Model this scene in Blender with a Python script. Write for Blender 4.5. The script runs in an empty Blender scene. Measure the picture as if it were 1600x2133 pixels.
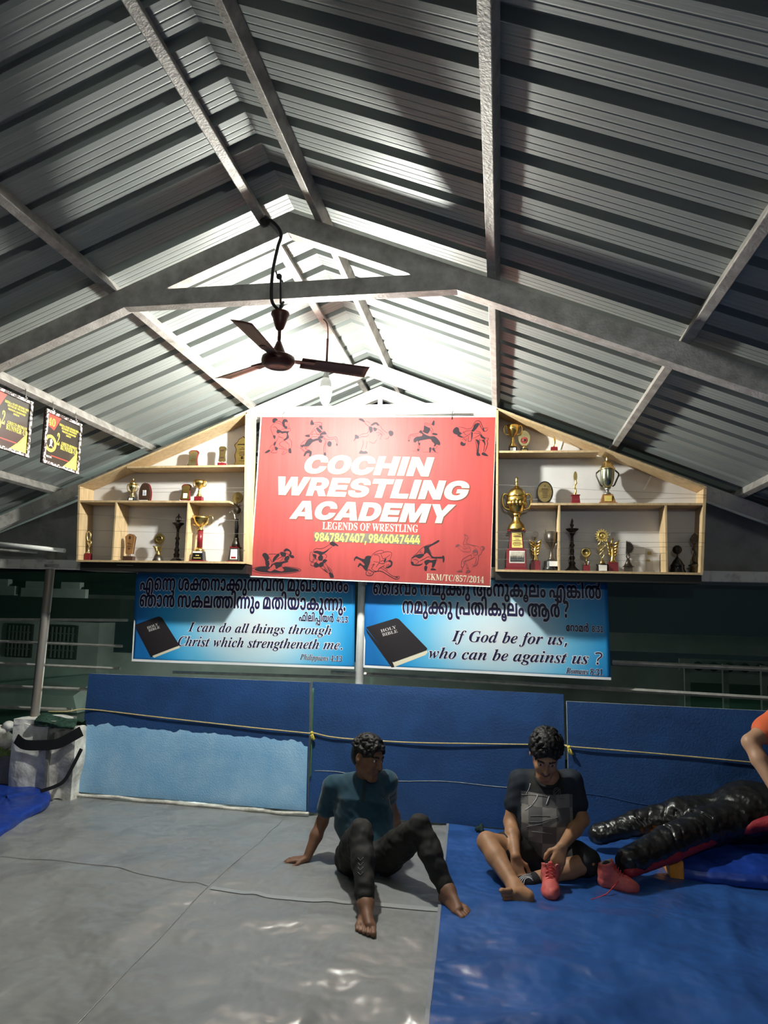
import bpy, bmesh, math, random
import numpy as np
from mathutils import Vector, Matrix
from mathutils.geometry import delaunay_2d_cdt

random.seed(7)
SC = bpy.context.scene
COL = SC.collection
V = Vector

# ---------------------------------------------------------------- camera
FOC, YAW, PIT, ROL, OFFY = 1437.08, .1686995, .1060752, .0280212, 52.88
CAMH = 1.6
_f = V((-math.sin(YAW) * math.cos(PIT), math.cos(YAW) * math.cos(PIT), math.sin(PIT)))
_r = V((math.cos(YAW), math.sin(YAW), 0))
_u = _r.cross(_f)
CR = _r * math.cos(ROL) + _u * math.sin(ROL)
CU = _u * math.cos(ROL) - _r * math.sin(ROL)
CF = _f
cam = bpy.data.cameras.new('camera')
cam_o = bpy.data.objects.new('camera', cam)
COL.objects.link(cam_o)
cam.sensor_fit = 'HORIZONTAL'
cam.sensor_width = 36.0
cam.lens = FOC / 1600 * 36.0
cam.shift_y = OFFY / 1600
cam.clip_start = .05
m3 = Matrix((CR, CU, -CF)).transposed()
cam_o.matrix_world = Matrix.Translation((0, 0, CAMH)) @ m3.to_4x4()
SC.camera = cam_o

# ---------------------------------------------------------------- world, lamps, exposure
wd = bpy.data.worlds.new('world'); SC.world = wd
wd.use_nodes = True
wd.node_tree.nodes['Background'].inputs[0].default_value = (.55, .75, 1, 1)
wd.node_tree.nodes['Background'].inputs[1].default_value = .006
BULB_POWER = 2000.0         # emission of the hanging bulb's dome
LAMP_BEHIND = 55.0         # second bulb of the shed, hung behind the photographer
SC.view_settings.view_transform = 'Standard'
SC.view_settings.look = 'None'
SC.view_settings.gamma = 1
SC.view_settings.use_curve_mapping = False
SC.view_settings.exposure = 0.9

RX, TAN = -1.113, .405                      # ridge x, roof slope
Y1, Y3, Y4 = 3.308, 5.45, 6.13              # truss planes
def roofz(x): return 3.67 - TAN * abs(x - RX)   # top of the rafters

# a plain bulb lamp hung further back in the shed
ld = bpy.data.lights.new('shed_bulb', 'POINT'); ld.energy = LAMP_BEHIND
ld.color = (.93, 1, .95); ld.shadow_soft_size = .05
lo = bpy.data.objects.new('shed_bulb', ld); lo.location = (.5, -1.4, 3.05); COL.objects.link(lo)
# unseen point light, added to brighten the house beyond the net
ld2 = bpy.data.lights.new('house_fill', 'POINT'); ld2.energy = 55.0
ld2.color = (.85, 1, .9); ld2.shadow_soft_size = .1
lo2 = bpy.data.objects.new('house_fill', ld2); lo2.location = (-3.2, 7.3, .85); COL.objects.link(lo2)

# ---------------------------------------------------------------- photograph -> place
def ray(px, py):
    return CR * ((px - 800) / FOC) - CU * ((py - 1066.5 - OFFY) / FOC) + CF
C0 = V((0, 0, CAMH))
def ony(px, py, Y): d = ray(px, py); return C0 + d * (Y / d.y)
def onz(px, py, Z=0.0): d = ray(px, py); return C0 + d * ((Z - CAMH) / d.z)
def onx(px, py, X): d = ray(px, py); return C0 + d * (X / d.x)
def onplane(px, py, p, n): d = ray(px, py); return C0 + d * ((V(p) - C0).dot(n) / d.dot(n))

# ---------------------------------------------------------------- materials
MATS = {}
def mat(name, col, rough=.6, metal=0.0, spec=.5, var=0.0, vscale=8.0, bump=0.0, bscale=60.0,
        col2=None, stretch=(1, 1, 1), coat=0.0, sheen=0.0, contrast=(.35, .65), detail=4.0):
    if name in MATS: return MATS[name]
    m = bpy.data.materials.new(name); m.use_nodes = True
    nt = m.node_tree; b = nt.nodes['Principled BSDF']; L = nt.links
    b.inputs['Base Color'].default_value = (*col, 1)
    b.inputs['Roughness'].default_value = rough
    b.inputs['Metallic'].default_value = metal
    b.inputs['Specular IOR Level'].default_value = spec
    b.inputs['Coat Weight'].default_value = coat
    b.inputs['Sheen Weight'].default_value = sheen
    tc = nt.nodes.new('ShaderNodeTexCoord'); mp = nt.nodes.new('ShaderNodeMapping')
    mp.inputs['Scale'].default_value = stretch
    L.new(tc.outputs['Object'], mp.inputs[0])
    if var or col2:
        n = nt.nodes.new('ShaderNodeTexNoise'); n.inputs['Scale'].default_value = vscale
        n.inputs['Detail'].default_value = detail; n.inputs['Roughness'].default_value = .62
        L.new(mp.outputs[0], n.inputs['Vector'])
        r = nt.nodes.new('ShaderNodeValToRGB')
        c2 = col2 or tuple(min(1, c * (1 + var)) for c in col)
        c1 = col if col2 else tuple(c * (1 - var) for c in col)
        r.color_ramp.elements[0].position, r.color_ramp.elements[1].position = contrast
        r.color_ramp.elements[0].color = (*c1, 1); r.color_ramp.elements[1].color = (*c2, 1)
        L.new(n.outputs['Fac'], r.inputs[0]); L.new(r.outputs[0], b.inputs['Base Color'])
    if bump:
        n2 = nt.nodes.new('ShaderNodeTexNoise'); n2.inputs['Scale'].default_value = bscale
        n2.inputs['Detail'].default_value = 4
        L.new(mp.outputs[0], n2.inputs['Vector'])
        bp = nt.nodes.new('ShaderNodeBump'); bp.inputs['Strength'].default_value = min(1, bump)
        bp.inputs['Distance'].default_value = .01
        L.new(n2.outputs['Fac'], bp.inputs['Height']); L.new(bp.outputs[0], b.inputs['Normal'])
    MATS[name] = m
    return m

mat('sheet', (.25, .27, .26), .5, .1, .4, var=.08, vscale=3, stretch=(.4, 30, .4), bump=.05, bscale=5)
mat('steel', (.34, .31, .285), .55, .35, .5, col2=(.74, .70, .66), vscale=14, bump=.25, bscale=90, contrast=(.25, .75), detail=8)
mat('steel_dull', (.19, .175, .16), .55, .3, .5, col2=(.48, .45, .42), vscale=14, bump=.25, bscale=90, contrast=(.25, .75), detail=8)
mat('steel_paint', (.32, .30, .27), .6, .1, .4, col2=(.74, .71, .66), vscale=9, bump=.2, bscale=60, contrast=(.3, .5), detail=8)
mat('ply', (.50, .36, .20), .55, 0, .4, var=.14, vscale=5, stretch=(6, 6, .7), bump=.06, bscale=40)
mat('ply_dark', (.30, .19, .10), .6, 0, .4, var=.15, vscale=6, stretch=(.7, 6, 6))
mat('backboard', (.60, .58, .57), .35, 0, .5, var=.05, vscale=3)
mat('sign_red', (.29, .052, .050), .5, 0, .07, var=.07, vscale=3, stretch=(6, 1, .5), bump=.04, bscale=30)
mat('cream', (.46, .42, .325), .55, 0, .08)
mat('sign_shadow', (.12, .05, .04), .5, 0, .07)
mat('ink', (.022, .018, .022), .5, 0, .07)
mat('ink_brown', (.10, .02, .025), .5)
mat('yellow_ink', (.60, .52, .10), .5, 0, .08)
mat('patch_grey', (.09, .078, .062), .55, var=.2, vscale=20)
mat('white_edge', (.80, .76, .68), .5)
mat('navy', (.008, .008, .055), .5)
mat('white_ink', (.86, .87, .90), .5)
mat('book_black', (.022, .018, .022), .45)
mat('book_edge', (.78, .72, .56), .5)
mat('book_grey', (.55, .53, .52), .5)
mat('gold', (.80, .55, .17), .26, 1.0, var=.12, vscale=20)
mat('gold_pale', (.82, .68, .36), .22, 1.0, var=.1, vscale=20)
mat('gold_dark', (.36, .26, .10), .35, .9, var=.2, vscale=25)
mat('silver', (.62, .60, .55), .25, 1.0, var=.15, vscale=15)
mat('pewter', (.10, .085, .07), .38, .8, var=.25, vscale=20)
mat('bronze_dark', (.045, .035, .028), .45, .7, var=.3, vscale=25)
mat('red_gloss', (.17, .010, .016), .34, 0, .4)
mat('maroon', (.17, .015, .02), .3, 0, .5, coat=.3)
mat('black_gloss', (.012, .011, .011), .22, 0, .5)
mat('wood', (.26, .13, .05), .4, 0, .4, var=.25, vscale=6, stretch=(8, 8, 1))
mat('wood_dark', (.055, .028, .018), .35, 0, .5, var=.2, vscale=6, stretch=(8, 8, 1))
mat('plate_white', (.78, .76, .72), .4)
mat('plate_yellow', (.85, .66, .18), .35, .3)
mat('photo_blue', (.20, .28, .42), .4, col2=(.75, .72, .68), vscale=60, contrast=(.45, .55))
mat('photo_back', (.36, .31, .25), .4, col2=(.66, .60, .50), vscale=14)
mat('tarp_grey', (.25, .255, .255), .33, 0, .5, var=.06, vscale=2.2)
mat('tarp_blue', (.024, .085, .29), .32, 0, .5, var=.14, vscale=2.5)
mat('vinyl_blue', (.010, .045, .30), .4, 0, .5, var=.10, vscale=4, bump=.15, bscale=6)
mat('mat_blue', (.010, .055, .185), .62, 0, .4, var=.16, vscale=3, bump=.35, bscale=70, sheen=.1)
mat('mat_light', (.22, .48, .78), .62, 0, .4, col2=(.38, .62, .86), vscale=4, bump=.35, bscale=90, contrast=(.3, .7))
mat('mat_side', (.30, .33, .36), .7, var=.2, vscale=20)
mat('mat_green', (.05, .16, .08), .7, var=.2, vscale=30)
mat('trenz_red', (.45, .01, .02), .5)
mat('rope', (.60, .47, .22), .8, var=.25, vscale=220, bump=.6, bscale=260)
mat('rope_yellow', (.75, .60, .10), .8, var=.25, vscale=120, bump=.5, bscale=200)
mat('pvc', (.85, .84, .80), .4, var=.08, vscale=8)
mat('pipe_rust', (.24, .225, .21), .45, .3, .5, col2=(.30, .17, .09), vscale=3.2, stretch=(3, 3, .9), contrast=(.48, .72), detail=6)
mat('pipe_grey', (.42, .41, .38), .5, .3, var=.2, vscale=12)
mat('plaster', (.38, .36, .33), .85, 0, .3, col2=(.90, .88, .83), vscale=7, bump=.8, bscale=18, contrast=(.3, .62), detail=8)
mat('stone', (.46, .43, .38), .9, 0, .3, col2=(.90, .86, .78), vscale=9, bump=.8, bscale=20)
mat('strap', (.010, .010, .011), .8)
mat('fan_brown', (.085, .024, .018), .42, .2, .5)
mat('fan_blade', (.11, .035, .025), .45, .2, .5)
mat('cable', (.014, .012, .012), .5)
mat('cable_red', (.10, .02, .02), .5)
mat('bulb_white', (.80, .80, .78), .35)
mat('holder', (.34, .33, .32), .5)
mat('wall_grey', (.22, .22, .21), .85, 0, .3, col2=(.32, .31, .30), vscale=4, bump=.4, bscale=25)
mat('house_wall', (.42, .46, .42), .9, var=.12, vscale=3)
mat('house_dark', (.02, .022, .02), .7)
mat('house_roof', (.055, .055, .05), .9, var=.3, vscale=4)
mat('bars', (.13, .14, .12), .6)
mat('grille', (.40, .42, .38), .6)
mat('ground', (.05, .055, .045), .95, var=.3, vscale=5)
mat('concrete', (.20, .19, .18), .9, var=.2, vscale=5, bump=.4, bscale=40)
mat('orange', (.78, .30, .03), .5, var=.12, vscale=12)
mat('wire', (.10, .09, .08), .5, .5)
mat('grime', (.10, .075, .05), .8, var=.4, vscale=8)
mat('cert_black', (.028, .024, .02), .3, coat=.2)
mat('cert_red', (.45, .05, .03), .4)
mat('cert_gold', (.88, .60, .10), .35, .2)
mat('cert_yellow', (.92, .76, .12), .4)
mat('cert_frame', (.03, .02, .02), .4, col2=(.72, .62, .60), vscale=55, contrast=(.47, .53))

# vinyl tarpaulin: ridged folds and fine crumples in the sheet itself
for nm in ('tarp_grey', 'tarp_blue', 'vinyl_blue'):
    nt = MATS[nm].node_tree; b = nt.nodes['Principled BSDF']; tc = nt.nodes['Texture Coordinate']; prev = None
    for kind, sc, dt, dist, st in (('RIDGED_MULTIFRACTAL', .9, 1, .34, .8), ('FBM', 2.4, 3, .13, .8), ('FBM', 9.0, 3, .008, .5)):
        n = nt.nodes.new('ShaderNodeTexNoise'); n.noise_type = kind; n.inputs['Scale'].default_value = sc; n.inputs['Detail'].default_value = dt; n.inputs['Distortion'].default_value = .12
        bp = nt.nodes.new('ShaderNodeBump'); bp.inputs['Distance'].default_value = dist; bp.inputs['Strength'].default_value = st
        nt.links.new(tc.outputs['Object'], n.inputs['Vector']); nt.links.new(n.outputs['Fac'], bp.inputs['Height'])
        if prev: nt.links.new(prev.outputs[0], bp.inputs['Normal'])
        prev = bp
    nt.links.new(prev.outputs[0], b.inputs['Normal'])

def glass_mat(name, col, rough=.0, ior=1.45):
    m = mat(name, col, rough)
    m.node_tree.nodes['Principled BSDF'].inputs['Transmission Weight'].default_value = 1
    m.node_tree.nodes['Principled BSDF'].inputs['IOR'].default_value = ior
glass_mat('crystal', (.92, .93, .95), .03)
glass_mat('clear_sheet', (.80, .84, .88), .25, 1.15)

def emit_mat(name, col, strength):
    m = bpy.data.materials.new(name); m.use_nodes = True
    b = m.node_tree.nodes['Principled BSDF']
    b.inputs['Emission Color'].default_value = (*col, 1)
    b.inputs['Emission Strength'].default_value = strength
    MATS[name] = m
emit_mat('bulb_lit', (.97, .985, .90), BULB_POWER)

# shade net: a real weave, open between the threads
m = bpy.data.materials.new('net'); m.use_nodes = True; MATS['net'] = m
nt = m.node_tree; b = nt.nodes['Principled BSDF']
b.inputs['Base Color'].default_value = (.012, .075, .045, 1); b.inputs['Roughness'].default_value = .6
tr = nt.nodes.new('ShaderNodeBsdfTransparent'); mx = nt.nodes.new('ShaderNodeMixShader')
tc = nt.nodes.new('ShaderNodeTexCoord'); nz = nt.nodes.new('ShaderNodeTexNoise')
nz.inputs['Scale'].default_value = 1.6; nz.inputs['Detail'].default_value = 3
rp = nt.nodes.new('ShaderNodeMapRange'); rp.inputs[1].default_value = .35; rp.inputs[2].default_value = .65
rp.inputs[3].default_value = .42; rp.inputs[4].default_value = .66
nt.links.new(tc.outputs['Object'], nz.inputs['Vector']); nt.links.new(nz.outputs['Fac'], rp.inputs[0])
nt.links.new(rp.outputs[0], mx.inputs[0]); nt.links.new(tr.outputs[0], mx.inputs[1])
nt.links.new(b.outputs[0], mx.inputs[2])
nt.links.new(mx.outputs[0], nt.nodes['Material Output'].inputs['Surface'])

# ---------------------------------------------------------------- mesh building
ORG = {}
class MB:
    def __init__(s): s.v = []; s.f = []; s.mi = []; s.sm = []; s.m = 0
    def add(s, vs, fs, smooth=False):
        o = len(s.v); s.v += [V(p) for p in vs]
        for f in fs: s.f.append([o + i for i in f]); s.mi.append(s.m); s.sm.append(smooth)
        return s
    def hexa(s, p):      # p: 4 bottom, 4 top, both counter-clockwise from above
        return s.add(p, [(3, 2, 1, 0), (4, 5, 6, 7), (0, 1, 5, 4), (1, 2, 6, 5), (2, 3, 7, 6), (3, 0, 4, 7)])
    def bx(s, x0, x1, y0, y1, z0, z1):
        return s.hexa([(x0, y0, z0), (x1, y0, z0), (x1, y1, z0), (x0, y1, z0), (x0, y0, z1), (x1, y0, z1), (x1, y1, z1), (x0, y1, z1)])
    def frustum(s, c, w0, d0, w1, d1, h):   # tapered block, c = centre of its base
        x, y, z = c
        return s.hexa([(x - w0 / 2, y - d0 / 2, z), (x + w0 / 2, y - d0 / 2, z), (x + w0 / 2, y + d0 / 2, z), (x - w0 / 2, y + d0 / 2, z),
                       (x - w1 / 2, y - d1 / 2, z + h), (x + w1 / 2, y - d1 / 2, z + h), (x + w1 / 2, y + d1 / 2, z + h), (x - w1 / 2, y + d1 / 2, z + h)])
    def prism(s, pts, ex, smooth=False):    # flat outline + extrusion vector
        pts = [V(p) for p in pts]; ex = V(ex); n = len(pts)
        nrm = sum(((pts[i] - pts[0]).cross(pts[(i + 1) % n] - pts[0]) for i in range(n)), V((0, 0, 0)))
        if nrm.dot(ex) > 0: pts = pts[::-1]
        vs = pts + [p + ex for p in pts]
        fs = [list(range(n)), list(range(2 * n - 1, n - 1, -1))]
        s.add(vs, fs)
        return s.add(vs, [(i, i + n, (i + 1) % n + n, (i + 1) % n) for i in range(n)], smooth)
    def tube(s, path, r, n=10, smooth=True, caps=True):
        P = [V(p) for p in path]; k = len(P)
        R = list(r) if isinstance(r, (list, tuple)) else [r] * k
        T = [((P[min(i + 1, k - 1)] - P[max(i - 1, 0)]).normalized()) for i in range(k)]
        a = V((0, 0, 1)) if abs(T[0].z) < .9 else V((1, 0, 0))
        N = (a - T[0] * a.dot(T[0])).normalized(); vs = []
        for i in range(k):
            N = (N - T[i] * N.dot(T[i])).normalized(); B = T[i].cross(N)
            for j in range(n):
                t = 2 * math.pi * j / n
                vs.append(P[i] + (N * math.cos(t) + B * math.sin(t)) * R[i])
        fs = [(i * n + j, i * n + (j + 1) % n, (i + 1) * n + (j + 1) % n, (i + 1) * n + j) for i in range(k - 1) for j in range(n)]
        s.add(vs, fs, smooth)
        if caps:
            o = len(s.v) - len(vs)
            s.f.append([o + j for j in range(n)][::-1]); s.f.append([o + (k - 1) * n + j for j in range(n)])
            s.mi += [s.m] * 2; s.sm += [False] * 2
        return s
    def lathe(s, prof, c=(0, 0, 0), n=20, axis=None, smooth=True):
        c = V(c); ax = V(axis).normalized() if axis else V((0, 0, 1))
        a = V((1, 0, 0)) if abs(ax.x) < .9 else V((0, 1, 0))
        N = (a - ax * a.dot(ax)).normalized(); B = ax.cross(N); vs = []
        for r, z in prof:
            for j in range(n):
                t = 2 * math.pi * j / n
                vs.append(c + ax * z + (N * math.cos(t) + B * math.sin(t)) * max(r, 1e-5))
        k = len(prof)
        fs = [(i * n + j, i * n + (j + 1) % n, (i + 1) * n + (j + 1) % n, (i + 1) * n + j) for i in range(k - 1) for j in range(n)]
        s.add(vs, fs, smooth)
        o = len(s.v) - len(vs)
        s.f.append([o + j for j in range(n)][::-1]); s.f.append([o + (k - 1) * n + j for j in range(n)])
        s.mi += [s.m] * 2; s.sm += [False] * 2
        return s
    def ball(s, c, r, n=16, sq=(1, 1, 1)):
        vs = []; k = n // 2; c = V(c)
        for i in range(k + 1):
            t = math.pi * i / k
            for j in range(n):
                p = 2 * math.pi * j / n
                vs.append(c + V((r * sq[0] * math.sin(t) * math.cos(p), r * sq[1] * math.sin(t) * math.sin(p), -r * sq[2] * math.cos(t))))
        return s.add(vs, [(i * n + j, i * n + (j + 1) % n, (i + 1) * n + (j + 1) % n, (i + 1) * n + j) for i in range(k) for j in range(n)], True)
    def grid(s, fn, nu, nv, smooth=True):
        vs = [fn(i / nu, j / nv) for j in range(nv + 1) for i in range(nu + 1)]; w = nu + 1
        return s.add(vs, [(j * w + i, j * w + i + 1, (j + 1) * w + i + 1, (j + 1) * w + i) for j in range(nv) for i in range(nu)], smooth)
    def build(s, name, mats, parent=None, bevel=0.0, solid=0.0, origin=None):
        me = bpy.data.meshes.new(name)
        if parent is not None: org = ORG.get(parent.name, V((0, 0, 0)))
        else: org = V(origin) if origin is not None else V((0, 0, 0))
        me.from_pydata([tuple(p - org) for p in s.v], [], s.f)
        for mm in (mats if isinstance(mats, (list, tuple)) else [mats]):
            me.materials.append(MATS[mm] if isinstance(mm, str) else mm)
        me.polygons.foreach_set('material_index', s.mi); me.polygons.foreach_set('use_smooth', s.sm)
        me.update()
        o = bpy.data.objects.new(name, me); COL.objects.link(o)
        if parent is not None: o.parent = parent
        else: o.location = org
        ORG[o.name] = org
        if bevel:
            b = o.modifiers.new('bevel', 'BEVEL'); b.width = bevel; b.segments = 2; b.limit_method = 'ANGLE'; b.angle_limit = .7
        if solid:
            q = o.modifiers.new('solid', 'SOLIDIFY'); q.thickness = solid; q.offset = 0
        return o

def tag(o, label=None, cat=None, group=None, kind=None):
    if label: o['label'] = label
    if cat: o['category'] = cat
    if group: o['group'] = group
    if kind: o['kind'] = kind
    return o
def thing(name, label, cat, loc, group=None):
    o = bpy.data.objects.new(name, None); COL.objects.link(o)
    o.location = loc; o.empty_display_size = .1; ORG[o.name] = V(loc)
    return tag(o, label, cat, group)
def spline(pts, k=6, closed=False):
    P = [V(p) for p in pts]; n = len(P); out = []
    for i in range(n if closed else n - 1):
        a, b, c, d = (P[(i - 1) % n] if closed or i > 0 else P[0]), P[i], P[(i + 1) % n], (P[(i + 2) % n] if closed or i + 2 < n else P[-1])
        for t in range(k):
            t /= k
            out.append(.5 * ((2 * b) + (c - a) * t + (2 * a - 5 * b + 4 * c - d) * t * t + (3 * b - a - 3 * c + d) * t ** 3))
    if not closed: out.append(P[-1])
    return out
_NOISE = np.random.RandomState(3)
_W = [( _NOISE.randn(3) , _NOISE.rand() * 6.28) for _ in range(24)]
def wob(x, y, z=0.0, f=1.0, k=6):
    """smooth pseudo-noise from summed waves, about -1..1"""
    s = 0
    for (w, ph) in _W[:k]: s += math.sin(f * (w[0] * x + w[1] * y + w[2] * z) + ph)
    return s / math.sqrt(k)
# ================================================================ the shed
# roof sheets: trapezoidal ribs run down the slope, one rib every 0.2 m along the ridge
def sheet(name, sgn, length, y0, y1, phase):
    cs = math.cos(math.atan(TAN)); sn = math.sin(math.atan(TAN))
    prof = []
    y = y0
    P = .2
    k0 = math.floor((y0 - phase) / P)
    for k in range(k0, int((y1 - phase) / P) + 1):
        b = phase + k * P
        for dy, h in ((0, 0), (.030, 0), (.033, .0011), (.037, .0011), (.040, 0), (.068, 0), (.071, .0011), (.075, .0011), (.078, 0),
                      (.102, 0), (.105, .0011), (.109, .0011), (.112, 0), (.134, 0), (.146, .040), (.186, .040)):
            prof.append((b + dy, h))
    rz = 3.67 + .062 / cs
    mb = MB(); S = [-.02, .8, 1.7, 2.6, 3.5, length]
    vs = []
    for s in S:
        for (yy, h) in prof:
            vs.append((RX + sgn * (s * cs + h * sn), yy, rz - s * sn + h * cs))
    n = len(prof)
    fs = [(i * n + j, i * n + j + 1, (i + 1) * n + j + 1, (i + 1) * n + j) for i in range(len(S) - 1) for j in range(n - 1)]
    if sgn > 0: fs = [f[::-1] for f in fs]
    mb.add(vs, fs)
    o = mb.build(name, 'sheet', solid=.001)
    return tag(o, kind='structure')
RIB = .035
tag(sheet('ceiling_left', -1, 4.15, -1.6, 6.35, RIB), 'ribbed metal roof sheets, left slope')
tag(sheet('ceiling_right', 1, 4.4, -1.6, 6.35, RIB), 'ribbed metal roof sheets, right slope')

# dark ridge flashing over the joint of the two slopes
mb = MB(); mb.bx(RX - .06, RX + .06, -1.6, 6.35, 3.775, 3.79)
tag(mb.build('trim_1', 'steel'), kind='structure')

def rafters(th, Y, w, xl, xr, m, tie=True):
    for sg, xe in ((-1, xl), (1, xr)):
        mb = MB()
        mb.prism([(RX, Y - w / 2, 3.67), (RX, Y - w / 2, 3.553), (xe, Y - w / 2, roofz(xe) - .117), (xe, Y - w / 2, roofz(xe))], (0, w, 0))
        mb.build('rafter', m, th, bevel=.006)
        # the welded lip along the lower edge
        mb = MB(); q = .012
        mb.prism([(RX, Y + w / 2 - .004, 3.553), (xe, Y + w / 2 - .004, roofz(xe) - .117), (xe, Y + w / 2 - .004, roofz(xe) - .117 + q), (RX, Y + w / 2 - .004, 3.553 + q)], (0, .022, 0))
        mb.build('flange', m, th)
    if tie:
        mb = MB()
        mb.prism([(-2.03, Y - w / 2 - .004, 3.187), (-.20, Y - w / 2 - .004, 3.194), (-.41, Y - w / 2 - .004, 3.283), (-1.82, Y - w / 2 - .004, 3.277)], (0, w + .008, 0))
        mb.build('tie_beam', m, th, bevel=.006)
t = thing('roof_truss', 'grey steel roof truss whose tie beam carries the ceiling fan', 'roof truss', (RX, Y1, 3.19))
rafters(t, Y1, .055, -4.9, 2.95, 'steel')
t = thing('roof_truss', 'whitish steel roof truss directly above the red signboard', 'roof truss', (RX, Y3, 3.19))
rafters(t, Y3, .055, -4.9, 2.95, 'steel_paint')
t = thing('gable_frame', 'small steel gable frame with clear sheet seen behind the truss over the signboard', 'gable frame', (RX, Y4, 3.2))
rafters(t, Y4, .05, -2.6, .4, 'steel', tie=False)
mb = MB(); mb.bx(RX - .022, RX + .022, Y4 - .02, Y4 + .02, 3.0, 3.56); mb.build('king_post', 'steel', t)
mb = MB(); mb.bx(-2.55, .35, Y4 - .02, Y4 + .02, 2.96, 3.02); mb.build('tie_beam', 'steel', t)
mb = MB()
def clear(u, v):
    x = -2.4 + 2.6 * u; zt = min(3.55, roofz(x) - .1)
    return V((x, Y4 + .03 + .012 * wob(x * 6, v * 5), 3.0 + (zt - 3.0) * v))
mb.grid(clear, 40, 12); g = mb.build('clear_panel', 'clear_sheet', t); g['label'] = 'translucent plastic sheet'

for x, lab in ((-1.25, 'steel purlin just left of the ridge, holding the bulb cord'), (-.95, 'steel purlin just right of the ridge'),
               (-.06, 'steel purlin on the right slope that ends at the right end of the signboard'), (.84, 'third steel purlin down the right slope from the ridge, over the right trophy shelf'),
               (1.75, 'lowest steel purlin in view on the right slope near the photo edge'),
               (-2.09, 'second steel purlin left of the ridge, ending at the top of the left shelf'),
               (-2.985, 'steel purlin on the left slope from which the framed certificates hang'),
               (-3.885, 'lowest steel purlin in view on the left slope')):
    sg = 1 if x > RX else -1; z = roofz(x); w = .045; h = .0655
    a = math.atan(TAN) * sg; dx = V((math.cos(a), 0, -math.sin(a))); up = V((math.sin(a), 0, math.cos(a)))
    b = V((x, -1.5, z)) - dx * w / 2
    mb = MB(); mb.prism([b, b + dx * w, b + dx * w + up * h, b + up * h], (0, 7.75, 0))
    tag(mb.build('purlin', 'steel_dull', bevel=.004), lab, 'roof purlin', 'purlins under the roof sheets')

# beam that runs behind the foot of both shelves, and grey wall pieces under the eaves
mb = MB(); mb.bx(-5.0, 3.2, 5.47, 5.56, 1.885, 1.965)
tag(mb.build('trim_2', 'steel_paint', bevel=.004), 'peeling painted beam under the shelves', kind='structure')
mb = MB()
mb.prism([(1.52, 5.60, 1.965), (3.2, 5.60, 1.965), (3.2, 5.60, 2.0), (1.52, 5.60, roofz(1.52) - .08)], (0, .06, 0))
mb.prism([(-3.62, 5.60, 1.965), (-5.0, 5.60, 1.965), (-5.0, 5.60, 2.02), (-3.62, 5.60, roofz(-3.62) - .1)], (0, .06, 0))
tag(mb.build('wall_back', 'wall_grey'), 'grey wall under the eaves', kind='structure')

# floor slab under the training mats
mb = MB(); mb.bx(-6.5, 5, -2.0, 6.0, -.20, -.055)
tag(mb.build('floor', 'concrete'), kind='structure')
mb = MB(); mb.bx(-14, 12, 6.0, 13, -.25, -.12)
tag(mb.build('ground', 'ground'), kind='structure')

# ---------------------------------------------------------------- tarpaulins
def crease(x, y):
    h = .006 * wob(x * 2.1, y * 2.7, 0, 1, 8) + .0022 * wob(x * 6, y * 7, 1, 1, 9)
    # sharp shallow folds, stronger towards the open floor
    h += .020 * abs(math.sin(2.3 * x + 3.1 * y + 1.5 * wob(x, y, 2, 1.4))) ** 10 * (.5 + .5 * wob(x * .9, y * .9, 7, 1, 4))
    h += .018 * abs(math.sin(1.1 * x - 4.2 * y + 1.9 * wob(x, y, 5, 1.1))) ** 12 * (.5 + .5 * wob(x * .8 + 3, y * .8, 9, 1, 4))
    h += .010 * abs(math.sin(4.3 * x - 1.6 * y + 2.2 * wob(x, y, 8, 1.3))) ** 14
    return h
def bound(y):       # line where the blue tarpaulin begins
    return -.375 + (5.40 - y) * .0436 if y > 3.93 else -.309 + (3.93 - y) * .04
def gtarp(u, v):
    y = -1.6 + v * 7.13; x = -4.6 + u * (bound(y) + .12 + 4.6)
    return V((x, y, -.002 + crease(x, y)))
mb = MB(); mb.grid(gtarp, 150, 250)
seam = MB()
for pp in (((-60, 1782), (150, 1797), (300, 1822), (435, 1845)), ((600, 1692), (560, 1735), (500, 1790), (435, 1845), (360, 1925), (270, 2015), (160, 2133), (60, 2240))):
    S = spline([onz(*q_) for q_ in pp], 12)
    seam.tube([(p.x, p.y, crease(p.x, p.y) - .001) for p in S], .0042, 6)
strip = MB(); S = spline([onz(*q_) for q_ in ((440, 1849), (560, 1868), (740, 1887), (914, 1897))], 24); n = len(S)
w_ = [V((0, .022, 0)), V((0, -.022, 0))]
strip.add([(p.x + o.x, p.y + o.y, crease(p.x + o.x, p.y + o.y) + .002) for p in S for o in w_], [(2 * i, 2 * i + 1, 2 * i + 3, 2 * i + 2) for i in range(n - 1)])
g = mb.build('floor_tarpaulin', 'tarp_grey')
tag(g, 'grey vinyl tarpaulin covering the mats on the left of the floor', 'floor mat')
seam.build('seam', 'tarp_grey', g); strip.build('joint_strip', mat('tape', (.34, .35, .35), .35), g)['label'] = 'lighter tape along the joint'
def btarp(u, v):
    y = -1.6 + v * 7.0; x0 = bound(y); x = x0 + u * (4.4 - x0)
    return V((x, y, .012 + crease(x, y)))
mb = MB(); mb.grid(btarp, 190, 240)
g = mb.build('floor_tarpaulin', 'tarp_blue')
tag(g, 'blue vinyl tarpaulin covering the mats on the right of the floor', 'floor mat')
mb = MB()
for i in range(240):
    y0 = -1.6 + 7 * i / 240; y1 = y0 + 7 / 240
    mb.add([(bound(y0) - .006, y0, .0150 + crease(bound(y0), y0)), (bound(y0) + .012, y0, .0150 + crease(bound(y0), y0)),
            (bound(y1) + .012, y1, .0150 + crease(bound(y1), y1)), (bound(y1) - .006, y1, .0150 + crease(bound(y1), y1))], [(0, 1, 2, 3)])
h = mb.build('hem', mat('hem_grey', (.20, .22, .26), .5), g)

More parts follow.
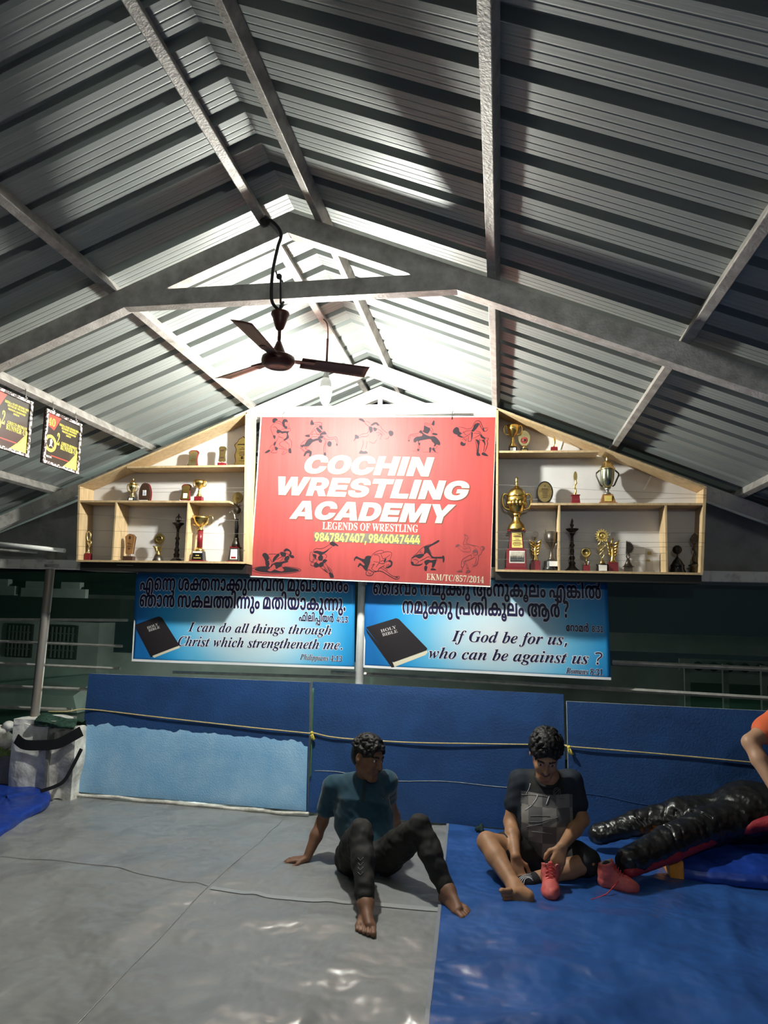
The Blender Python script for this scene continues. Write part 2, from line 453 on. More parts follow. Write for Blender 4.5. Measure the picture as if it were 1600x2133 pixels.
# ---------------------------------------------------------------- mats leaning on the rail behind
def wallmat(name, label, tl, tr, br, bl, Yt, Yb, th=.055, side='mat_side', shade=None):
    A = ony(*bl, Yb); B = ony(*br, Yb); Cc = ony(*tr, Yt); D = ony(*tl, Yt)
    t = thing(name, label, 'crash mat', (A + B) / 2, 'blue mats standing against the rail')
    ux = (B - A).normalized(); n = ux.cross((D - A).normalized()).normalized()   # towards the viewer
    if n.y > 0: n = -n
    def fr(u, v, o=0.0):
        p = (A * (1 - u) + B * u) * (1 - v) + (D * (1 - u) + Cc * u) * v
        e = min(u, 1 - u, v, 1 - v)
        dent = .004 * wob(p.x * 3, p.z * 4, 3) - .003 * max(0, 1 - e * 18)
        return p + n * (dent + o)
    mb = MB(); mb.grid(lambda u, v: fr(u, v), 60, 36)
    cov = mb.build('cover', 'mat_blue' if not shade else shade, t)
    mb = MB(); mb.hexa([p + q for q in (-n * th, -n * .004) for p in (A, B, Cc, D)]) if False else None
    mb = MB()
    rim = [fr(i / 30, 0) for i in range(31)] + [fr(1, i / 20) for i in range(1, 21)] + [fr(1 - i / 30, 1) for i in range(1, 31)] + [fr(0, 1 - i / 20) for i in range(1, 20)]
    k = len(rim); vs = rim + [p - n * th for p in rim]
    mb.add(vs, [(i, (i + 1) % k, (i + 1) % k + k, i + k) for i in range(k)]); mb.add([p - n * th for p in (A, B, Cc, D)], [(3, 2, 1, 0)])
    mb.build('core', side, t)
    return t, fr, n
mL, frL, nL = wallmat('crash_mat', 'blue wall mat with pale blue lower half and red lettering, left of the three', (185, 1403), (645, 1421), (640, 1691), (158, 1650), 5.50, 5.44)
# pale lower half: a torn light cover over the mat
mb = MB()
def low(u, v):
    top = .575 - .05 * u + .008 * wob(u * 40, 1) + .006 * wob(u * 90, 4)
    if u < .03 or u > .975: top -= .02
    return frL(.004 + u * .992, .004 + v * top, .004 + .003 * (1 - abs(2 * v - 1) ** 8))
mb.grid(low, 70, 24)
mb.build('lower_cover', 'mat_light', mL)['label'] = 'faded pale blue lower cover'
mM, frM, nM = wallmat('crash_mat', 'plain blue wall mat in the middle, behind the man in the teal shirt', (651, 1420), (1174, 1446), (1180, 1737), (642, 1692), 5.50, 5.40)
mR, frR, nR = wallmat('crash_mat', 'dark blue wall mat at the right, behind the leather dummy', (1181, 1461), (1700, 1486), (1715, 1800), (1187, 1742), 5.44, 5.38)
for fr, tt in ((frM, mM), (frR, mR)):
    for v0, sl in ((.30, .0),):
        mb = MB(); mb.tube([fr(.02 + .96 * i / 40, v0 + .012 * wob(i * .2, 2) , .0005) for i in range(41)], .0028, 6)
        mb.build('crease', 'mat_side' if tt is mM else 'mat_blue', tt)
# green-grey edge strip where the left and middle mats meet
mb = MB(); mb.tube([frM(.004, .25 + .7 * i / 20, .003) for i in range(21)], .006, 6); mb.build('edge_strip', 'mat_green', mM)
# ledge of grubby tarp edge at the foot of the left mat
mb = MB(); mb.tube([(-3.55 + 2.1 * i / 30, 5.425 - .035 * i / 30, .012 + .006 * wob(i * .6, 0)) for i in range(31)], [.012 + .004 * abs(wob(i * .9, 3)) for i in range(31)], 7)
tag(mb.build('rolled_edge', 'stone'), 'dusty rolled tarpaulin edge along the foot of the left wall mat', 'tarpaulin edge')

# rope across the mats
pts = [frL(-.02, .70, .012), frL(.02, .695, .012), frL(.3, .665, .012), frL(.7, .625, .012), frL(.985, .60, .012), frM(.01, .60, .012), frM(.12, .575, .014), frM(.4, .575, .014), frM(.7, .60, .014), frM(.985, .625, .014),
       frR(.012, .66, .014), frR(.3, .655, .014), frR(.7, .64, .014), frR(.98, .62, .014)]
mb = MB(); sp = spline([ony(100, 1482, 5.34), ony(140, 1482, 5.38)] + pts[1:], 8); mb.tube(sp, .0052, 8)
rp_o = mb.build('rope', 'rope', origin=pts[4]); tag(rp_o, 'thin tan rope tied across the three wall mats', 'rope')
for p, nn in ((frM(.006, .60, .018), nM), (frR(.004, .655, .018), nR)):
    mb = MB(); mb.ball(p, .015, 10, (1, .8, 1))
    mb.tube([p, p + V((.012, -.008, -.02)), p + V((.022, -.012, -.05))], [.006, .006, .013], 7)
    mb.tube([p, p + V((-.004, -.008, -.02)), p + V((.006, -.01, -.045))], [.006, .005, .008], 7)
    mb.build('knot', 'rope_yellow', rp_o)['label'] = 'frayed yellow knot'

# ---------------------------------------------------------------- posts and rails behind the mats
t = thing('post', 'white plastic pipe post between the two blue banners', 'post', (ony(747, 1420, 5.575).x, 5.575, 0))
x0 = ony(749, 1420, 5.575).x
mb = MB(); mb.lathe([(.036, 0), (.036, 1.84), (.034, 1.855), (.026, 1.866), (.0, 1.87)], (x0, 5.575, 0), 20); mb.build('pipe', 'pvc', t)
t = thing('post', 'leaning rusty steel pipe post at the left, rising from the stone pillar', 'post', (-3.92, 5.45, .55))
a, b = ony(72, 1495, 5.46), ony(106, 1176, 5.52)
mb = MB(); mb.tube([a - V((0, 0, .1)), a, b, b + (b - a) * .12], .038, 18); mb.build('pipe', 'pipe_rust', t)
mb = MB(); mb.tube([ony(94, 1178, 5.46), ony(122, 1178, 5.46)], .012, 8); mb.build('bracket', 'pipe_grey', t)
for (p0, p1, Y, lab, r) in (((-40, 1334, ), (255, 1346), 5.62, 'grey rail behind the net at the left, level with the banner middle', .012),
                            ((-40, 1380), (250, 1393), 5.62, 'second grey rail behind the net at the left', .013),
                            ((-40, 1427), (185, 1436), 5.62, 'third grey rail behind the net at the left', .013),
                            ((-40, 1471), (150, 1478), 5.62, 'lowest grey rail behind the net, behind the stone pillar', .013),
                            ((-40, 1290), (266, 1292), 5.66, 'pale upper rail left of the left banner', .012),
                            ((690, 1400), (1640, 1457), 5.58, 'long grey rail just above the middle and right wall mats', .016),
                            ((1276, 1380), (1640, 1396), 5.62, 'upper grey rail to the right of the right banner', .018),
                            ((360, 1400), (745, 1412), 5.58, 'grey rail under the left banner', .012)):
    a, b = ony(*p0, Y), ony(*p1, Y)
    mb = MB(); mb.tube([a, b], r, 4, smooth=False)
    tag(mb.build('rail', 'pipe_grey', origin=(a + b) / 2), lab, 'rail', 'rails behind the mats')
for px, lab in ((1432, 'first upright of the frame behind the right wall mat'), (1512, 'second upright of the frame behind the right wall mat'), (1592, 'third upright of the frame behind the right wall mat')):
    p = ony(px, 1420, 5.85)
    mb = MB(); mb.bx(p.x - .02, p.x + .02, 5.84, 5.88, -.055, 1.26)
    tag(mb.build('upright', 'grille', origin=(p.x, 5.86, -.055)), lab, 'upright', 'uprights behind the net')

# green shade net, hung in loose folds
def netf(u, v):
    x = -5.2 + 8.6 * u; z = .15 + 1.72 * v
    return V((x, 5.74 + .012 * math.sin(x * 5 + 2 * wob(x, z, 1)) + .008 * wob(x * 3, z * 2), z))
mb = MB(); mb.grid(netf, 130, 24)
tag(mb.build('shade_net', 'net'), 'dark green shade net hung behind the rails and banners', 'net')
# ragged net bunched on the stone pillar
mb = MB()
def bun(u, v):
    a = u * math.pi; r = .12 * (1 + .2 * wob(u * 9, v * 4))
    return V((-3.60 + (v - .5) * .36, 5.36 - .10 * math.cos(a) + .02 * wob(u * 8, v * 9), .585 + r * .55 * math.sin(a) - .02 * v))
mb.grid(bun, 26, 22)
tag(mb.build('net_bundle', mat('net_green', (.02, .06, .04), .8, var=.5, vscale=40, bump=.8, bscale=120)), 'bunched green net lying on top of the stone pillar', 'net')

# ---------------------------------------------------------------- house beyond the net
t = thing('house', 'pale house with two barred windows behind the net at the left', 'house', (-6.5, 9.1, 0))
hx = lambda px: ony(px, 1320, 8.9).x
hz = lambda py: ony(110, py, 8.9).z
xr = hx(206)
mb = MB(); mb.bx(-12, xr, 8.9, 9.3, -.2, hz(1294)); mb.bx(xr, 7.5, 9.25, 9.5, -.2, .9); mb.build('wall', 'house_wall', t)
mb = MB(); mb.bx(-12, xr + .5, 8.55, 9.3, hz(1290), hz(1288) + .5); mb.build('eaves', 'house_dark', t)
mb = MB(); z_ = hz(1245); mb.hexa([(-12, 8.3, z_), (xr + .9, 8.3, z_), (xr + .9, 9.9, z_ + .5), (-12, 9.9, z_ + .5), (-12, 8.3, z_ + .05), (xr + .9, 8.3, z_ + .05), (xr + .9, 9.9, z_ + .56), (-12, 9.9, z_ + .56)]); mb.build('roof', 'house_roof', t)
for (pa, pb) in ((18, 70), (107, 163)):
    xa, xb = hx(pa), hx(pb); z0, z1 = hz(1372), hz(1302); mb = MB(); mb.bx(xa, xb, 8.86, 8.91, z0, z1); w = mb.build('window', 'house_dark', t)
    mb = MB()
    for i in range(6):
        x = xa + .05 + (xb - xa - .10) * i / 5; mb.bx(x - .009, x + .009, 8.835, 8.858, z0 + .02, z1 - .02)
    for f in (.25, .5, .75): z = z0 + (z1 - z0) * f; mb.bx(xa + .02, xb - .02, 8.84, 8.857, z, z + .014)
    mb.build('bars', 'bars', w)
for (pa, pb, ya, yb, st) in ((5, 92, 1243, 1225, ((30, 80),)), (105, 232, 1245, 1228, ((115, 155), (185, 222)))):
    mb = MB(); mb.bx(hx(pa), hx(pb), 8.22, 8.29, hz(ya), hz(yb))
    for u0, u1 in st: mb.bx(hx(u0), hx(u1), 8.20, 8.29, hz(yb), hz(yb - 13))
    mb.build('cornice', 'house_wall', t)
mb = MB(); mb.hexa([(hx(-60), 8.2, .2), (hx(235), 8.2, .2), (hx(235), 8.8, .2), (hx(-60), 8.8, .2), (hx(-60), 8.2, hz(1435)), (hx(225), 8.2, hz(1432)), (hx(235), 8.8, hz(1395)), (hx(-60), 8.8, hz(1440))]); mb.build('ramp', 'house_wall', t)
t = thing('outhouse', 'long low wall with a row of dark vents seen through the net at the right', 'building', (3, 8.9, 0))
mb = MB(); mb.bx(-.6, 7.0, 8.8, 9.0, -.2, 1.02); mb.build('wall', 'house_wall', t)
mb = MB(); mb.bx(.6, 7.0, 8.72, 8.84, 1.2, 1.42); mb.build('fascia', 'house_wall', t)
for i in range(12):
    mb = MB(); x = 2.3 + i * .17; mb.lathe([(.055, 0), (.055, .02)], (x, 8.715, 1.06), 12, (0, -1, 0)); mb.build('vent', 'house_dark', t)
mb = MB(); mb.bx(2.1, 4.6, 8.74, 8.79, 1.0, 1.14); mb.build('vent_band', 'house_wall', t)
for xa in (2.15, 3.35):
    mb = MB(); mb.bx(xa, xa + .95, 8.77, 8.83, .12, .86); mb.build('window', 'house_dark', t)
# ================================================================ lettering: outlines as steps in 1/200 em; 2000 added to a step in x marks an off-curve point
GLYPHS = {
 'heavy': {
  'C': [292,[75,-2,1980,0,1968,17,1981,34,0,24,2000,24,2019,34,2032,17,20,0,2014,0,2023,-8,2018,-15,2011,-21,1,-13,-41,0,1999,5,1996,8,1993,6,1992,3,-6,0,1991,0,1986,-10,1993,-18,0,-12,2000,-13,2007,-18,2014,-9,9,0,2006,0,2008,3,2007,6,2004,8,1,5,41,0,1999,-13,1989,-21,1982,-15,1977,-8]],
  'O': [298,[75,-2,1980,0,1968,17,1981,34,0,24,2000,24,2019,34,2032,17,20,0,2019,0,2032,-17,2019,-34,0,-24,2000,-25,1981,-33,1968,-17],[75,33,2009,0,2013,9,2007,18,0,13,2000,12,1993,18,1987,10,-9,0,1990,0,1987,-10,1993,-18,0,-12,2000,-13,2007,-18,2013,-9]],
  'H': [291,[8,0,0,146,40,0,0,-55,49,0,0,55,41,0,0,-146,-41,0,0,57,-49,0,0,-57]],
  'I': [111,[8,0,0,146,40,0,0,-146]],
  'N': [295,[8,0,0,146,41,0,36,-58,2002,-3,2007,-13,2008,-15,3,-6,-4,-12,1999,8,2000,21,1999,18,0,6,0,54,41,0,0,-146,-42,0,-33,53,1997,5,1992,15,1990,18,-5,10,8,2,2001,-10,2000,-20,2000,-15,0,-5,0,-53]],
  'W': [415,[39,0,-39,146,44,0,12,-57,2002,-11,2004,-21,2004,-21,1,-11,-9,0,2002,11,2004,21,2005,21,2,11,13,57,39,0,13,-57,2003,-11,2004,-21,2004,-21,2,-11,-9,0,2002,11,2003,21,2004,21,3,11,11,57,44,0,-38,-146,-45,0,-16,67,1998,8,1995,23,-3,16,12,0,1996,-16,1996,-23,-2,-8,-17,-67]],
  'R': [266,[8,0,0,146,62,0,2017,0,2025,-13,2014,-23,0,-15,2000,-15,1986,-22,1974,-12,-19,0,-34,0,0,31,34,0,2006,0,2009,4,2005,8,0,6,2000,5,1995,8,1991,4,-6,0,-19,0,0,-112],[88,0,-31,66,41,0,33,-66]],
  'E': [253,[8,0,0,146,113,0,0,-35,-73,0,0,-22,67,0,0,-33,-67,0,0,-22,73,0,0,-34]],
  'S': [274,[69,-2,1980,0,1972,11,1985,23,0,16,39,0,2000,-5,2006,-9,2011,-4,7,0,2007,0,2009,3,2006,6,0,3,2000,4,1995,5,1989,4,-8,2,-15,2,1979,4,1978,22,0,16,2000,14,2015,21,2027,12,17,0,2019,0,2026,-12,2014,-21,1,-16,-38,0,2000,8,1988,9,-9,0,1995,0,1991,-3,1995,-6,0,-4,2000,-3,2004,-5,2010,-4,7,-1,12,-2,2013,-3,2018,-7,2011,-10,2006,-14,0,-8,2000,-16,1985,-21,1972,-11]],
  'T': [262,[4,111,0,35,123,0,0,-35,-41,0,0,-111,-41,0,0,111]],
  'L': [230,[8,0,0,146,40,0,0,-112,63,0,0,-34]],
  'G': [296,[75,-2,1979,0,1968,18,1982,34,0,23,2000,24,2019,34,2032,17,20,0,2013,0,2023,-8,2018,-14,2012,-19,1,-12,-42,0,1999,4,1997,7,1994,4,1992,3,-6,0,1990,0,1986,-10,1993,-17,0,-13,2000,-13,2007,-18,2014,-9,11,0,2008,0,2012,5,2006,9,0,6,8,-1,-34,0,0,29,66,0,0,-21,2000,-19,1983,-28,1970,-15]],
  'A': [306,[0,0,49,146,55,0,49,-146,-46,0,-16,56,1995,19,1990,36,-5,19,11,0,1995,-19,1990,-36,-6,-19,-17,-56],[36,24,0,31,81,0,0,-31]],
  'D': [284,[65,0,-40,0,0,34,38,0,2012,0,2015,8,2007,17,0,14,2000,13,1993,17,1984,9,-12,0,-38,0,0,34,40,0,2023,0,2033,-18,2018,-33,0,-22,2000,-22,1982,-33,1967,-18],[48,146,0,-146,-40,0,0,146]],
  'M': [370,[8,0,0,146,61,0,13,-46,2001,-6,2005,-17,2005,-18,2004,-17,1,-6,-11,0,2002,6,2004,17,2004,18,2005,17,1,6,13,46,61,0,0,-146,-40,0,0,56,2000,5,2001,16,2000,19,2001,19,0,8,4,0,1998,-8,1996,-19,1995,-19,1995,-15,-1,-6,-17,-56,-33,0,-17,56,1998,6,1996,15,1995,19,1995,19,-2,8,5,0,2000,-8,2001,-19,2000,-19,2001,-16,0,-5,0,-56]],
  'Y': [292,[54,0,0,50,-54,96,46,0,21,-41,2003,-5,2005,-11,2,-5,-6,0,2002,5,2005,11,2,5,20,41,46,0,-53,-96,0,-50]],
 },
 'sans': {
  '0': [258,[65,-2,1981,0,1974,18,1987,33,0,24,2000,23,2013,34,2026,18,19,0,2018,0,2026,-18,2013,-34,0,-23,2000,-24,1987,-33,1975,-18],[65,25,2008,0,2011,11,2006,21,0,16,2000,15,1994,22,1989,11,-8,0,1991,0,1989,-11,1994,-22,0,-15,2000,-16,2006,-21,2011,-11]],
  '1': [258,[17,0,0,27,99,0,0,-27],[86,146,0,-146,-32,0,0,116,-1,0,-33,-22,0,29,34,23]],
  '2': [258,[12,0,0,24,53,46,2006,5,2009,10,2005,10,0,6,2000,6,1995,9,1990,5,-6,0,1993,0,1990,-5,1995,-11,0,-8,-31,0,2000,16,2013,22,2024,13,16,0,2016,0,2024,-11,2013,-21,0,-13,2000,-9,1993,-17,1984,-17,-12,-11,-24,-22,0,0,60,0,0,-27]],
  '3': [258,[64,-2,1982,0,1975,12,1986,22,0,13,33,0,2000,-6,2006,-9,2011,-6,7,0,2006,0,2011,6,2005,9,0,7,2000,6,1994,10,1989,5,-8,0,-19,0,0,21,32,30,0,1,-59,0,0,27,99,0,0,-25,-48,-44,0,8,2017,2,2024,-10,2013,-20,0,-13,2000,-14,1986,-20,1974,-12]],
  '4': [258,[4,27,0,26,58,93,33,0,-57,-92,0,-1,87,0,0,-26],[75,0,0,35,1,12,0,44,30,0,0,-91]],
  '5': [258,[64,-2,1984,0,1976,11,1986,21,-1,14,32,0,2000,-6,2006,-9,2011,-5,6,0,2007,0,2010,6,2006,11,0,7,2000,8,1994,11,1990,6,-7,0,1992,0,1988,-6,-2,-6,-30,3,5,82,94,0,0,-27,-65,0,-3,-33,0,0,2005,5,2015,7,9,0,2010,0,2017,-8,2013,-13,2007,-17,0,-11,2000,-15,1986,-23,1976,-13]],
  '6': [258,[65,-2,1985,0,1975,12,1985,23,0,15,2000,12,2009,22,9,14,34,50,35,0,-45,-66,-9,0,2002,3,2008,7,2012,4,8,0,2014,0,2020,-11,2012,-21,0,-14,2000,-15,1986,-22,1976,-13],[65,24,2006,0,2011,6,2006,11,0,7,2000,7,1994,10,1989,7,-6,0,1993,0,1989,-7,1994,-10,0,-7,2000,-7,2006,-11,2011,-6]],
  '7': [258,[23,0,59,118,0,0,-69,0,0,28,103,0,0,-28,-59,-118]],
  '8': [258,[64,-2,1984,0,1974,10,1985,19,0,12,2000,10,2009,15,2015,10,10,1,0,1,1987,2,1984,18,0,12,2000,12,2014,18,2023,10,15,0,2016,0,2023,-10,2014,-18,0,-12,2000,-12,1984,-18,-13,-2,0,-1,2010,-1,2015,-10,2009,-15,0,-10,2000,-12,1985,-19,1974,-10],[64,22,2007,0,2011,5,2005,9,0,6,2000,6,1995,9,1989,5,-7,0,1994,0,1989,-5,1994,-9,0,-6,2000,-6,2006,-9,2011,-5],[64,86,2006,0,2009,5,2005,8,0,6,2000,5,1995,9,1991,4,-6,0,1994,0,1991,-4,1995,-9,0,-5,2000,-6,2006,-8,2009,-5]],
  '9': [258,[64,148,2015,0,2025,-13,2015,-22,0,-15,2000,-12,1991,-23,-9,-13,-34,-50,-35,0,45,65,9,0,1998,-3,1992,-6,1988,-5,-8,0,1987,0,1979,12,1988,20,0,14,2000,15,2014,23,2024,13],[64,122,1994,0,1989,-6,1994,-11,0,-7,2000,-7,2006,-11,2011,-6,6,0,2007,0,2011,6,2006,11,0,7,2000,7,1994,11,1989,6]],
  ',': [107,[5,-35,8,59,31,0,-17,-59]],
  ':': [107,[27,-2,1992,0,1990,10,0,8,2000,7,2010,11,8,0,2008,0,2010,-11,0,-7,2000,-8,1990,-10],[27,66,1992,0,1990,11,0,7,2000,8,2010,10,8,0,2008,0,2010,-10,0,-8,2000,-7,1990,-11]],
  '.': [107,[27,-2,1992,0,1990,10,0,8,2000,7,2010,11,8,0,2008,0,2010,-11,0,-7,2000,-8,1990,-10]],
  '?': [231,[40,44,0,5,2000,11,2004,13,2009,9,7,4,2007,4,2007,10,0,6,2000,4,1996,8,1992,4,-5,0,1994,0,1992,-5,1995,-8,0,-6,-31,0,2000,14,2013,20,2023,11,14,0,2015,0,2022,-10,2013,-18,0,-12,2000,-12,1989,-17,-10,-6,1994,-4,1992,-6,1996,-9,0,-6,0,-4],[54,-2,1992,0,1990,10,0,8,2000,7,2010,11,8,0,2008,0,2010,-11,0,-7,2000,-8,1990,-10]],
 },
 'serif': {
  'A': [260,[-3,0,0,5,2006,0,2008,8,4,9,46,117,6,0,47,-113,2005,-11,2007,-10,6,0,0,-5,-64,0,0,5,2016,0,0,9,2000,2,-3,8,-6,15,-44,0,-8,-18,2000,-1,1999,-5,0,-1,2000,-9,15,0,1,0,0,-5],[34,48,38,0,-19,47]],
  'B': [264,[5,0,0,5,2010,1,2007,8,0,10,0,86,2000,8,1997,9,1992,4,-6,0,0,5,61,0,2052,0,0,-32,2000,-24,-33,-6,2040,-8,0,-27,2000,-18,1971,-21,-25,0],[54,75,2,0,2016,0,2013,12,0,16,2000,13,1991,13,-12,0,1994,0,1996,-5,0,-8],[66,7,2013,0,2011,15,0,16,2000,17,1985,14,-16,0,-5,0,0,-50,2000,-6,2005,-6]],
  'C': [279,[76,-3,1980,0,1969,18,1983,32,0,21,2000,21,2018,31,2031,19,20,0,2014,0,18,-8,2003,-1,3,0,2008,0,2,9,5,0,0,-47,-5,0,1993,18,1976,22,-15,0,1964,0,0,-65,2000,-60,40,0,2012,0,2023,13,10,12,5,-6,1980,-29]],
  'D': [295,[6,0,0,5,2009,1,2007,6,0,10,0,89,2000,12,1992,8,-10,0,0,5,62,0,2036,0,2037,-36,0,-32,2000,-68,-71,0],[66,7,2020,0,2018,30,0,31,2000,61,-38,0,1993,0,1995,-6,0,-8,0,-94,2000,-8,2005,-6]],
  'E': [263,[4,0,0,5,2011,0,2007,8,0,10,0,87,2000,13,1993,8,-10,0,0,5,114,0,0,-41,-5,0,1998,19,1979,14,-22,0,1994,0,1993,-1,1998,-6,0,-5,0,-43,4,0,2013,0,2012,14,3,16,5,0,0,-68,-5,0,1999,12,1993,14,1987,5,-10,0,-1,0,0,-46,2000,-7,2006,-5,9,0,2014,0,2020,7,2014,15,5,13,6,0,-8,-43]],
  'F': [241,[5,0,0,5,2010,1,2007,8,0,11,0,87,2000,10,1992,8,-10,1,0,5,113,0,0,-41,-5,0,1998,13,1991,14,1982,6,-15,0,1995,0,1993,-1,1998,-4,0,-4,0,-45,3,0,2013,0,2013,13,2,16,5,0,0,-68,-5,0,1998,18,1987,14,-14,0,-2,0,0,-43,2000,-7,2004,-8,2009,-4,9,0,0,-5]],
  'G': [302,[80,-3,1978,0,1968,18,1982,32,0,21,2000,21,2018,32,2031,18,20,0,2015,0,18,-8,2003,-1,2,0,2004,0,2004,4,2,5,5,0,0,-47,-5,0,1996,12,1986,18,1982,10,-9,0,1963,0,0,-64,2000,-32,2021,-32,18,0,2011,0,2009,8,0,9,0,17,2000,9,1992,7,-12,0,0,5,67,0,0,-5,1990,0,1994,-6,0,-10,0,-29,1974,-12]],
  'H': [312,[5,0,0,5,2010,1,2007,7,0,11,0,89,2000,9,1993,8,-10,1,0,5,67,0,0,-5,1993,-1,1992,-3,1997,-7,0,-7,0,-38,48,0,0,38,2000,7,1997,7,1993,3,-8,1,0,5,67,0,0,-5,1990,-1,1993,-7,0,-10,0,-89,2000,-10,2007,-8,10,-1,0,-5,-67,0,0,5,2010,1,2008,7,0,11,0,42,-48,0,0,-42,2000,-11,2007,-7,11,-1,0,-5]],
  'I': [155,[4,0,0,5,2010,1,2008,7,0,9,0,93,2000,9,1993,6,-11,1,0,5,69,0,0,-5,1989,-1,1992,-6,0,-9,0,-92,2000,-6,2003,-7,2008,-4,8,-1,0,-5]],
  'K': [304,[5,0,0,5,2010,1,2007,7,0,11,0,89,2000,9,1993,8,-10,1,0,5,67,0,0,-5,1993,-1,1992,-3,1997,-7,0,-7,0,-43,42,41,2008,8,0,6,2000,6,-17,0,0,5,58,0,0,-5,-3,0,1983,0,-22,-24,-22,-22,57,-71,2004,-5,2006,-4,7,0,0,-5,-71,0,0,5,2004,0,2006,1,2,0,2003,2,0,2,2000,3,-5,7,-35,44,-5,-5,0,-35,2000,-11,2008,-7,10,-1,0,-5]],
  'L': [254,[5,0,0,5,2010,1,2007,7,0,11,0,89,2000,10,1993,7,-10,1,0,5,69,0,0,-5,1992,0,1992,-3,1996,-8,0,-7,0,-88,2000,-7,2002,-8,2007,-2,7,0,2014,0,2019,7,2014,17,5,14,5,0,-7,-46]],
  'M': [378,[4,0,0,5,2010,1,2008,7,0,11,0,90,2000,6,1998,7,1992,3,-8,1,0,5,51,0,39,-94,40,94,50,0,0,-5,1990,-1,1993,-8,0,-9,0,-88,2000,-8,2003,-9,2007,-3,7,0,0,-5,-66,0,0,5,2007,1,2008,3,2002,8,0,8,0,94,-49,-119,-6,0,-49,116,0,-92,2000,-12,2009,-7,10,0,0,-5]],
  'N': [294,[120,-3,-88,107,0,-81,2000,-10,2007,-7,11,-1,0,-5,-45,0,0,5,2007,0,2008,3,2003,8,0,7,0,93,1989,12,-1,1,1998,1,-4,1,0,5,42,0,69,-86,0,62,2000,8,1998,7,1992,3,-7,1,0,5,44,0,0,-5,1989,-1,1994,-7,0,-11,0,-115]],
  'O': [313,[78,-3,1985,0,1975,11,1981,19,1989,26,0,15,2000,15,2011,26,2019,19,2026,11,15,0,2015,0,2025,-11,2019,-19,2010,-26,0,-15,2000,-15,1990,-26,1981,-19,1974,-11],[79,4,2034,0,0,64,2000,31,1981,33,-17,0,1966,0,0,-64,2000,-32,2019,-32]],
  'P': [249,[5,0,0,5,2010,1,2007,7,0,11,0,89,2000,9,1993,8,-10,1,0,5,59,0,2025,0,11,-5,2010,-4,2012,-17,0,-11,2000,-17,1975,-21,-25,0,-18,0,0,-37,2000,-11,2007,-7,11,-1,0,-5],[54,68,6,0,2015,0,2012,14,0,16,2000,16,1990,14,-13,0,1994,0,1996,-4,0,-5]],
  'R': [282,[5,0,0,5,2010,1,2007,7,0,11,0,89,2000,9,1993,8,-10,1,0,5,60,0,2030,0,2029,-18,0,-18,2000,-25,-30,-8,35,-52,2003,-5,2005,-5,5,0,1,0,0,-5,-42,0,-41,63,-6,0,0,-39,2000,-11,2007,-7,11,-1,0,-5],[54,70,7,0,2015,0,2014,14,0,16,2000,28,-23,0,1992,0,1995,-5,0,-8]],
  'S': [232,[13,-3,0,50,6,0,2004,-22,2020,-21,16,0,2011,0,2013,13,0,10,2000,13,-16,8,-19,9,1983,8,1984,20,0,14,2000,12,2010,18,2018,10,12,0,2006,0,2015,-3,8,-3,2002,0,2002,-1,1,0,2005,0,1,7,6,0,0,-44,-5,0,1997,11,1989,17,1984,9,-8,0,1990,0,1988,-10,0,-9,2000,-8,2010,-10,10,-5,19,-9,2013,-5,2013,-13,2006,-14,0,-9,2000,-13,1988,-19,1977,-11,-15,0,1995,0,1990,1,-5,2,1995,2,1994,2,-1,0,1997,0,1997,-3,-1,-4]],
  'T': [252,[27,0,0,5,2011,0,2008,8,0,11,0,105,-2,0,1985,0,1981,-18,-1,-16,-6,0,0,41,119,0,0,-42,-5,0,1997,35,-34,0,-2,0,0,-105,2000,-11,2008,-8,12,0,0,-5]],
  'U': [293,[74,-4,1972,0,1976,25,0,25,0,67,2000,9,1992,8,-10,1,0,5,68,0,0,-5,1992,-1,1992,-3,1998,-7,0,-7,0,-71,2000,-18,2013,-17,15,0,2035,0,0,40,0,66,2000,9,1992,8,-11,1,0,5,43,0,0,-5,1991,-2,1994,-7,0,-9,0,-59,2000,-31,1974,-27]],
  'V': [255,[63,-4,-50,117,1997,8,1993,9,-7,1,0,5,67,0,0,-5,1991,0,1991,-4,0,-5,2000,-3,3,-6,29,-70,27,69,2002,6,0,4,2000,5,1992,3,-9,1,0,5,43,0,0,-5,1993,0,1993,-7,-4,-10,-46,-118]],
  'W': [364,[51,-3,-41,120,1997,7,1995,6,-7,1,0,5,59,0,0,-5,1993,-1,1995,-3,0,-5,2000,-4,2,-7,22,-65,24,59,-5,14,1998,7,1993,4,-8,1,0,5,63,0,0,-5,1986,0,0,-8,2000,-3,2,-5,22,-66,20,61,2002,7,0,4,2000,5,1994,4,-7,1,0,5,36,0,0,-5,1994,-1,1994,-9,-3,-8,-38,-116,-6,0,-33,95,-37,-95]],
  'Y': [254,[30,0,0,5,2011,1,2007,7,0,11,0,29,-34,62,1994,10,-4,3,1998,1,1996,1,-2,0,0,6,66,0,0,-6,-4,0,1995,0,1993,-3,0,-3,2000,-3,3,-4,25,-50,25,42,2005,8,0,4,2000,9,-15,0,-1,0,0,6,43,0,0,-6,1995,0,1992,-7,-4,-6,-34,-56,0,-37,2000,-11,2007,-7,11,-1,0,-5]],
  'Z': [263,[6,0,0,3,76,125,-18,0,1987,0,1983,-6,1988,-14,-4,-14,-5,0,4,42,104,0,0,-4,-75,-123,25,0,2021,0,2024,19,5,21,5,0,-5,-49]],
  '0': [224,[56,-2,1982,0,1978,18,1991,34,0,22,2000,22,2009,33,2022,18,18,0,2018,0,2021,-18,2010,-33,0,-22,2000,-23,1990,-33,1978,-18],[56,11,2011,0,2007,32,0,29,2000,28,1993,32,-11,0,1989,0,1993,-32,0,-28,2000,-29,2007,-32]],
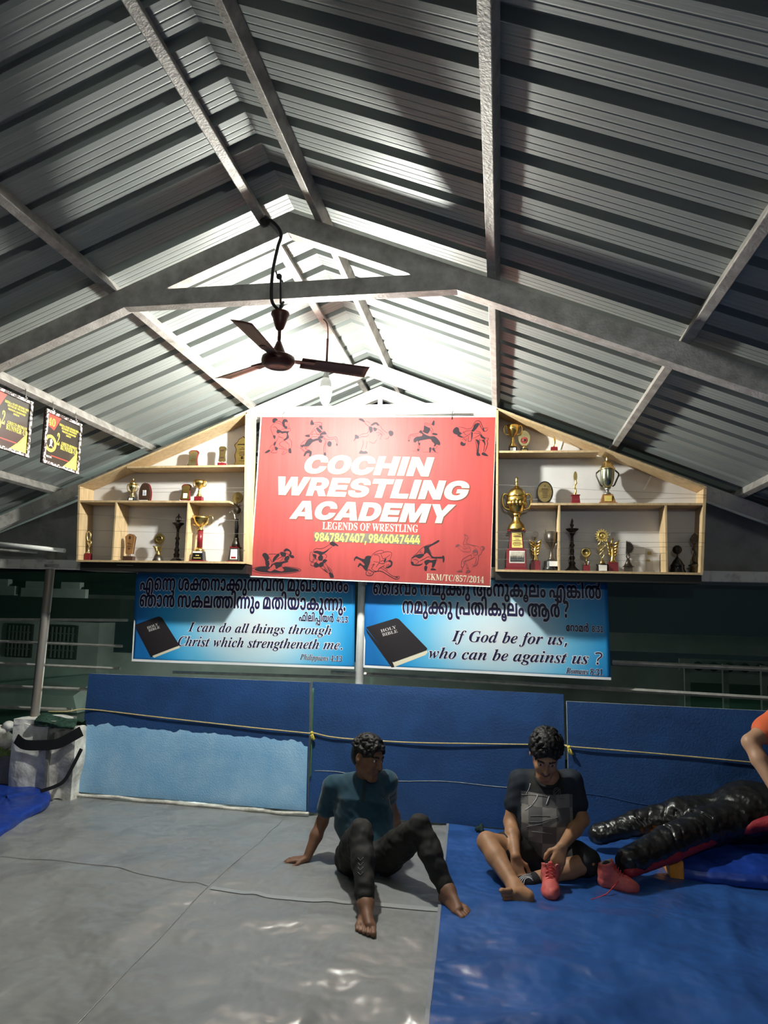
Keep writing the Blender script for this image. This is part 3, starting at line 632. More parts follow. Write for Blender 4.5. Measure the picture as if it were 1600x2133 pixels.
  '1': [224,[19,0,0,11,17,0,2005,0,2005,5,0,8,0,100,1992,-9,1988,-12,-6,0,1995,0,1993,8,0,7,2006,1,2015,7,10,7,14,11,23,0,0,-120,2000,-7,2004,-6,6,0,16,0,0,-11]],
  '2': [224,[7,0,0,21,30,30,2012,12,2013,20,2005,17,0,11,2000,11,1992,11,-7,0,1990,0,1991,-18,0,-17,1989,0,1986,9,0,11,2000,7,2010,12,2019,8,15,0,2022,0,2024,-18,0,-15,2000,-7,1995,-14,1988,-15,1980,-21,-15,-14,-20,-19,47,0,2006,0,2009,7,1,7,2,6,12,0,-1,-42]],
  '4': [224,[36,0,0,11,6,0,2006,0,2010,5,0,9,0,12,-55,0,0,12,56,94,28,0,0,-93,21,0,0,-13,-21,0,0,-12,2000,-9,2010,-5,7,0,2,0,0,-11],[17,50,41,0,0,35,2000,9,2001,21,0,9,1999,-3,1996,-8,1995,-9,1996,-7,-1,-2]],
  '5': [224,[49,-2,1985,0,1982,7,1992,11,0,6,2000,7,2009,7,7,0,2000,-6,2004,-11,2010,-7,8,0,2007,0,2011,6,2007,14,0,12,2000,15,1985,15,-13,0,1993,0,1990,-3,-5,-1,-9,4,6,69,76,0,1,-37,-11,0,-2,7,1999,4,1997,4,-5,0,-42,0,-3,-37,2003,1,2013,2,6,0,2023,0,2028,-22,0,-21,2000,-13,1991,-18,1984,-10,1982,-5]],
  '7': [224,[33,0,53,121,-52,0,1989,0,-1,-10,-1,-10,-12,0,1,42,95,0,0,-10,-55,-133]],
  '8': [224,[55,-2,1983,0,1978,10,1990,18,0,10,2000,13,2016,17,13,6,1988,7,1988,18,0,11,2000,10,2008,16,2021,11,17,0,2021,0,2022,-20,0,-15,2000,-12,1985,-14,-12,-7,2018,-8,2015,-19,0,-12,2000,-19,1973,-21],[60,84,2008,4,2006,12,0,10,2000,6,1996,10,1992,7,-6,0,1992,0,1991,-13,0,-9,2000,-11,2011,-11],[56,9,2010,0,2012,14,0,11,2000,10,1986,13,-15,7,1993,-4,1991,-14,0,-10,2000,-12,2012,-15]],
  '/': [149,[2,0,53,143,17,0,-53,-143]],
  '-': [129,[8,46,0,15,48,0,0,-15]],
 },
 'italic': {
  'I': [148,[-10,0,0,5,2006,0,2008,3,2005,9,3,8,22,85,2001,3,2001,5,0,2,2000,9,-14,0,0,5,62,0,0,-5,1993,0,1993,-3,-2,-4,1998,-4,-3,-9,-23,-85,1998,-6,0,-4,2000,-9,15,0,0,-5]],
  'C': [262,[60,-3,1983,0,1976,12,1987,24,0,16,2000,15,2010,28,2018,25,12,8,2018,13,21,0,2013,0,17,-5,2001,0,2004,-1,1,0,2005,0,2,6,6,0,-9,-46,-6,0,2000,19,1986,20,-13,0,1986,0,1976,-23,-9,-23,1991,-22,0,-21,2000,-17,2018,-19,14,0,2024,0,18,25,5,-4,1979,-30]],
  'P': [244,[-10,0,0,5,2006,0,2008,3,2005,9,3,8,22,85,2001,3,2001,5,0,2,2000,5,1993,4,-7,0,0,5,55,0,2045,0,0,-31,2000,-11,1986,-18,-12,-5,1988,-5,-26,0,-7,0,-11,-40,1999,-7,0,-3,2000,-5,2006,-4,8,0,0,-5],[59,71,2017,0,2017,19,0,18,2000,19,-18,0,1995,0,1997,-4,-2,-6,-12,-46,2002,0,2003,0]],
  'G': [297,[66,-3,1971,0,1969,30,0,25,2000,15,2010,28,2019,23,14,8,2010,6,2021,6,11,0,2006,0,2014,-2,8,-3,2003,-1,3,0,2004,0,2,6,5,0,-8,-44,-6,0,2000,18,1984,19,-14,0,1986,0,1976,-23,-9,-23,1991,-22,0,-20,2000,-19,2018,-20,17,0,2010,0,2009,9,3,9,5,21,2002,7,0,3,2000,5,1993,3,-8,1,0,4,56,0,0,-5,-1,0,1993,0,1996,-8,-2,-8,-9,-36,1976,-12]],
  'R': [256,[-10,0,0,5,2006,0,2008,3,2005,9,3,8,22,85,2001,3,2001,5,0,1,2000,6,1993,4,-7,0,0,5,53,0,2025,0,2024,-14,0,-16,2000,-12,1980,-19,-19,-4,17,-51,2002,-7,2008,-5,7,-1,0,-5,-40,0,-21,66,-6,0,-12,-42,1999,-6,0,-4,2000,-5,2006,-4,8,0,0,-5],[59,73,2016,0,2018,19,0,16,2000,20,-18,0,1996,0,1996,-3,-1,-6,-13,-46,2002,0,2002,0]],
  'a': [200,[16,-3,1990,0,1988,14,0,11,2000,10,2009,23,2013,21,9,6,2013,10,11,0,2012,0,3,-13,3,11,21,0,-16,-58,1998,-6,1998,-8,0,-1,2000,-5,3,0,2005,0,9,14,4,-3,1985,-26,-15,0,1987,0,0,13,2000,2,2001,7,1,3,1993,-12,1984,-13],[28,12,2004,0,2009,9,2008,14,2007,17,2003,16,0,6,2000,10,-8,0,1996,0,1990,-11,1991,-16,-3,-10,1997,-7,1997,-11,0,-5,2000,-12]],
  'b': [192,[23,-3,1993,0,1988,4,1993,5,0,3,2000,3,1,3,27,97,2002,8,0,3,2000,3,1996,3,-5,0,-4,0,0,5,2010,1,2021,3,11,2,-18,-64,2012,16,15,0,2010,0,2012,-14,0,-12,2000,-11,1991,-22,1985,-20,-10,-6,1986,-10],[27,4,2006,0,2010,9,2009,13,2007,17,2003,16,0,7,2000,6,1995,6,-4,0,1992,0,-5,-9,1997,-4,1995,-14,-3,-10,-6,-20,1998,-8,0,-3,2000,-6]],
  'c': [165,[28,-3,1985,0,1984,17,0,15,2000,15,2015,29,14,9,2014,10,13,0,2011,0,2012,-11,0,-7,2000,-6,1993,-7,-5,0,1995,0,1993,5,0,5,2000,3,2,3,2002,3,0,2,2000,4,-5,0,1996,0,1989,-11,1992,-17,1994,-20,0,-9,2000,-9,2008,-10,7,0,2012,0,12,19,5,-4,1984,-28]],
  'd': [199,[16,-3,1991,0,1988,14,0,13,2000,10,2007,20,2013,20,8,7,2013,11,13,0,2008,0,6,-4,8,25,2001,3,2000,5,0,2,2000,3,1995,3,-6,0,0,5,2009,1,2021,3,11,2,-31,-115,1999,-4,1998,-6,0,-1,2000,-2,3,0,2002,0,3,4,2003,3,5,7,4,-3,1992,-13,1987,-13,-8,0,1988,0,0,13,2000,6,2,7,1992,-13,1985,-13],[29,12,2004,0,2009,10,2008,15,2007,17,2003,15,0,5,2000,10,-7,0,1996,0,1991,-8,1991,-14,1993,-16,1996,-16,0,-7,2000,-5,2005,-6]],
  'e': [160,[26,-3,1987,0,1984,17,0,15,2000,11,2010,22,2016,19,2019,11,10,0,2011,0,2011,-10,0,-8,2000,-12,1975,-21,-26,-4,1999,-5,0,-6,2000,-7,2008,-8,6,0,2011,0,11,17,6,-3,1985,-28],[25,44,2009,2,2015,10,2009,14,0,7,2000,4,1996,5,-3,0,1993,0,-7,-11,1993,-11]],
  'f': [115,[-20,-41,1993,0,1990,9,0,7,2000,5,2005,6,5,0,2004,0,2005,-5,0,-4,2000,-4,-1,-2,1998,-2,0,-1,2000,-3,3,0,2005,0,2006,9,3,7,2002,7,2006,25,4,18,10,51,-14,0,2,8,14,0,2006,25,2023,25,14,0,2010,0,2011,-9,0,-7,2000,-10,-10,0,1996,0,1994,5,0,4,2000,3,1,2,2002,2,0,2,2000,2,-3,0,1994,0,-5,-10,1995,-11,-5,-23,17,0,-1,-8,-17,0,-11,-48,1995,-26,1987,-33,1981,-16]],
  'g': [178,[23,-41,1982,0,1980,12,0,9,2000,8,2012,9,13,5,1989,6,0,7,2000,5,2009,9,9,5,1993,5,1993,10,0,7,2000,10,2011,16,2019,10,11,0,2016,0,13,-10,17,0,-1,-8,-11,0,2000,-2,2001,-3,0,-2,2000,-10,1988,-16,1980,-10,-12,0,1995,0,-5,1,1995,-4,0,-3,2000,-4,8,-2,2005,-2,2014,-4,2014,-7,3,-3,2005,-6,0,-8,2000,-9,1988,-14,1980,-7],[35,37,2005,0,2009,11,2006,16,0,9,2000,13,-9,0,1995,0,1990,-12,1995,-16,0,-9,2000,-12],[25,-35,2011,0,2012,9,0,6,2000,7,-7,3,1993,4,-16,5,1984,-7,0,-10,2000,-7,2013,-10]],
  'h': [213,[62,-3,1987,0,0,15,2000,5,2005,16,4,13,7,20,2001,5,0,2,2000,5,-3,0,1989,0,-13,-23,1987,-23,-7,-32,-25,0,30,111,2002,5,2001,6,0,0,2000,4,1996,3,-6,0,-3,0,0,5,2008,1,2021,3,13,2,-22,-81,2011,17,2019,16,11,0,2015,0,0,-15,2000,-8,-6,-18,-10,-29,2000,-1,1999,-3,0,-1,2000,-4,3,0,2005,0,10,16,4,-2,1984,-30]],
  'i': [116,[39,111,1995,0,1992,7,0,6,2000,5,2008,8,5,0,2006,0,2007,-8,0,-5,2000,-6,1993,-7],[15,-2,1993,0,1992,7,0,7,2000,3,2002,8,1,3,10,37,2001,4,2002,7,0,2,2000,5,-8,0,-2,0,0,5,2011,1,2019,4,9,1,-18,-67,1998,-5,0,-4,2000,-3,3,0,2005,0,9,14,4,-3,1985,-26]],
  'l': [103,[12,-3,1993,0,1992,8,0,7,2000,3,2001,7,1,3,24,86,2003,10,0,2,2000,6,-9,0,-1,0,-1,5,2023,3,16,3,-30,-114,1999,-3,1999,-5,0,-2,2000,-4,3,0,2005,0,9,14,4,-3,1992,-13,1986,-13]],
  'm': [312,[113,-2,1987,0,0,14,2000,5,2004,17,4,12,7,20,2002,5,0,3,2000,4,-4,0,1992,0,-10,-14,1990,-14,-11,-32,-6,-18,-23,0,21,66,2001,6,0,2,2000,4,-4,0,1995,0,1989,-11,-6,-10,1993,-11,1990,-28,-4,-18,-24,0,17,63,2001,5,2001,7,0,1,2000,5,-8,0,-2,0,0,5,2017,2,23,4,-10,-34,2011,17,2019,17,11,0,2015,0,0,-15,2000,-4,-2,-8,2010,14,2017,13,10,0,2015,0,0,-15,2000,-8,-6,-18,-10,-28,2000,-2,1999,-3,0,-1,2000,-4,3,0,2003,0,3,4,2001,1,2004,6,2,3,5,-3,1991,-13,1986,-13]],
  'n': [213,[63,-3,1987,0,0,15,2000,5,2004,16,5,13,7,20,2001,5,0,2,2000,5,-4,0,1990,0,-12,-21,1993,-11,1990,-28,-4,-18,-24,0,17,63,2001,5,2001,7,0,1,2000,5,-8,0,-2,0,0,5,2017,2,23,4,-10,-34,2011,17,2019,17,11,0,2015,0,0,-15,2000,-3,1997,-13,-3,-10,1989,-33,0,-1,2000,-4,3,0,2003,0,3,3,2003,4,5,7,4,-3,1991,-13,1986,-14]],
  'o': [188,[29,-3,1986,0,1982,18,0,14,2000,11,2009,22,2016,19,2020,11,10,0,2016,0,2017,-17,0,-15,2000,-10,1991,-22,1984,-19,1980,-12],[31,4,2004,0,2009,10,2008,16,2006,18,2003,18,0,6,2000,14,-10,0,1996,0,1991,-10,1992,-16,1994,-18,1997,-18,0,-7,2000,-13]],
  'p': [196,[-23,-41,0,5,2005,0,2006,4,2002,7,1,4,23,89,2001,4,0,3,2000,4,1996,2,-6,0,0,5,2011,2,2019,3,8,1,-6,-20,2015,20,16,0,2009,0,2012,-13,0,-12,2000,-12,1990,-25,1984,-20,1981,-13,-10,0,1992,0,-6,5,-6,-22,1999,-4,0,-5,2000,-4,2006,-3,7,0,0,-5],[30,4,2005,0,2010,10,2008,15,2007,17,2004,15,0,6,2000,5,1995,6,-3,0,1984,0,-9,-36,-5,-19,1997,-8,0,-4,2000,-7]],
  'r': [155,[-4,0,17,63,2001,5,2001,7,0,1,2000,5,-8,0,-2,0,0,5,2017,2,23,4,-11,-36,2005,10,2008,13,4,4,2004,5,2007,4,4,0,2011,0,0,-13,2000,-7,1994,-7,-5,0,1994,0,-5,6,1999,1,0,0,1994,0,-10,-20,1995,-10,1991,-26,-4,-16]],
  's': [150,[27,-3,1993,0,-12,4,1999,1,-3,0,1996,0,-2,-4,-5,1,5,33,6,-1,2002,-27,18,0,2012,0,0,12,2000,3,1996,8,-4,5,-8,9,1995,8,1993,13,0,6,2000,10,2015,14,11,0,2008,0,11,-3,2001,-1,2002,0,1,0,2004,0,2,3,5,0,-4,-30,-5,1,1996,24,-15,0,1995,0,1994,-6,0,-4,2000,-7,8,-9,2003,-4,2007,-8,2,-4,2004,-5,2004,-9,0,-6,2000,-7,1992,-13,1987,-7]],
  't': [110,[9,-3,1986,0,0,15,2000,1,2001,5,1,3,16,60,-9,0,0,7,2021,8,15,22,8,0,-8,-29,16,0,-3,-8,-15,0,-15,-50,1999,-5,1998,-7,0,-2,2000,-5,3,0,2005,0,10,16,5,-3,1991,-14,1984,-14]],
  'u': [213,[14,-3,1985,0,0,15,2000,4,2003,13,2,10,7,24,2003,9,0,4,2000,5,-8,0,-2,0,0,5,2008,1,2020,3,11,2,-19,-69,1999,-4,0,-3,2000,-4,3,0,2011,0,13,22,2013,22,7,34,24,0,1981,-71,0,-2,2000,-1,2001,-3,2,0,2002,0,3,4,2002,1,2004,5,2,4,5,-3,1991,-13,1985,-14,-8,0,1994,0,1992,8,0,7,2000,2,4,17,1990,-17,1980,-17]],
  'w': [250,[14,-3,0,10,2000,24,1999,30,-2,7,1998,14,-7,0,-2,-1,-1,6,30,5,2006,0,2,-53,31,53,5,0,6,-66,2007,7,2009,12,2,5,2003,5,2003,7,0,2,2000,3,-5,5,1996,4,0,5,2000,5,2006,7,5,0,2006,0,2006,-8,0,-6,2000,-22,-44,-50,-9,-10,-5,0,-6,56,-33,-56]],
  '1': [224,[19,0,0,11,17,0,2005,0,2005,5,0,8,0,100,1992,-9,1988,-12,-6,0,1995,0,1993,8,0,7,2006,1,2015,7,10,7,14,11,23,0,0,-120,2000,-7,2004,-6,6,0,16,0,0,-11]],
  '3': [224,[49,-2,1985,0,1981,7,1991,11,0,6,2000,8,2010,8,7,0,2000,-13,2013,-13,11,0,2007,0,2011,5,2007,13,0,11,2000,12,1984,15,-15,0,-13,0,0,12,14,0,2013,0,2012,16,0,13,2000,11,1992,13,-9,0,1993,0,1993,-9,1997,-15,0,-7,1988,0,1986,8,0,9,2000,11,2023,15,21,0,2022,0,2025,-17,0,-16,2000,-13,1982,-18,-13,-5,2008,-1,2016,-8,2012,-14,0,-12,2000,-12,1991,-17,1984,-10,1981,-4]],
  '4': [224,[36,0,0,11,6,0,2006,0,2010,5,0,9,0,12,-55,0,0,12,56,94,28,0,0,-93,21,0,0,-13,-21,0,0,-12,2000,-9,2010,-5,7,0,2,0,0,-11],[17,50,41,0,0,35,2000,9,2001,21,0,9,1999,-3,1996,-8,1995,-9,1996,-7,-1,-2]],
  '8': [224,[55,-2,1983,0,1978,10,1990,18,0,10,2000,13,2016,17,13,6,1988,7,1988,18,0,11,2000,10,2008,16,2021,11,17,0,2021,0,2022,-20,0,-15,2000,-12,1985,-14,-12,-7,2018,-8,2015,-19,0,-12,2000,-19,1973,-21],[60,84,2008,4,2006,12,0,10,2000,6,1996,10,1992,7,-6,0,1992,0,1991,-13,0,-9,2000,-11,2011,-11],[56,9,2010,0,2012,14,0,11,2000,10,1986,13,-15,7,1993,-4,1991,-14,0,-10,2000,-12,2012,-15]],
  ':': [107,[27,83,1995,0,1992,6,0,7,2000,8,2008,6,5,0,2005,0,2007,-6,0,-8,2000,-7,1993,-6],[27,-3,1995,0,1992,7,0,7,2000,7,2008,6,5,0,2005,0,2007,-6,0,-7,2000,-7,1993,-7]],
  ',': [107,[8,-26,2003,12,2006,27,1,10,19,0,1,-2,1998,-11,1990,-25,-5,-11]],
  '.': [107,[27,-3,1995,0,1992,7,0,7,2000,7,2008,6,5,0,2005,0,2007,-6,0,-7,2000,-7,1993,-7]],
  '?': [174,[28,40,0,6,2000,7,2003,11,2007,10,7,6,2008,6,2008,9,2004,8,0,6,2000,10,1987,10,-11,0,1990,0,1985,-5,-7,-3,-7,14,2008,4,2020,6,12,0,2019,0,2021,-19,0,-16,2000,-9,1994,-13,1989,-10,-7,-6,1993,-6,1993,-8,1998,-9,0,-5,0,-4],[36,-3,1994,0,1993,7,0,7,2000,7,2007,6,6,0,2005,0,2007,-6,0,-7,2000,-7,1993,-7]],
 },
 'mal': {
  'a': [674,[83,115,2011,0,2024,-3,11,-4,2002,-1,2004,-4,2,-1,2007,-2,2012,-8,2008,-10,0,-7,2000,-6,1996,-8,1992,-7,-6,-3,-1,2,2010,-3,2011,-13,0,-9,2000,-8,1991,-14,1980,-8,-17,0,1981,0,1976,13,1989,23,0,14,2000,12,2008,20,2016,17,11,6,2002,1,2003,3,2,1,2009,3,2021,4,11,0,2014,0,2020,-5,2014,-9,6,-6,14,-53,0,-42,-32,0,0,49,2000,14,1995,18,-7,6,1996,3,1988,4,-8,0,1995,0,1989,-2,-4,-1,1992,-2,1988,-8,1991,-12,1996,-14,0,-7,2000,-15,2012,-13,11,0,2008,0,2008,5,0,5,2000,5,1992,5,-9,0,-6,0,0,23,4,0,2009,0,2008,6,0,5,2000,6,1989,9,-13,2,1994,1,1988,2,-7,0,1985,0,1980,-10,1991,-17,0,-11,2000,-9,2005,-14,2008,-13,7,-7,-23,-15,1992,7,1986,17,1992,21,0,13,2000,11,2008,21,2017,17,2029,10],[280,-2,1984,0,1980,12,1991,19,0,12,2000,19,2021,22,19,0,2013,0,2018,-12,2011,-19,1,-10,-13,0,1999,5,1994,9,1991,6,-6,0,1991,0,1992,-11,0,-9,2000,-7,2003,-9,2007,-5,5,0,2006,0,2008,6,2004,12,0,10,2000,3,1999,7,-1,3,2000,1,2001,3,0,1,1998,7,1990,12,1981,7,-13,0,1991,0,1989,-3,-5,-4,1996,-3,1994,-9,1998,-14,0,-11,0,-10,-21,55,2006,6,2016,10,2021,6,16,0,2018,0,2028,-10,2020,-19,2009,-25,0,-14,2000,-16,1988,-22,1978,-11]],
  'aa': [745,[83,115,2011,0,2024,-3,11,-4,2002,-1,2004,-4,2,-1,2007,-2,2012,-8,2008,-10,0,-7,2000,-6,1996,-8,1992,-7,-6,-3,-1,2,2010,-3,2011,-13,0,-9,2000,-8,1991,-14,1980,-8,-17,0,1981,0,1976,13,1989,23,0,14,2000,12,2008,20,2016,17,11,6,2002,1,2003,3,2,1,2009,3,2021,4,11,0,2014,0,2020,-5,2014,-9,6,-6,14,-51,0,-44,-32,0,0,49,2000,14,1995,18,-7,6,1996,3,1988,4,-8,0,1995,0,1989,-2,-4,-1,1992,-2,1988,-8,1991,-12,1996,-14,0,-7,2000,-15,2012,-13,11,0,2008,0,2008,5,0,5,2000,5,1992,5,-9,0,-6,0,0,23,4,0,2009,0,2008,6,0,5,2000,6,1989,9,-13,2,1994,1,1988,2,-7,0,1985,0,1980,-10,1991,-17,0,-11,2000,-9,2005,-14,2008,-13,7,-7,-23,-15,1992,7,1986,17,1992,21,0,13,2000,11,2008,21,2017,17,2029,10],[253,115,2018,0,2029,-11,2019,-22,3,-15,2002,-5,2001,-10,0,-6,2000,-17,1989,-21,1978,-10,-16,0,1986,0,1980,10,1990,17,0,12,2000,21,2031,23,28,0,2004,0,2007,0,3,-1,8,0,2017,-3,2025,-17,2012,-24,0,-16,2000,-12,1993,-22,1983,-16,1974,-10,-20,0,1991,0,1981,3,-8,2,9,22,2006,-2,2013,-2,7,0,2013,0,2015,7,2009,11,2003,13,0,6,2000,10,1995,14,1991,10,-7,3,-7,1,1996,1,1993,0,-4,0,1989,0,1987,-6,1994,-10,0,-7,2000,-5,2003,-7,2007,-4,4,0,2009,0,2009,12,0,14,2000,6,1998,12,-2,5,-2,6,1996,6,1990,7,1986,4,-9,0,1992,0,1989,-3,-4,-4,1996,-3,1994,-9,1998,-14,0,-11,0,-6,-21,51,2006,6,2015,10,2022,6]],
  'aavowelsign': [236,[110,57,2000,-12,1995,-21,1988,-17,1979,-9,-16,0,1986,0,1981,7,1989,11,1993,14,-1,7,33,5,2001,-5,2004,-10,2008,-7,6,0,2008,0,2009,9,2004,17,0,10,2000,11,1996,17,1991,9,-7,0,1994,0,1992,-7,1996,-10,-2,-5,-33,5,2002,7,2008,14,2012,12,2019,6,13,0,2015,0,2020,-9,2012,-17,2005,-21]],
  'aivowelsign': [645,[54,-2,1988,0,1978,10,1987,23,0,18,2000,14,2011,25,2020,18,2029,9,18,0,2019,0,2026,-9,2016,-17,2008,-21,0,-12,2000,-13,1992,-21,1987,-17,-9,-7,-23,15,2006,7,2009,12,2005,15,0,9,2000,11,1992,16,1982,9,-13,0,1987,0,1979,-11,1989,-20,0,-13,2000,-11,2004,-13,2008,-5,4,0,2004,0,2005,3,2003,7,0,5,2000,7,1994,8,-7,0,1993,0,1987,-8,-7,-8,-3,21,2006,6,2019,10,13,0,2012,0,2016,-9,2008,-15,0,-11,2000,-12,1991,-16,1981,-9],[216,-2,1987,0,1978,10,1987,23,0,18,2000,14,2011,25,2020,18,2029,9,19,0,2018,0,2026,-9,2016,-17,2008,-21,0,-12,2000,-13,1993,-21,1986,-17,-9,-7,-22,15,2006,7,2008,12,2005,15,0,9,2000,11,1992,16,1983,9,-13,0,1986,0,1979,-11,1989,-20,0,-13,2000,-11,2004,-13,2008,-5,5,0,2003,0,2006,3,2003,7,0,5,2000,7,1993,8,-7,0,1993,0,1987,-8,-7,-8,-3,21,2007,6,2018,10,13,0,2012,0,2016,-9,2009,-15,0,-11,2000,-12,1990,-16,1981,-9]],
  'anusvara': [205,[51,-2,1986,0,1980,9,1989,18,0,11,2000,12,2011,17,2020,10,14,0,2014,0,2021,-9,2011,-18,0,-12,2000,-11,1989,-18,1979,-9],[51,53,1993,0,1991,-8,0,-9,2000,-8,2009,-8,7,0,2007,0,2009,8,0,8,2000,9,1991,8]],
  'da': [291,[86,115,2018,0,2022,-8,2011,-15,0,-9,2000,-9,1992,-13,-11,-5,0,1,2011,-4,2010,-14,0,-10,2000,-15,1978,-16,-21,0,1992,0,1986,1,-5,1,4,22,2005,-1,2008,-1,4,0,2009,0,2008,6,0,6,2000,3,1997,4,-2,2,1997,2,1992,2,-7,0,-10,0,0,22,9,0,2007,0,2008,2,3,2,2001,2,2002,4,0,3,2000,6,1991,7,-10,0,1986,0,1980,-13,1990,-22,0,-15,2000,-10,2003,-19,3,-9,-31,-6,1997,10,1996,25,0,11,2000,21,2017,32,2034,17]],
  'e': [567,[54,73,2017,0,2021,-11,2010,-18,0,-10,2000,-5,1997,-11,-2,-4,-1,9,95,0,-1,-23,-114,0,-11,12,2002,4,2004,10,0,6,2000,8,1992,11,-8,0,1994,0,1992,-5,1997,-8,0,-6,2000,-7,2005,-11,3,-5,-25,-11,1993,8,1992,17,0,11,2000,12,2012,18,2022,9],[200,115,2019,0,2028,-11,2019,-21,2009,-31,0,-18,2000,-17,1993,-27,1987,-24,-9,-12,-25,14,2007,10,2009,21,2005,22,0,13,2000,12,1995,21,1990,16,1985,10,-12,0,1985,0,1980,-17,1990,-29,0,-19,2000,-4,2000,-9,1,-4,2000,-1,2000,-2,0,-1,2000,-10,2005,-14,2008,-7,5,0,2004,0,2,3,2001,1,2000,4,0,3,0,90,33,0,0,-84,2000,-12,1994,-13,-5,-5,1996,-4,1986,-5,-10,0,1983,0,1977,17,1988,33,0,25,2000,18,2009,31,2019,24,2029,13]],
  'eevowelsign': [267,[80,-2,1984,0,1974,6,1980,15,1989,22,0,16,2000,15,2011,22,2020,14,2027,7,16,0,2017,0,2019,-8,2009,-13,0,-8,2000,-10,1992,-12,1984,-6,-11,0,1987,0,1985,7,1994,13,0,7,2000,4,2002,7,2,2,28,4,1996,-2,1996,-8,0,-5,2000,-5,2004,-5,5,0,2005,0,2004,4,0,4,2000,5,1992,5,-6,0,1997,0,1994,0,-3,-1,1989,0,1985,-10,1992,-16,0,-11,2000,-11,2007,-17,2015,-10,12,0,2002,-1,2006,0,3,0,2004,0,2007,3,2003,4,0,3,2000,4,1996,4,-4,0,1995,0,1995,-5,0,-5,2000,-4,2003,-8,4,-3,-28,4,1999,3,1998,7,0,4,2000,7,2006,12,2015,7,13,0,2011,0,2015,-6,2009,-12,0,-10,2000,-8,1991,-13,1980,-8]],
  'evowelsign': [323,[54,-2,1988,0,1978,10,1987,23,0,18,2000,14,2011,25,2020,18,2029,9,18,0,2019,0,2026,-9,2016,-17,2008,-21,0,-12,2000,-13,1992,-21,1987,-17,-9,-7,-23,15,2006,7,2009,12,2005,15,0,9,2000,11,1992,16,1982,9,-13,0,1987,0,1979,-11,1989,-20,0,-13,2000,-11,2004,-13,2008,-5,4,0,2004,0,2005,3,2003,7,0,5,2000,7,1994,8,-7,0,1993,0,1987,-8,-7,-8,-3,21,2006,6,2019,10,13,0,2012,0,2016,-9,2008,-15,0,-11,2000,-12,1991,-16,1981,-9]],
  'ivowelsign': [113,[-4,170,2009,0,2014,-3,6,-4,2007,-4,2009,-14,2003,-19,0,-16,0,-110,-32,0,0,106,2000,11,1999,14,1998,9,-2,2,1998,3,1995,3,-5,0,1997,0,1994,-3,1997,-6,0,-4,2000,-2,2000,-4,1,-1,-32,-4,1999,3,2000,5,0,3,2000,12,2011,15,2021,8]],
  'ka': [469,[48,-2,1979,0,1979,18,0,17,2000,10,2009,14,7,5,2006,3,2013,4,2019,1,13,0,92,0,2018,0,2023,-4,8,-5,2007,-4,2008,-14,0,-10,2000,-18,1976,-17,-18,0,1995,0,1991,1,-4,1,5,22,2002,-1,2005,-1,3,0,2006,0,2007,7,0,6,2000,4,1997,5,-3,2,1996,2,1989,2,-10,0,-101,0,1991,0,1990,-2,-4,-2,1998,-2,1996,-5,0,-4,2000,-4,2004,-6,2007,-3,5,0,2006,0,2011,4,6,5,14,-20,1993,-4,1988,-5,1986,-2],[118,115,2020,0,2025,-15,2011,-26,0,-17,2000,-19,1987,-27,1975,-13,-18,0,1986,0,1978,8,-7,8,1993,8,1994,22,0,13,2000,27,2029,31],[118,93,1987,0,1988,-19,0,-18,2000,-11,2006,-16,2010,-9,9,0,2008,0,2011,9,2005,16,0,12,2000,11,1995,16,1989,9]],
  'kaka': [681,[118,115,2020,0,2025,-15,2011,-26,0,-17,2000,-19,1987,-27,1975,-13,-18,0,1986,0,1978,8,-7,8,1993,8,1994,22,0,13,2000,27,2029,31],[118,93,1987,0,1988,-19,0,-18,2000,-11,2006,-16,2010,-9,9,0,2008,0,2011,9,2005,16,0,12,2000,11,1995,16,1989,9],[48,-2,1979,0,1979,18,0,17,2000,10,2009,14,7,5,2006,3,2013,4,2019,1,13,0,149,0,2011,0,2013,-1,2010,-3,4,-3,2008,-5,2008,-14,0,-10,2000,-17,1977,-19,-19,0,1985,0,1979,10,1988,20,0,15,2000,5,2001,7,1,4,2000,2,2000,2,1,2,2003,12,2013,19,2019,13,2024,6,15,0,2019,0,2027,-10,2017,-17,2007,-21,0,-11,2000,-13,1992,-21,1987,-17,-10,-7,-22,15,2006,7,2009,12,2005,15,0,9,2000,11,1991,16,1982,9,-12,0,1990,0,1982,-7,1987,-13,-3,-10,2000,-2,1999,-3,0,-2,2000,-2,1999,-6,0,-4,2000,-9,2005,-10,2008,-4,4,0,2006,0,2006,6,0,6,2000,4,1998,5,-3,2,1998,3,1991,2,-9,0,-154,0,1991,0,1990,-2,-4,-2,1998,-2,1996,-5,0,-4,2000,-4,2004,-6,2007,-3,5,0,2006,0,2011,4,6,5,14,-20,1993,-4,1988,-5,1986,-2]],
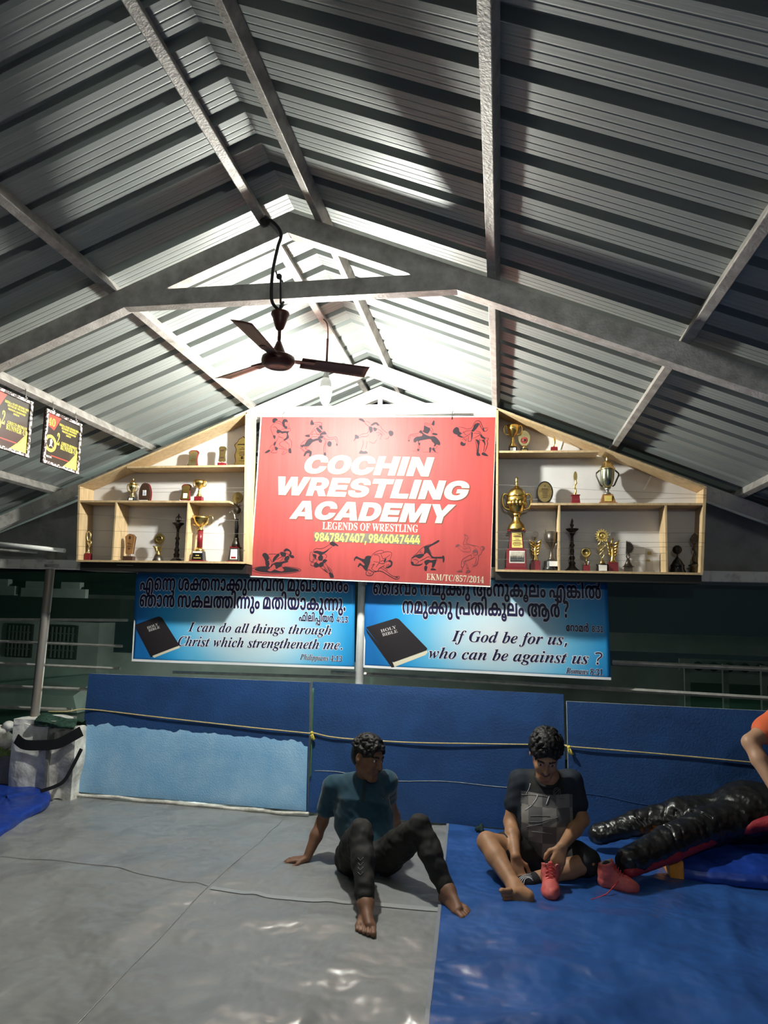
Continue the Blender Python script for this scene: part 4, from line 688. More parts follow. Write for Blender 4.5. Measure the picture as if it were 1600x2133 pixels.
  'kata': [826,[48,-2,1979,0,1979,18,0,17,2000,10,2009,14,7,5,2006,3,2013,4,2019,1,13,0,107,0,2006,0,2008,-2,2006,-6,3,-5,-7,-34,0,6,2000,7,1997,7,-2,1,1998,2,1994,2,-6,0,-112,0,1991,0,1990,-2,-4,-2,1998,-2,1996,-5,0,-4,2000,-4,2004,-6,2007,-3,5,0,2006,0,2011,4,6,5,14,-20,1993,-4,1988,-5,1986,-2],[118,115,2020,0,2025,-15,2011,-26,0,-17,2000,-19,1987,-27,1975,-13,-18,0,1986,0,1978,8,-7,8,1993,8,1994,22,0,13,2000,27,2029,31],[118,93,1987,0,1988,-19,0,-18,2000,-11,2006,-16,2010,-9,9,0,2008,0,2011,9,2005,16,0,12,2000,11,1995,16,1989,9],[264,115,2011,0,2020,-4,9,-4,6,-4,2017,-9,2019,-28,0,-20,2000,-16,1989,-22,1978,-10,-16,0,1984,0,1978,11,1989,21,0,16,2000,12,2009,21,2017,17,12,6,6,4,2009,5,2022,4,13,0,2020,0,2026,-10,2016,-17,2008,-21,0,-11,2000,-13,1992,-21,1986,-17,-9,-7,-22,15,2006,6,2009,13,2005,15,0,9,2000,11,1991,17,1983,9,-13,0,1994,0,1990,-1,-4,-1,-4,-1,1990,-4,1987,-13,1993,-17,0,-9,2000,-11,2005,-11,2008,-5,4,0,2004,0,2008,5,2005,11,0,10,2000,10,1993,17,1988,13,-8,4,-6,1,1998,1,1994,1,1993,0,-3,0,1991,0,1989,-4,-4,-3,1994,-5,1995,-17,0,-16,0,-48,-32,0,0,53,2000,14,2005,19,2009,13,6,4,2010,7,2025,5]],
  'kha': [451,[85,115,2019,0,2026,-9,2016,-17,2008,-20,0,-12,2000,-12,1994,-17,1989,-15,-8,-8,-6,-5,-12,0,-7,13,2005,7,2007,12,2005,15,0,9,2000,11,1991,17,1983,8,-12,0,1987,0,1979,-11,1987,-19,0,-14,0,-1,2000,-10,2005,-13,2008,-5,4,0,2004,0,2005,3,2003,7,0,5,2000,7,1993,8,-6,0,1993,0,1987,-8,-7,-8,-3,21,2006,6,2019,10,13,0,2012,0,2016,-9,2008,-15,0,-11,2000,-11,1991,-17,1981,-9,-14,0,1987,0,1979,10,1987,22,0,18,2000,20,2019,30,2035,17],[213,113,0,-113,-93,0,13,23,48,0,0,90]],
  'la': [381,[178,113,0,-113,-167,0,0,60,2000,16,2008,19,7,7,2007,6,2021,7,13,0,2014,0,2020,-7,7,-6,2008,-8,2007,-19,0,-15,0,-18,-80,0,0,-19,103,0,0,90],[67,93,1987,0,1989,-15,0,-12,0,-1,47,0,0,1,2000,12,1989,15]],
  'lachillu': [548,[166,115,2013,0,2019,-2,2016,-4,7,-3,8,-3,2018,-9,2020,-30,0,-19,2000,-22,1976,-25,-25,0,1984,0,1979,11,1989,21,0,15,2000,9,2006,18,2014,18,12,9,4,6,2007,6,2009,10,0,7,2000,4,1994,6,-7,0,1996,0,1993,-2,-2,0,-5,20,2005,2,2015,2,8,0,2014,0,2015,-8,2006,-13,0,-6,2000,-11,1988,-18,-12,-10,-4,-4,1992,-6,1990,-15,1994,-17,0,-8,2000,-7,2003,-11,2008,-6,5,0,2008,0,2008,11,0,13,2000,8,1994,16,1989,13,-7,4,-9,2,1992,3,1983,3,-10,0,1991,0,1983,-3,-8,-2,-9,-3,1989,-6,1986,-21,0,-15,2000,-8,2005,-10,2007,-5,5,0,2004,0,2008,5,2004,11,0,10,2000,10,1994,17,1988,13,-9,4,-5,1,1996,1,1992,1,-4,0,1985,0,1981,-9,1991,-17,0,-11,2000,-9,2005,-14,2008,-13,7,-7,-23,-15,1992,7,1986,17,1992,21,0,13,2000,11,2008,21,2016,17,2028,10,21,0,2012,0,2020,-4,10,-4,6,-4,2016,-9,2020,-28,0,-20,2000,-16,1988,-22,1978,-10,-16,0,1985,0,1978,10,1989,21,0,15,2000,12,2009,21,2017,17,11,6,5,4,2012,6,2027,5]],
  'ma': [331,[81,115,2018,0,2027,-7,10,-8,2006,-5,2009,-13,2004,-19,0,-13,0,-50,-144,0,0,50,2000,13,2004,18,2009,14,6,5,2009,8,2024,7],[65,92,1995,0,1991,-5,-2,-5,1997,-5,1997,-13,0,-11,0,-39,-9,0,2012,10,2019,21,2011,22,0,11,2000,4,1998,6,1995,4],[108,73,2000,-9,1993,-18,1987,-17,-9,-8,-4,1,2005,0,2010,1,3,0,30,0,0,27,2000,13,1995,16,1990,11,-8,4,0,1,2003,-3,2005,-11]],
  'na': [405,[64,115,2009,0,2013,-3,2011,-6,5,-6,-2,0,2008,8,2018,7,14,0,2017,0,2025,-14,2013,-25,0,-16,2000,-13,1994,-21,1987,-19,-9,-9,-23,15,2006,8,2009,15,2003,14,0,8,2000,12,1993,15,1988,7,-7,0,1995,0,1993,-3,-2,-3,1998,-3,1997,-10,0,-8,0,-65,-32,0,0,64,2000,9,1998,10,-3,4,1998,2,1994,3,-6,0,1994,0,1988,-6,1992,-15,0,-12,2000,-8,2004,-15,2008,-15,7,-8,-24,-15,1991,9,1988,19,1993,21,0,12,2000,16,2013,25,2026,15]],
  'nachillu': [480,[64,115,2009,0,2013,-3,2012,-7,6,-5,13,-56,0,-44,-32,0,0,65,2000,8,1998,10,-3,4,1998,2,1994,3,-6,0,1994,0,1988,-6,1992,-15,0,-12,2000,-8,2004,-15,2008,-15,7,-8,-24,-15,1991,9,1988,19,1993,21,0,12,2000,16,2013,25,2026,15],[184,-2,1985,0,1978,11,1990,21,0,15,2000,9,2006,18,2013,18,12,9,4,6,2008,6,2008,10,0,7,2000,4,1994,6,-6,0,1996,0,1993,-2,-2,0,-6,20,2005,2,2016,2,8,0,2014,0,2014,-8,2006,-13,0,-6,2000,-11,1988,-18,-11,-10,-4,-4,1992,-6,1989,-15,1995,-17,0,-8,2000,-7,2003,-11,2007,-6,6,0,2008,0,2007,12,0,13,2000,8,1996,16,1990,14,-7,4,1996,3,1988,3,-9,0,1992,0,1987,-3,-4,-3,1996,-3,1995,-9,1997,-14,0,-11,0,-36,-29,0,0,39,8,41,2006,6,2015,10,2021,5,15,0,2011,0,2018,-3,8,-3,2001,0,2003,-2,1,0,2012,-6,2017,-19,2009,-23,0,-12,2000,-24,1976,-25]],
  'nana': [547,[137,115,2012,0,2018,-7,7,-8,-2,0,2008,8,2018,7,13,0,2018,0,2024,-14,2014,-25,0,-16,2000,-13,1993,-21,1988,-19,-9,-9,-24,15,2007,8,2008,15,2004,14,0,8,2000,12,1993,15,1988,7,-7,0,1996,0,1993,-3,-3,-3,1998,-3,1998,-10,0,-10,0,-63,-33,0,0,62,2000,10,1998,11,-4,4,1998,3,1993,2,-5,0,1995,0,1993,-3,-3,-2,1997,-4,1997,-11,0,-11,0,-61,-32,0,0,65,2000,8,1998,10,-2,4,1998,2,1993,3,-5,0,1994,0,1988,-6,1992,-15,0,-12,2000,-8,2004,-15,2008,-15,7,-8,-24,-15,1991,9,1988,19,1993,21,0,12,2000,16,2013,25,2026,15,18,0,2009,0,2013,-3,2011,-7,5,-5,-3,0,2007,7,2018,8]],
  'nata': [604,[64,115,2010,0,2014,-3,2012,-8,6,-6,11,-52,0,-46,-32,0,0,65,2000,8,1998,10,-3,4,1998,2,1994,3,-6,0,1994,0,1988,-6,1992,-15,0,-12,2000,-8,2004,-15,2008,-15,7,-8,-24,-15,1991,9,1988,19,1993,21,0,12,2000,16,2013,25,2026,15],[154,115,2011,0,2019,-4,9,-4,6,-4,2017,-9,2019,-28,0,-20,2000,-16,1989,-22,1978,-10,-16,0,1985,0,1978,11,1988,21,0,16,2000,12,2009,21,2018,17,11,6,7,4,2009,5,2021,4,14,0,2019,0,2027,-10,2016,-17,2007,-21,0,-11,2000,-13,1992,-21,1987,-17,-10,-7,-22,15,2006,6,2009,13,2005,15,0,9,2000,11,1991,17,1983,9,-13,0,1994,0,1991,-1,-5,-1,-4,-1,1991,-4,1987,-13,1993,-17,0,-9,2000,-11,2004,-11,2008,-5,4,0,2005,0,2007,5,2005,11,0,10,2000,10,1993,17,1988,13,-8,4,-5,1,1997,1,1994,1,1994,0,-3,0,1990,0,1989,-4,-3,-3,1993,-5,1995,-17,0,-15,0,-45,-29,0,0,49,9,41,2006,6,2015,9,2021,6]],
  'ngaka': [479,[123,115,2020,0,2025,-15,2011,-26,0,-17,2000,-19,1987,-27,1975,-13,-18,0,1986,0,1978,8,-7,8,1994,8,1993,22,0,13,2000,18,2013,26,2025,14],[123,93,1987,0,1988,-19,0,-18,2000,-11,2006,-16,2011,-9,8,0,2008,0,2011,9,2006,16,0,12,2000,11,1994,16,1989,9],[49,-2,1986,0,1981,8,1991,15,0,10,2000,8,2005,10,2010,8,6,2,2005,2,2013,3,2017,1,11,0,11,5,85,0,2018,0,2023,-4,8,-5,2007,-4,2008,-14,0,-10,2000,-18,1976,-17,-18,0,1995,0,1991,1,-4,1,5,22,2002,-1,2005,-1,3,0,2007,0,2007,7,0,6,2000,4,1996,5,-3,2,1996,2,1989,2,-10,0,-105,0,1991,0,1990,-2,-4,-2,1998,-2,1997,-5,0,-4,2000,-4,2003,-6,2007,-3,6,0,2005,0,2011,4,6,4,14,-19,1993,-4,1988,-5,1986,-2],[48,115,2012,0,2020,-5,11,-6,-12,-24,1995,6,1987,7,-9,0,1994,0,1993,-6,0,-4,2000,-3,2001,-4,2,-2,2003,-2,2008,-2,8,0,24,0,-19,-18,1989,0,1979,4,1983,7,1991,13,0,9,2000,8,2009,14,2018,8]],
  'nya': [659,[81,115,2019,0,2025,-10,10,-10,0,-7,10,-44,0,-44,-33,0,0,54,2000,15,1996,13,-5,4,1997,3,1989,4,-8,0,1987,0,1980,-10,1989,-20,0,-15,0,0,2000,-11,2004,-13,2008,-5,4,0,2004,0,2005,3,2003,7,0,5,2000,7,1994,8,-7,0,1993,0,1987,-8,-7,-8,-3,21,2006,6,2019,10,13,0,2012,0,2016,-9,2008,-15,0,-11,2000,-11,1991,-17,1981,-9,-14,0,1988,0,1978,10,1987,23,0,18,2000,21,2020,30,2034,15],[181,115,2011,0,2020,-4,9,-4,6,-4,2016,-9,2020,-28,0,-20,2000,-16,1989,-22,1978,-10,-16,0,1984,0,1978,11,1989,21,0,16,2000,12,2009,21,2017,17,12,6,7,4,2009,5,2021,4,13,0,2020,0,2026,-10,2016,-17,2007,-21,0,-11,2000,-13,1993,-21,1986,-17,-9,-7,-22,15,2006,6,2009,13,2005,15,0,9,2000,11,1991,17,1983,9,-13,0,1994,0,1990,-1,-4,-1,-4,-1,1990,-4,1987,-13,1993,-17,0,-9,2000,-11,2005,-11,2007,-5,5,0,2004,0,2008,5,2004,11,0,10,2000,10,1994,17,1988,13,-8,4,-6,1,1998,1,1993,1,1994,0,-3,0,1991,0,1989,-4,-4,-3,1994,-5,1995,-17,0,-15,0,-45,-30,0,0,49,9,41,2006,6,2015,9,2021,6]],
  'pa': [395,[54,73,2017,0,2021,-11,2010,-18,0,-10,2000,-5,1997,-11,-2,-4,-1,9,57,0,0,90,33,0,0,-113,-110,0,-11,12,2002,4,2004,10,0,6,2000,8,1992,11,-8,0,1994,0,1992,-5,1997,-8,0,-6,2000,-7,2005,-11,3,-5,-25,-11,1993,8,1992,17,0,11,2000,12,2012,18,2022,9]],
  'papa': [395,[75,-10,2014,0,2017,-8,2008,-12,0,-7,2000,-5,1998,-7,-2,-2,-3,8,47,0,0,57,32,0,0,-79,-91,0,-10,13,2001,2,2002,5,0,3,2000,6,1994,7,-6,0,1993,0,1994,-8,0,-5,2000,-5,2004,-7,2,-3,-21,-9,1995,6,1993,13,0,9,2000,8,2010,13,2018,7],[54,73,2017,0,2021,-11,2010,-18,0,-10,2000,-5,1997,-11,-2,-4,-1,9,57,0,0,90,33,0,0,-113,-110,0,-11,12,2002,4,2004,10,0,6,2000,8,1992,11,-8,0,1994,0,1992,-5,1997,-8,0,-6,2000,-7,2005,-11,3,-5,-25,-11,1993,8,1992,17,0,11,2000,12,2012,18,2022,9]],
  'period.': [118,[30,-3,1992,0,1989,9,0,9,2000,9,2011,8,8,0,2007,0,2011,-8,0,-9,2000,-9,1989,-9]],
  'pha': [505,[54,73,2017,0,2021,-11,2010,-18,0,-10,2000,-5,1997,-11,-2,-4,-1,9,56,0,0,-23,-76,0,-11,12,2002,4,2004,10,0,6,2000,8,1992,11,-8,0,1994,0,1992,-5,1997,-8,0,-6,2000,-7,2005,-11,3,-5,-25,-11,1993,8,1992,17,0,11,2000,12,2012,18,2022,9],[184,115,2013,0,2022,-7,7,-7,2008,-7,2007,-20,0,-16,0,-58,-115,0,0,56,2000,12,2003,17,2007,11,5,5,2008,7,2021,7],[184,93,1994,0,1991,-4,-4,-3,1997,-4,1996,-13,0,-12,0,-34,51,0,0,32,2000,13,1997,14,-4,4,1997,3,1991,4]],
  'question.': [197,[51,145,2022,0,2021,-20,0,-16,2000,-8,1996,-12,1990,-10,-7,-6,1994,-5,1994,-6,1998,-5,0,-3,0,-6,-28,0,0,8,2000,6,2004,10,2008,9,6,5,2006,4,2006,7,2002,6,0,4,2000,6,1991,6,-7,0,1993,0,1986,-4,-8,-4,-11,23,2010,5,2021,6],[46,-3,1993,0,1989,9,0,9,2000,9,2011,8,7,0,2008,0,2010,-8,0,-9,2000,-9,1990,-9]],
  'ra': [333,[81,115,2020,0,2030,-10,2019,-19,2010,-25,0,-14,2000,-16,1988,-22,1978,-11,-16,0,1984,0,1980,12,1991,19,0,12,2000,19,2021,22,19,0,2012,0,2019,-12,2011,-19,0,-10,-12,0,1999,5,1994,9,1991,6,-6,0,1991,0,1992,-11,0,-9,2000,-7,2003,-9,2007,-5,5,0,2006,0,2007,6,2004,12,0,10,2000,3,2000,7,-1,3,2000,1,2000,3,0,1,1998,7,1990,12,1981,7,-12,0,1985,0,1981,-9,1990,-16,0,-11,2000,-9,2005,-14,2009,-13,6,-7,-23,-15,1992,7,1986,17,1992,21,0,13,2000,12,2008,21,2018,16,2028,10]],
  'rapost': [126,[64,113,1991,-21,1989,-35,1996,-29,0,-13,2000,-13,2005,-13,2011,-5,6,0,2003,0,2005,0,3,1,3,-23,1997,-1,1991,-1,-5,0,1982,0,1977,13,1989,25,0,17,2000,16,2005,30,2011,33,8,19]],
  'rra': [302,[76,115,2018,0,2027,-10,2016,-17,2007,-21,0,-11,2000,-13,1992,-21,1987,-17,-10,-7,-22,15,2006,7,2009,12,2005,15,0,9,2000,11,1991,16,1984,9,-10,0,1989,0,1984,-8,1992,-17,0,-11,2000,-9,2004,-14,2009,-13,6,-7,-23,-15,1992,7,1986,17,1992,21,0,13,2000,11,2008,21,2016,17,2026,10]],
  'rrachillu': [334,[111,-2,1984,0,1979,11,1989,21,0,15,2000,9,2006,18,2014,18,12,9,4,6,2008,6,2008,10,0,7,2000,4,1994,6,-7,0,1996,0,1994,-2,-3,0,-5,20,2005,2,2016,2,8,0,2013,0,2015,-8,2006,-13,0,-6,2000,-11,1988,-18,-12,-10,-4,-4,1993,-6,1989,-15,1995,-17,0,-8,2000,-7,2003,-11,2007,-6,6,0,2007,0,2008,12,0,13,2000,6,1998,12,1995,12,1991,9,-5,3,1995,3,1989,3,-8,0,1987,0,1981,-9,1990,-16,0,-12,2000,-9,2005,-14,2009,-13,6,-7,-23,-15,1992,7,1986,17,1992,21,0,13,2000,12,2008,21,2018,16,2028,10,20,0,2010,0,2018,-3,7,-3,2002,0,2002,-2,2,0,2012,-6,2017,-19,2009,-23,0,-13,2000,-23,1976,-25]],
  'sa': [542,[139,115,2012,0,2017,-6,7,-6,2005,-5,2005,-11,2003,-16,0,-10,0,-7,2000,-10,2002,-13,3,-4,2003,-3,2007,-3,5,0,2007,0,2010,6,2006,15,0,12,2000,8,1996,15,1992,15,-6,8,23,15,2009,-9,2012,-18,2007,-22,0,-13,2000,-17,1986,-25,1975,-13,-17,0,1986,0,1981,6,-6,6,1995,5,1994,12,1997,16,0,10,0,5,2000,12,1999,12,-3,4,1997,3,1993,3,-5,0,1995,0,1993,-2,-2,-3,1997,-4,1997,-11,0,-10,0,-62,-32,0,0,62,2000,11,1998,10,-3,3,1998,3,1993,3,-4,0,1993,0,1988,-7,1993,-15,0,-12,2000,-8,2004,-14,2008,-15,7,-8,-24,-15,1991,9,1988,19,1993,21,0,13,2000,16,2013,25,2025,14,17,0,2013,0,2019,-7,8,-8,-2,0,2007,7,2018,8]],
  'sha': [467,[150,115,2019,0,2028,-10,2019,-18,2011,-25,0,-15,2000,-16,1988,-22,1977,-11,-15,0,1984,0,1980,12,1990,19,0,12,2000,19,2021,22,20,0,2012,0,2018,-12,2011,-19,1,-10,-12,0,1999,5,1994,9,1991,6,-6,0,1991,0,1992,-11,0,-9,2000,-7,2003,-9,2007,-5,5,0,2005,0,2008,6,2004,12,0,10,2000,3,1999,7,0,3,2000,1,2001,3,-1,1,1999,7,1989,12,1982,7,-13,0,1991,0,1988,-3,-5,-4,1994,-5,1995,-18,0,-11,0,-1,2000,-13,1994,-20,-7,-7,1994,-6,1981,-6,-13,0,1982,0,1976,13,1986,25,0,17,2000,13,2007,22,2013,18,8,9,23,-15,1994,-8,1992,-15,1996,-15,0,-8,2000,-12,2006,-15,2010,-6,6,0,2005,0,2008,3,2,3,2002,4,2002,11,0,8,0,3,2000,18,2010,23,9,7,2009,8,2024,6]],
  'ta': [461,[115,-2,1984,0,1978,11,1989,21,0,16,2000,12,2009,21,2017,17,11,6,7,4,2009,5,2022,4,13,0,2019,0,2027,-10,2016,-17,2007,-21,0,-11,2000,-13,1993,-21,1986,-17,-9,-7,-22,15,2006,6,2009,13,2004,15,0,9,2000,11,1992,17,1983,9,-13,0,1994,0,1990,-1,-4,-1,-5,-1,1991,-4,1987,-13,1993,-17,0,-9,2000,-11,2005,-11,2007,-5,5,0,2004,0,2008,5,2004,11,0,10,2000,10,1994,17,1988,13,-9,4,-5,1,1996,1,1992,1,-4,0,1985,0,1981,-9,1991,-17,0,-11,2000,-9,2005,-14,2008,-13,7,-7,-23,-15,1992,7,1986,17,1992,21,0,13,2000,11,2008,21,2016,17,2028,10,21,0,2012,0,2020,-4,10,-4,6,-4,2016,-9,2020,-28,0,-20,2000,-16,1988,-22,1979,-10]],
  'tata': [802,[80,115,2012,0,2020,-4,10,-4,6,-4,2016,-9,2020,-28,0,-20,2000,-16,1988,-22,1978,-10,-15,0,1984,0,1978,11,1989,21,0,16,2000,12,2009,21,2017,17,11,6,6,4,2010,5,2020,4,11,0,2015,0,2019,-5,2014,-10,6,-6,4,-7,8,-38,0,-49,-32,0,0,50,2000,15,1995,17,-6,5,1996,2,1989,4,-9,0,1996,0,1991,-1,-4,-1,-5,-1,1991,-3,1987,-14,1993,-17,0,-9,2000,-11,2005,-11,2007,-5,5,0,2004,0,2008,5,2004,11,0,10,2000,10,1994,17,1988,13,-9,4,-5,1,1996,1,1992,1,-4,0,1985,0,1981,-9,1991,-17,0,-11,2000,-9,2005,-14,2008,-13,7,-7,-23,-15,1992,7,1986,17,1992,21,0,13,2000,11,2008,21,2016,17,2028,10],[252,115,2011,0,2020,-4,9,-4,6,-4,2017,-9,2019,-28,0,-20,2000,-16,1989,-22,1978,-10,-16,0,1984,0,1978,11,1989,21,0,16,2000,12,2009,21,2017,17,12,6,7,4,2009,5,2021,4,13,0,2020,0,2026,-10,2016,-17,2008,-21,0,-11,2000,-13,1992,-21,1986,-17,-9,-7,-22,15,2006,6,2009,13,2005,15,0,9,2000,11,1991,17,1983,9,-13,0,1994,0,1990,-1,-4,-1,-4,-1,1990,-4,1987,-13,1993,-17,0,-9,2000,-11,2005,-11,2008,-5,4,0,2004,0,2008,5,2005,11,0,10,2000,10,1993,17,1988,13,-8,4,-6,1,1998,1,1994,1,1993,0,-3,0,1991,0,1989,-4,-4,-3,1994,-5,1995,-17,0,-15,0,-45,-30,0,0,49,9,41,2006,6,2015,9,2021,6]],
  'uuvowelsign': [156,[37,-47,1979,0,1977,20,0,16,2000,11,2011,17,2019,9,13,0,2013,0,2020,-9,2011,-16,0,-12,2000,-11,1989,-16,1981,-9],[36,7,1992,0,1988,-9,0,-9,2000,-9,2012,-9,9,0,2008,0,2012,9,0,9,2000,9,1988,9],[37,-20,1988,0,1989,13,0,10,2000,4,2004,8,4,5,10,-4,1997,-2,1996,-5,0,-3,2000,-3,2003,-4,2005,-2,4,0,2004,0,2005,2,2002,4,0,3,2000,2,1997,5,-3,1,10,6,2004,-5,2004,-7,0,-5,2000,-6,1995,-10,1990,-7],[29,115,2014,0,2016,-9,2007,-16,0,-9,2000,-16,1993,-28,-6,-17,-30,3,2005,15,2005,26,0,11,2000,7,1995,10,-8,0,1998,0,1994,0,-2,-1,-5,22,2005,1,2012,1]],
  'uvowelsign': [156,[37,-47,1979,0,1977,20,0,16,2000,11,2011,17,2019,9,13,0,2013,0,2020,-9,2011,-16,0,-12,2000,-11,1989,-16,1981,-9],[37,-26,2006,0,2009,8,0,7,2000,8,1991,8,-7,0,1994,0,1991,-8,0,-8,2000,-7,2009,-8],[29,115,2014,0,2016,-9,2007,-16,0,-9,2000,-16,1993,-28,-6,-17,-30,3,2005,15,2005,26,0,11,2000,7,1995,10,-8,0,1998,0,1994,0,-2,-1,-5,22,2005,1,2012,1]],
  'va': [429,[76,115,2018,0,2026,-10,2016,-16,2007,-21,0,-10,2000,-13,1994,-17,1989,-15,-8,-8,7,18,45,0,0,90,33,0,0,-113,-100,0,-10,15,2005,5,2008,12,2005,15,0,9,2000,11,1991,16,1984,9,-10,0,1989,0,1984,-8,1992,-17,0,-11,2000,-9,2004,-14,2009,-13,6,-7,-23,-15,1992,7,1986,17,1992,21,0,13,2000,11,2008,21,2016,17,2026,10]],
  'ya': [465,[149,-2,1988,0,1982,3,-10,5,1998,0,1996,3,-1,0,1988,7,1985,18,1992,21,0,12,2000,8,2004,12,2,5,3,3,2004,7,2013,9,2016,4,9,0,2023,0,2027,-24,0,-24,2000,-19,1981,-28,-14,-9,1998,-1,1997,-2,-3,-1,1991,-5,1978,-4,-12,0,1981,0,1971,9,1981,19,1990,25,0,16,2000,14,2012,22,2023,12,17,0,2014,0,2022,-10,7,-12,-25,-12,1996,6,1991,6,-5,0,1994,0,1991,-7,1995,-11,0,-8,2000,-14,2011,-21,2021,-12,14,0,2005,0,2009,1,4,1,2002,0,2004,1,2,1,2007,3,2011,12,2006,17,0,11,2000,9,1995,12,1992,5,-4,0,1994,0,1992,-6,1996,-11,0,-9,2000,-10,2006,-17,2010,-13,8,-4,2002,-1,2003,0,2,0,2003,-1,2009,-1,6,0,2013,0,2019,10,2011,19,0,15,2000,8,1995,19,-7,10,25,14,2010,-12,2010,-26,0,-14,2000,-12,1992,-23,1983,-19,1970,-11]],
 },
}
MAL = {'L1': 'e evowelsign nana _ sha kata na aavowelsign kaka uvowelsign nana va nachillu _ ma uvowelsign kha aavowelsign nata ra anusvara', 'L2': 'nya aavowelsign nachillu _ sa ka la tata ivowelsign nana uvowelsign anusvara _ ma ta ivowelsign ya aavowelsign ka uvowelsign nana uvowelsign period.', 'L3': 'pha ivowelsign la ivowelsign papa ivowelsign ya rrachillu', 'R1': 'aivowelsign da va anusvara _ na ma uvowelsign kaka uvowelsign _ a na uvowelsign ka uuvowelsign la anusvara _ e ngaka ivowelsign lachillu', 'R2': 'na ma uvowelsign kaka uvowelsign _ rapost pa ta ivowelsign ka uuvowelsign la anusvara _ aa rrachillu _ question.', 'R3': 'eevowelsign rra aavowelsign ma rrachillu'}
def _contours(font, key):
    adv, *cs = GLYPHS[font][key]
    out = []
    for c in cs:
        if not c: continue
        q = []; x = y = 0
        for i in range(0, len(c), 2):
            on = c[i] < 1000; x += c[i] if on else c[i] - 2000; y += c[i + 1]; q.append((x * 2.0, y * 2.0, on))
        e = []
        for i, a in enumerate(q):
            b = q[(i + 1) % len(q)]; e.append(a)
            if not a[2] and not b[2]: e.append(((a[0] + b[0]) / 2, (a[1] + b[1]) / 2, True))
        k = next(i for i, a in enumerate(e) if a[2]); e = e[k:] + e[:k]; P = []; i = 0
        while i < len(e):
            a, b = e[i], e[(i + 1) % len(e)]
            if b[2]: P.append((a[0], a[1])); i += 1
            else:
                d = e[(i + 2) % len(e)]
                for t in (0, .25, .5, .75):
                    P.append(((1 - t) ** 2 * a[0] + 2 * t * (1 - t) * b[0] + t * t * d[0], (1 - t) ** 2 * a[1] + 2 * t * (1 - t) * b[1] + t * t * d[1]))
                i += 2
        R = []
        for p in P:
            if not R or (abs(p[0] - R[-1][0]) + abs(p[1] - R[-1][1])) > .4: R.append(p)
        if abs(R[0][0] - R[-1][0]) + abs(R[0][1] - R[-1][1]) < .4: R.pop()
        out.append(R)
    return float(adv), out
def _fill(polys, extra=()):
    """triangles of the non-zero winding fill of closed polygons"""
    vs = []; es = []
    for P in polys:
        o = len(vs); n = len(P); vs += [V(p) for p in P]; es += [(o + i, o + (i + 1) % n) for i in range(n)]
    if not vs: return [], []
    r = delaunay_2d_cdt(vs + [V(p) for p in extra], es, [], 0, 1e-5)
    ov, fs = r[0], r[2]
    A = np.array([tuple(vs[a]) + tuple(vs[b]) for a, b in es])
    keep = []
    for f in fs:
        cx = sum(ov[i].x for i in f) / len(f); cy = sum(ov[i].y for i in f) / len(f)
        y0, y1 = A[:, 1], A[:, 3]
        with np.errstate(divide='ignore', invalid='ignore'):
            xs = A[:, 0] + (cy - y0) / (y1 - y0) * (A[:, 2] - A[:, 0])
        up = (y0 <= cy) & (y1 > cy) & (xs > cx); dn = (y1 <= cy) & (y0 > cy) & (xs > cx)
        if up.sum() - dn.sum() != 0: keep.append(list(f))
    return [(p.x, p.y) for p in ov], keep
def _grow(P, d):
    n = len(P); out = []
    for i in range(n):
        a, b, c = V(P[i - 1]), V(P[i]), V(P[(i + 1) % n])
        e1 = (b - a).normalized(); e2 = (c - b).normalized()
        n1 = V((-e1.y, e1.x)); n2 = V((-e2.y, e2.x)); m = n1 + n2
        if m.length < .3: m = n1
        m.normalize(); k = max(.45, m.dot(n1))
        out.append(tuple(b + m * (d / k)))
    return out
_GC = {}
def glyph(font, key, grow=0.0):
    k = (font, key, grow)
    if k not in _GC:
        adv, cs = _contours(font, key)
        if grow: cs = [_grow(c, grow) for c in cs]      # outer contours run clockwise, so left of travel is outside
        _GC[k] = (adv,) + _fill(cs)
    return _GC[k]
def text(mb, fr, font, keys, x0, x1, y, h, shear=0.0, grow=0.0, off=.001, space=110, slope=0.0, track=0.0, vert=False):
    """letters between x0 and x1 on baseline y; fr(x, y, off) is the printed surface; h = metres per em"""
    tot = 0
    for k in keys: tot += (space if k in (' ', '_') else glyph(font, k)[0] + track)
    sx = (x1 - x0) / tot; s = h / 400; x = 0
    for k in keys:
        if k in (' ', '_'): x += space; continue
        adv, vs, fs = glyph(font, k, grow)
        P = []
        for a, b in vs:
            X = (x + a) * sx + shear * b * s
            P.append(fr(x0 + X, y + b * s + slope * X, off))
        mb.add(P, fs); x += adv + track
def poly(mb, fr, pts, off, step=0.0):
    ex = []
    if step:
        xs = [p[0] for p in pts]; ys = [p[1] for p in pts]
        ex = [(min(xs) + step * (i + .5), min(ys) + step * 2.4 * (j + .5)) for i in range(int((max(xs) - min(xs)) / step)) for j in range(int((max(ys) - min(ys)) / step / 2.4))]
        P = []
        for i, a in enumerate(pts):
            b = pts[(i + 1) % len(pts)]; n = max(1, int(math.hypot(b[0] - a[0], (b[1] - a[1]) / 2.4) / step))
            P += [(a[0] + (b[0] - a[0]) * k / n, a[1] + (b[1] - a[1]) * k / n) for k in range(n)]
        pts = P
    vs, fs = _fill([pts], ex); mb.add([fr(a, b, off) for a, b in vs], fs)
def stroke(mb, fr, pts, w, off, smooth=True):
    P = [V(p).to_3d() for p in pts]
    if smooth and len(P) > 2: P = spline(P, 4)
    L = []; R = []; n = len(P)
    for i in range(n):
        t = (P[min(i + 1, n - 1)] - P[max(i - 1, 0)]).normalized(); q = V((-t.y, t.x, 0))
        k = w / 2 * (.7 + .3 * min(1, 3.5 * min(i, n - 1 - i) / max(1, n - 1)))
        L.append(P[i] + q * k); R.append(P[i] - q * k)
    mb.add([fr(p.x, p.y, off) for p in L + R], [(i, i + n, i + n + 1, i + 1) for i in range(n - 1)])
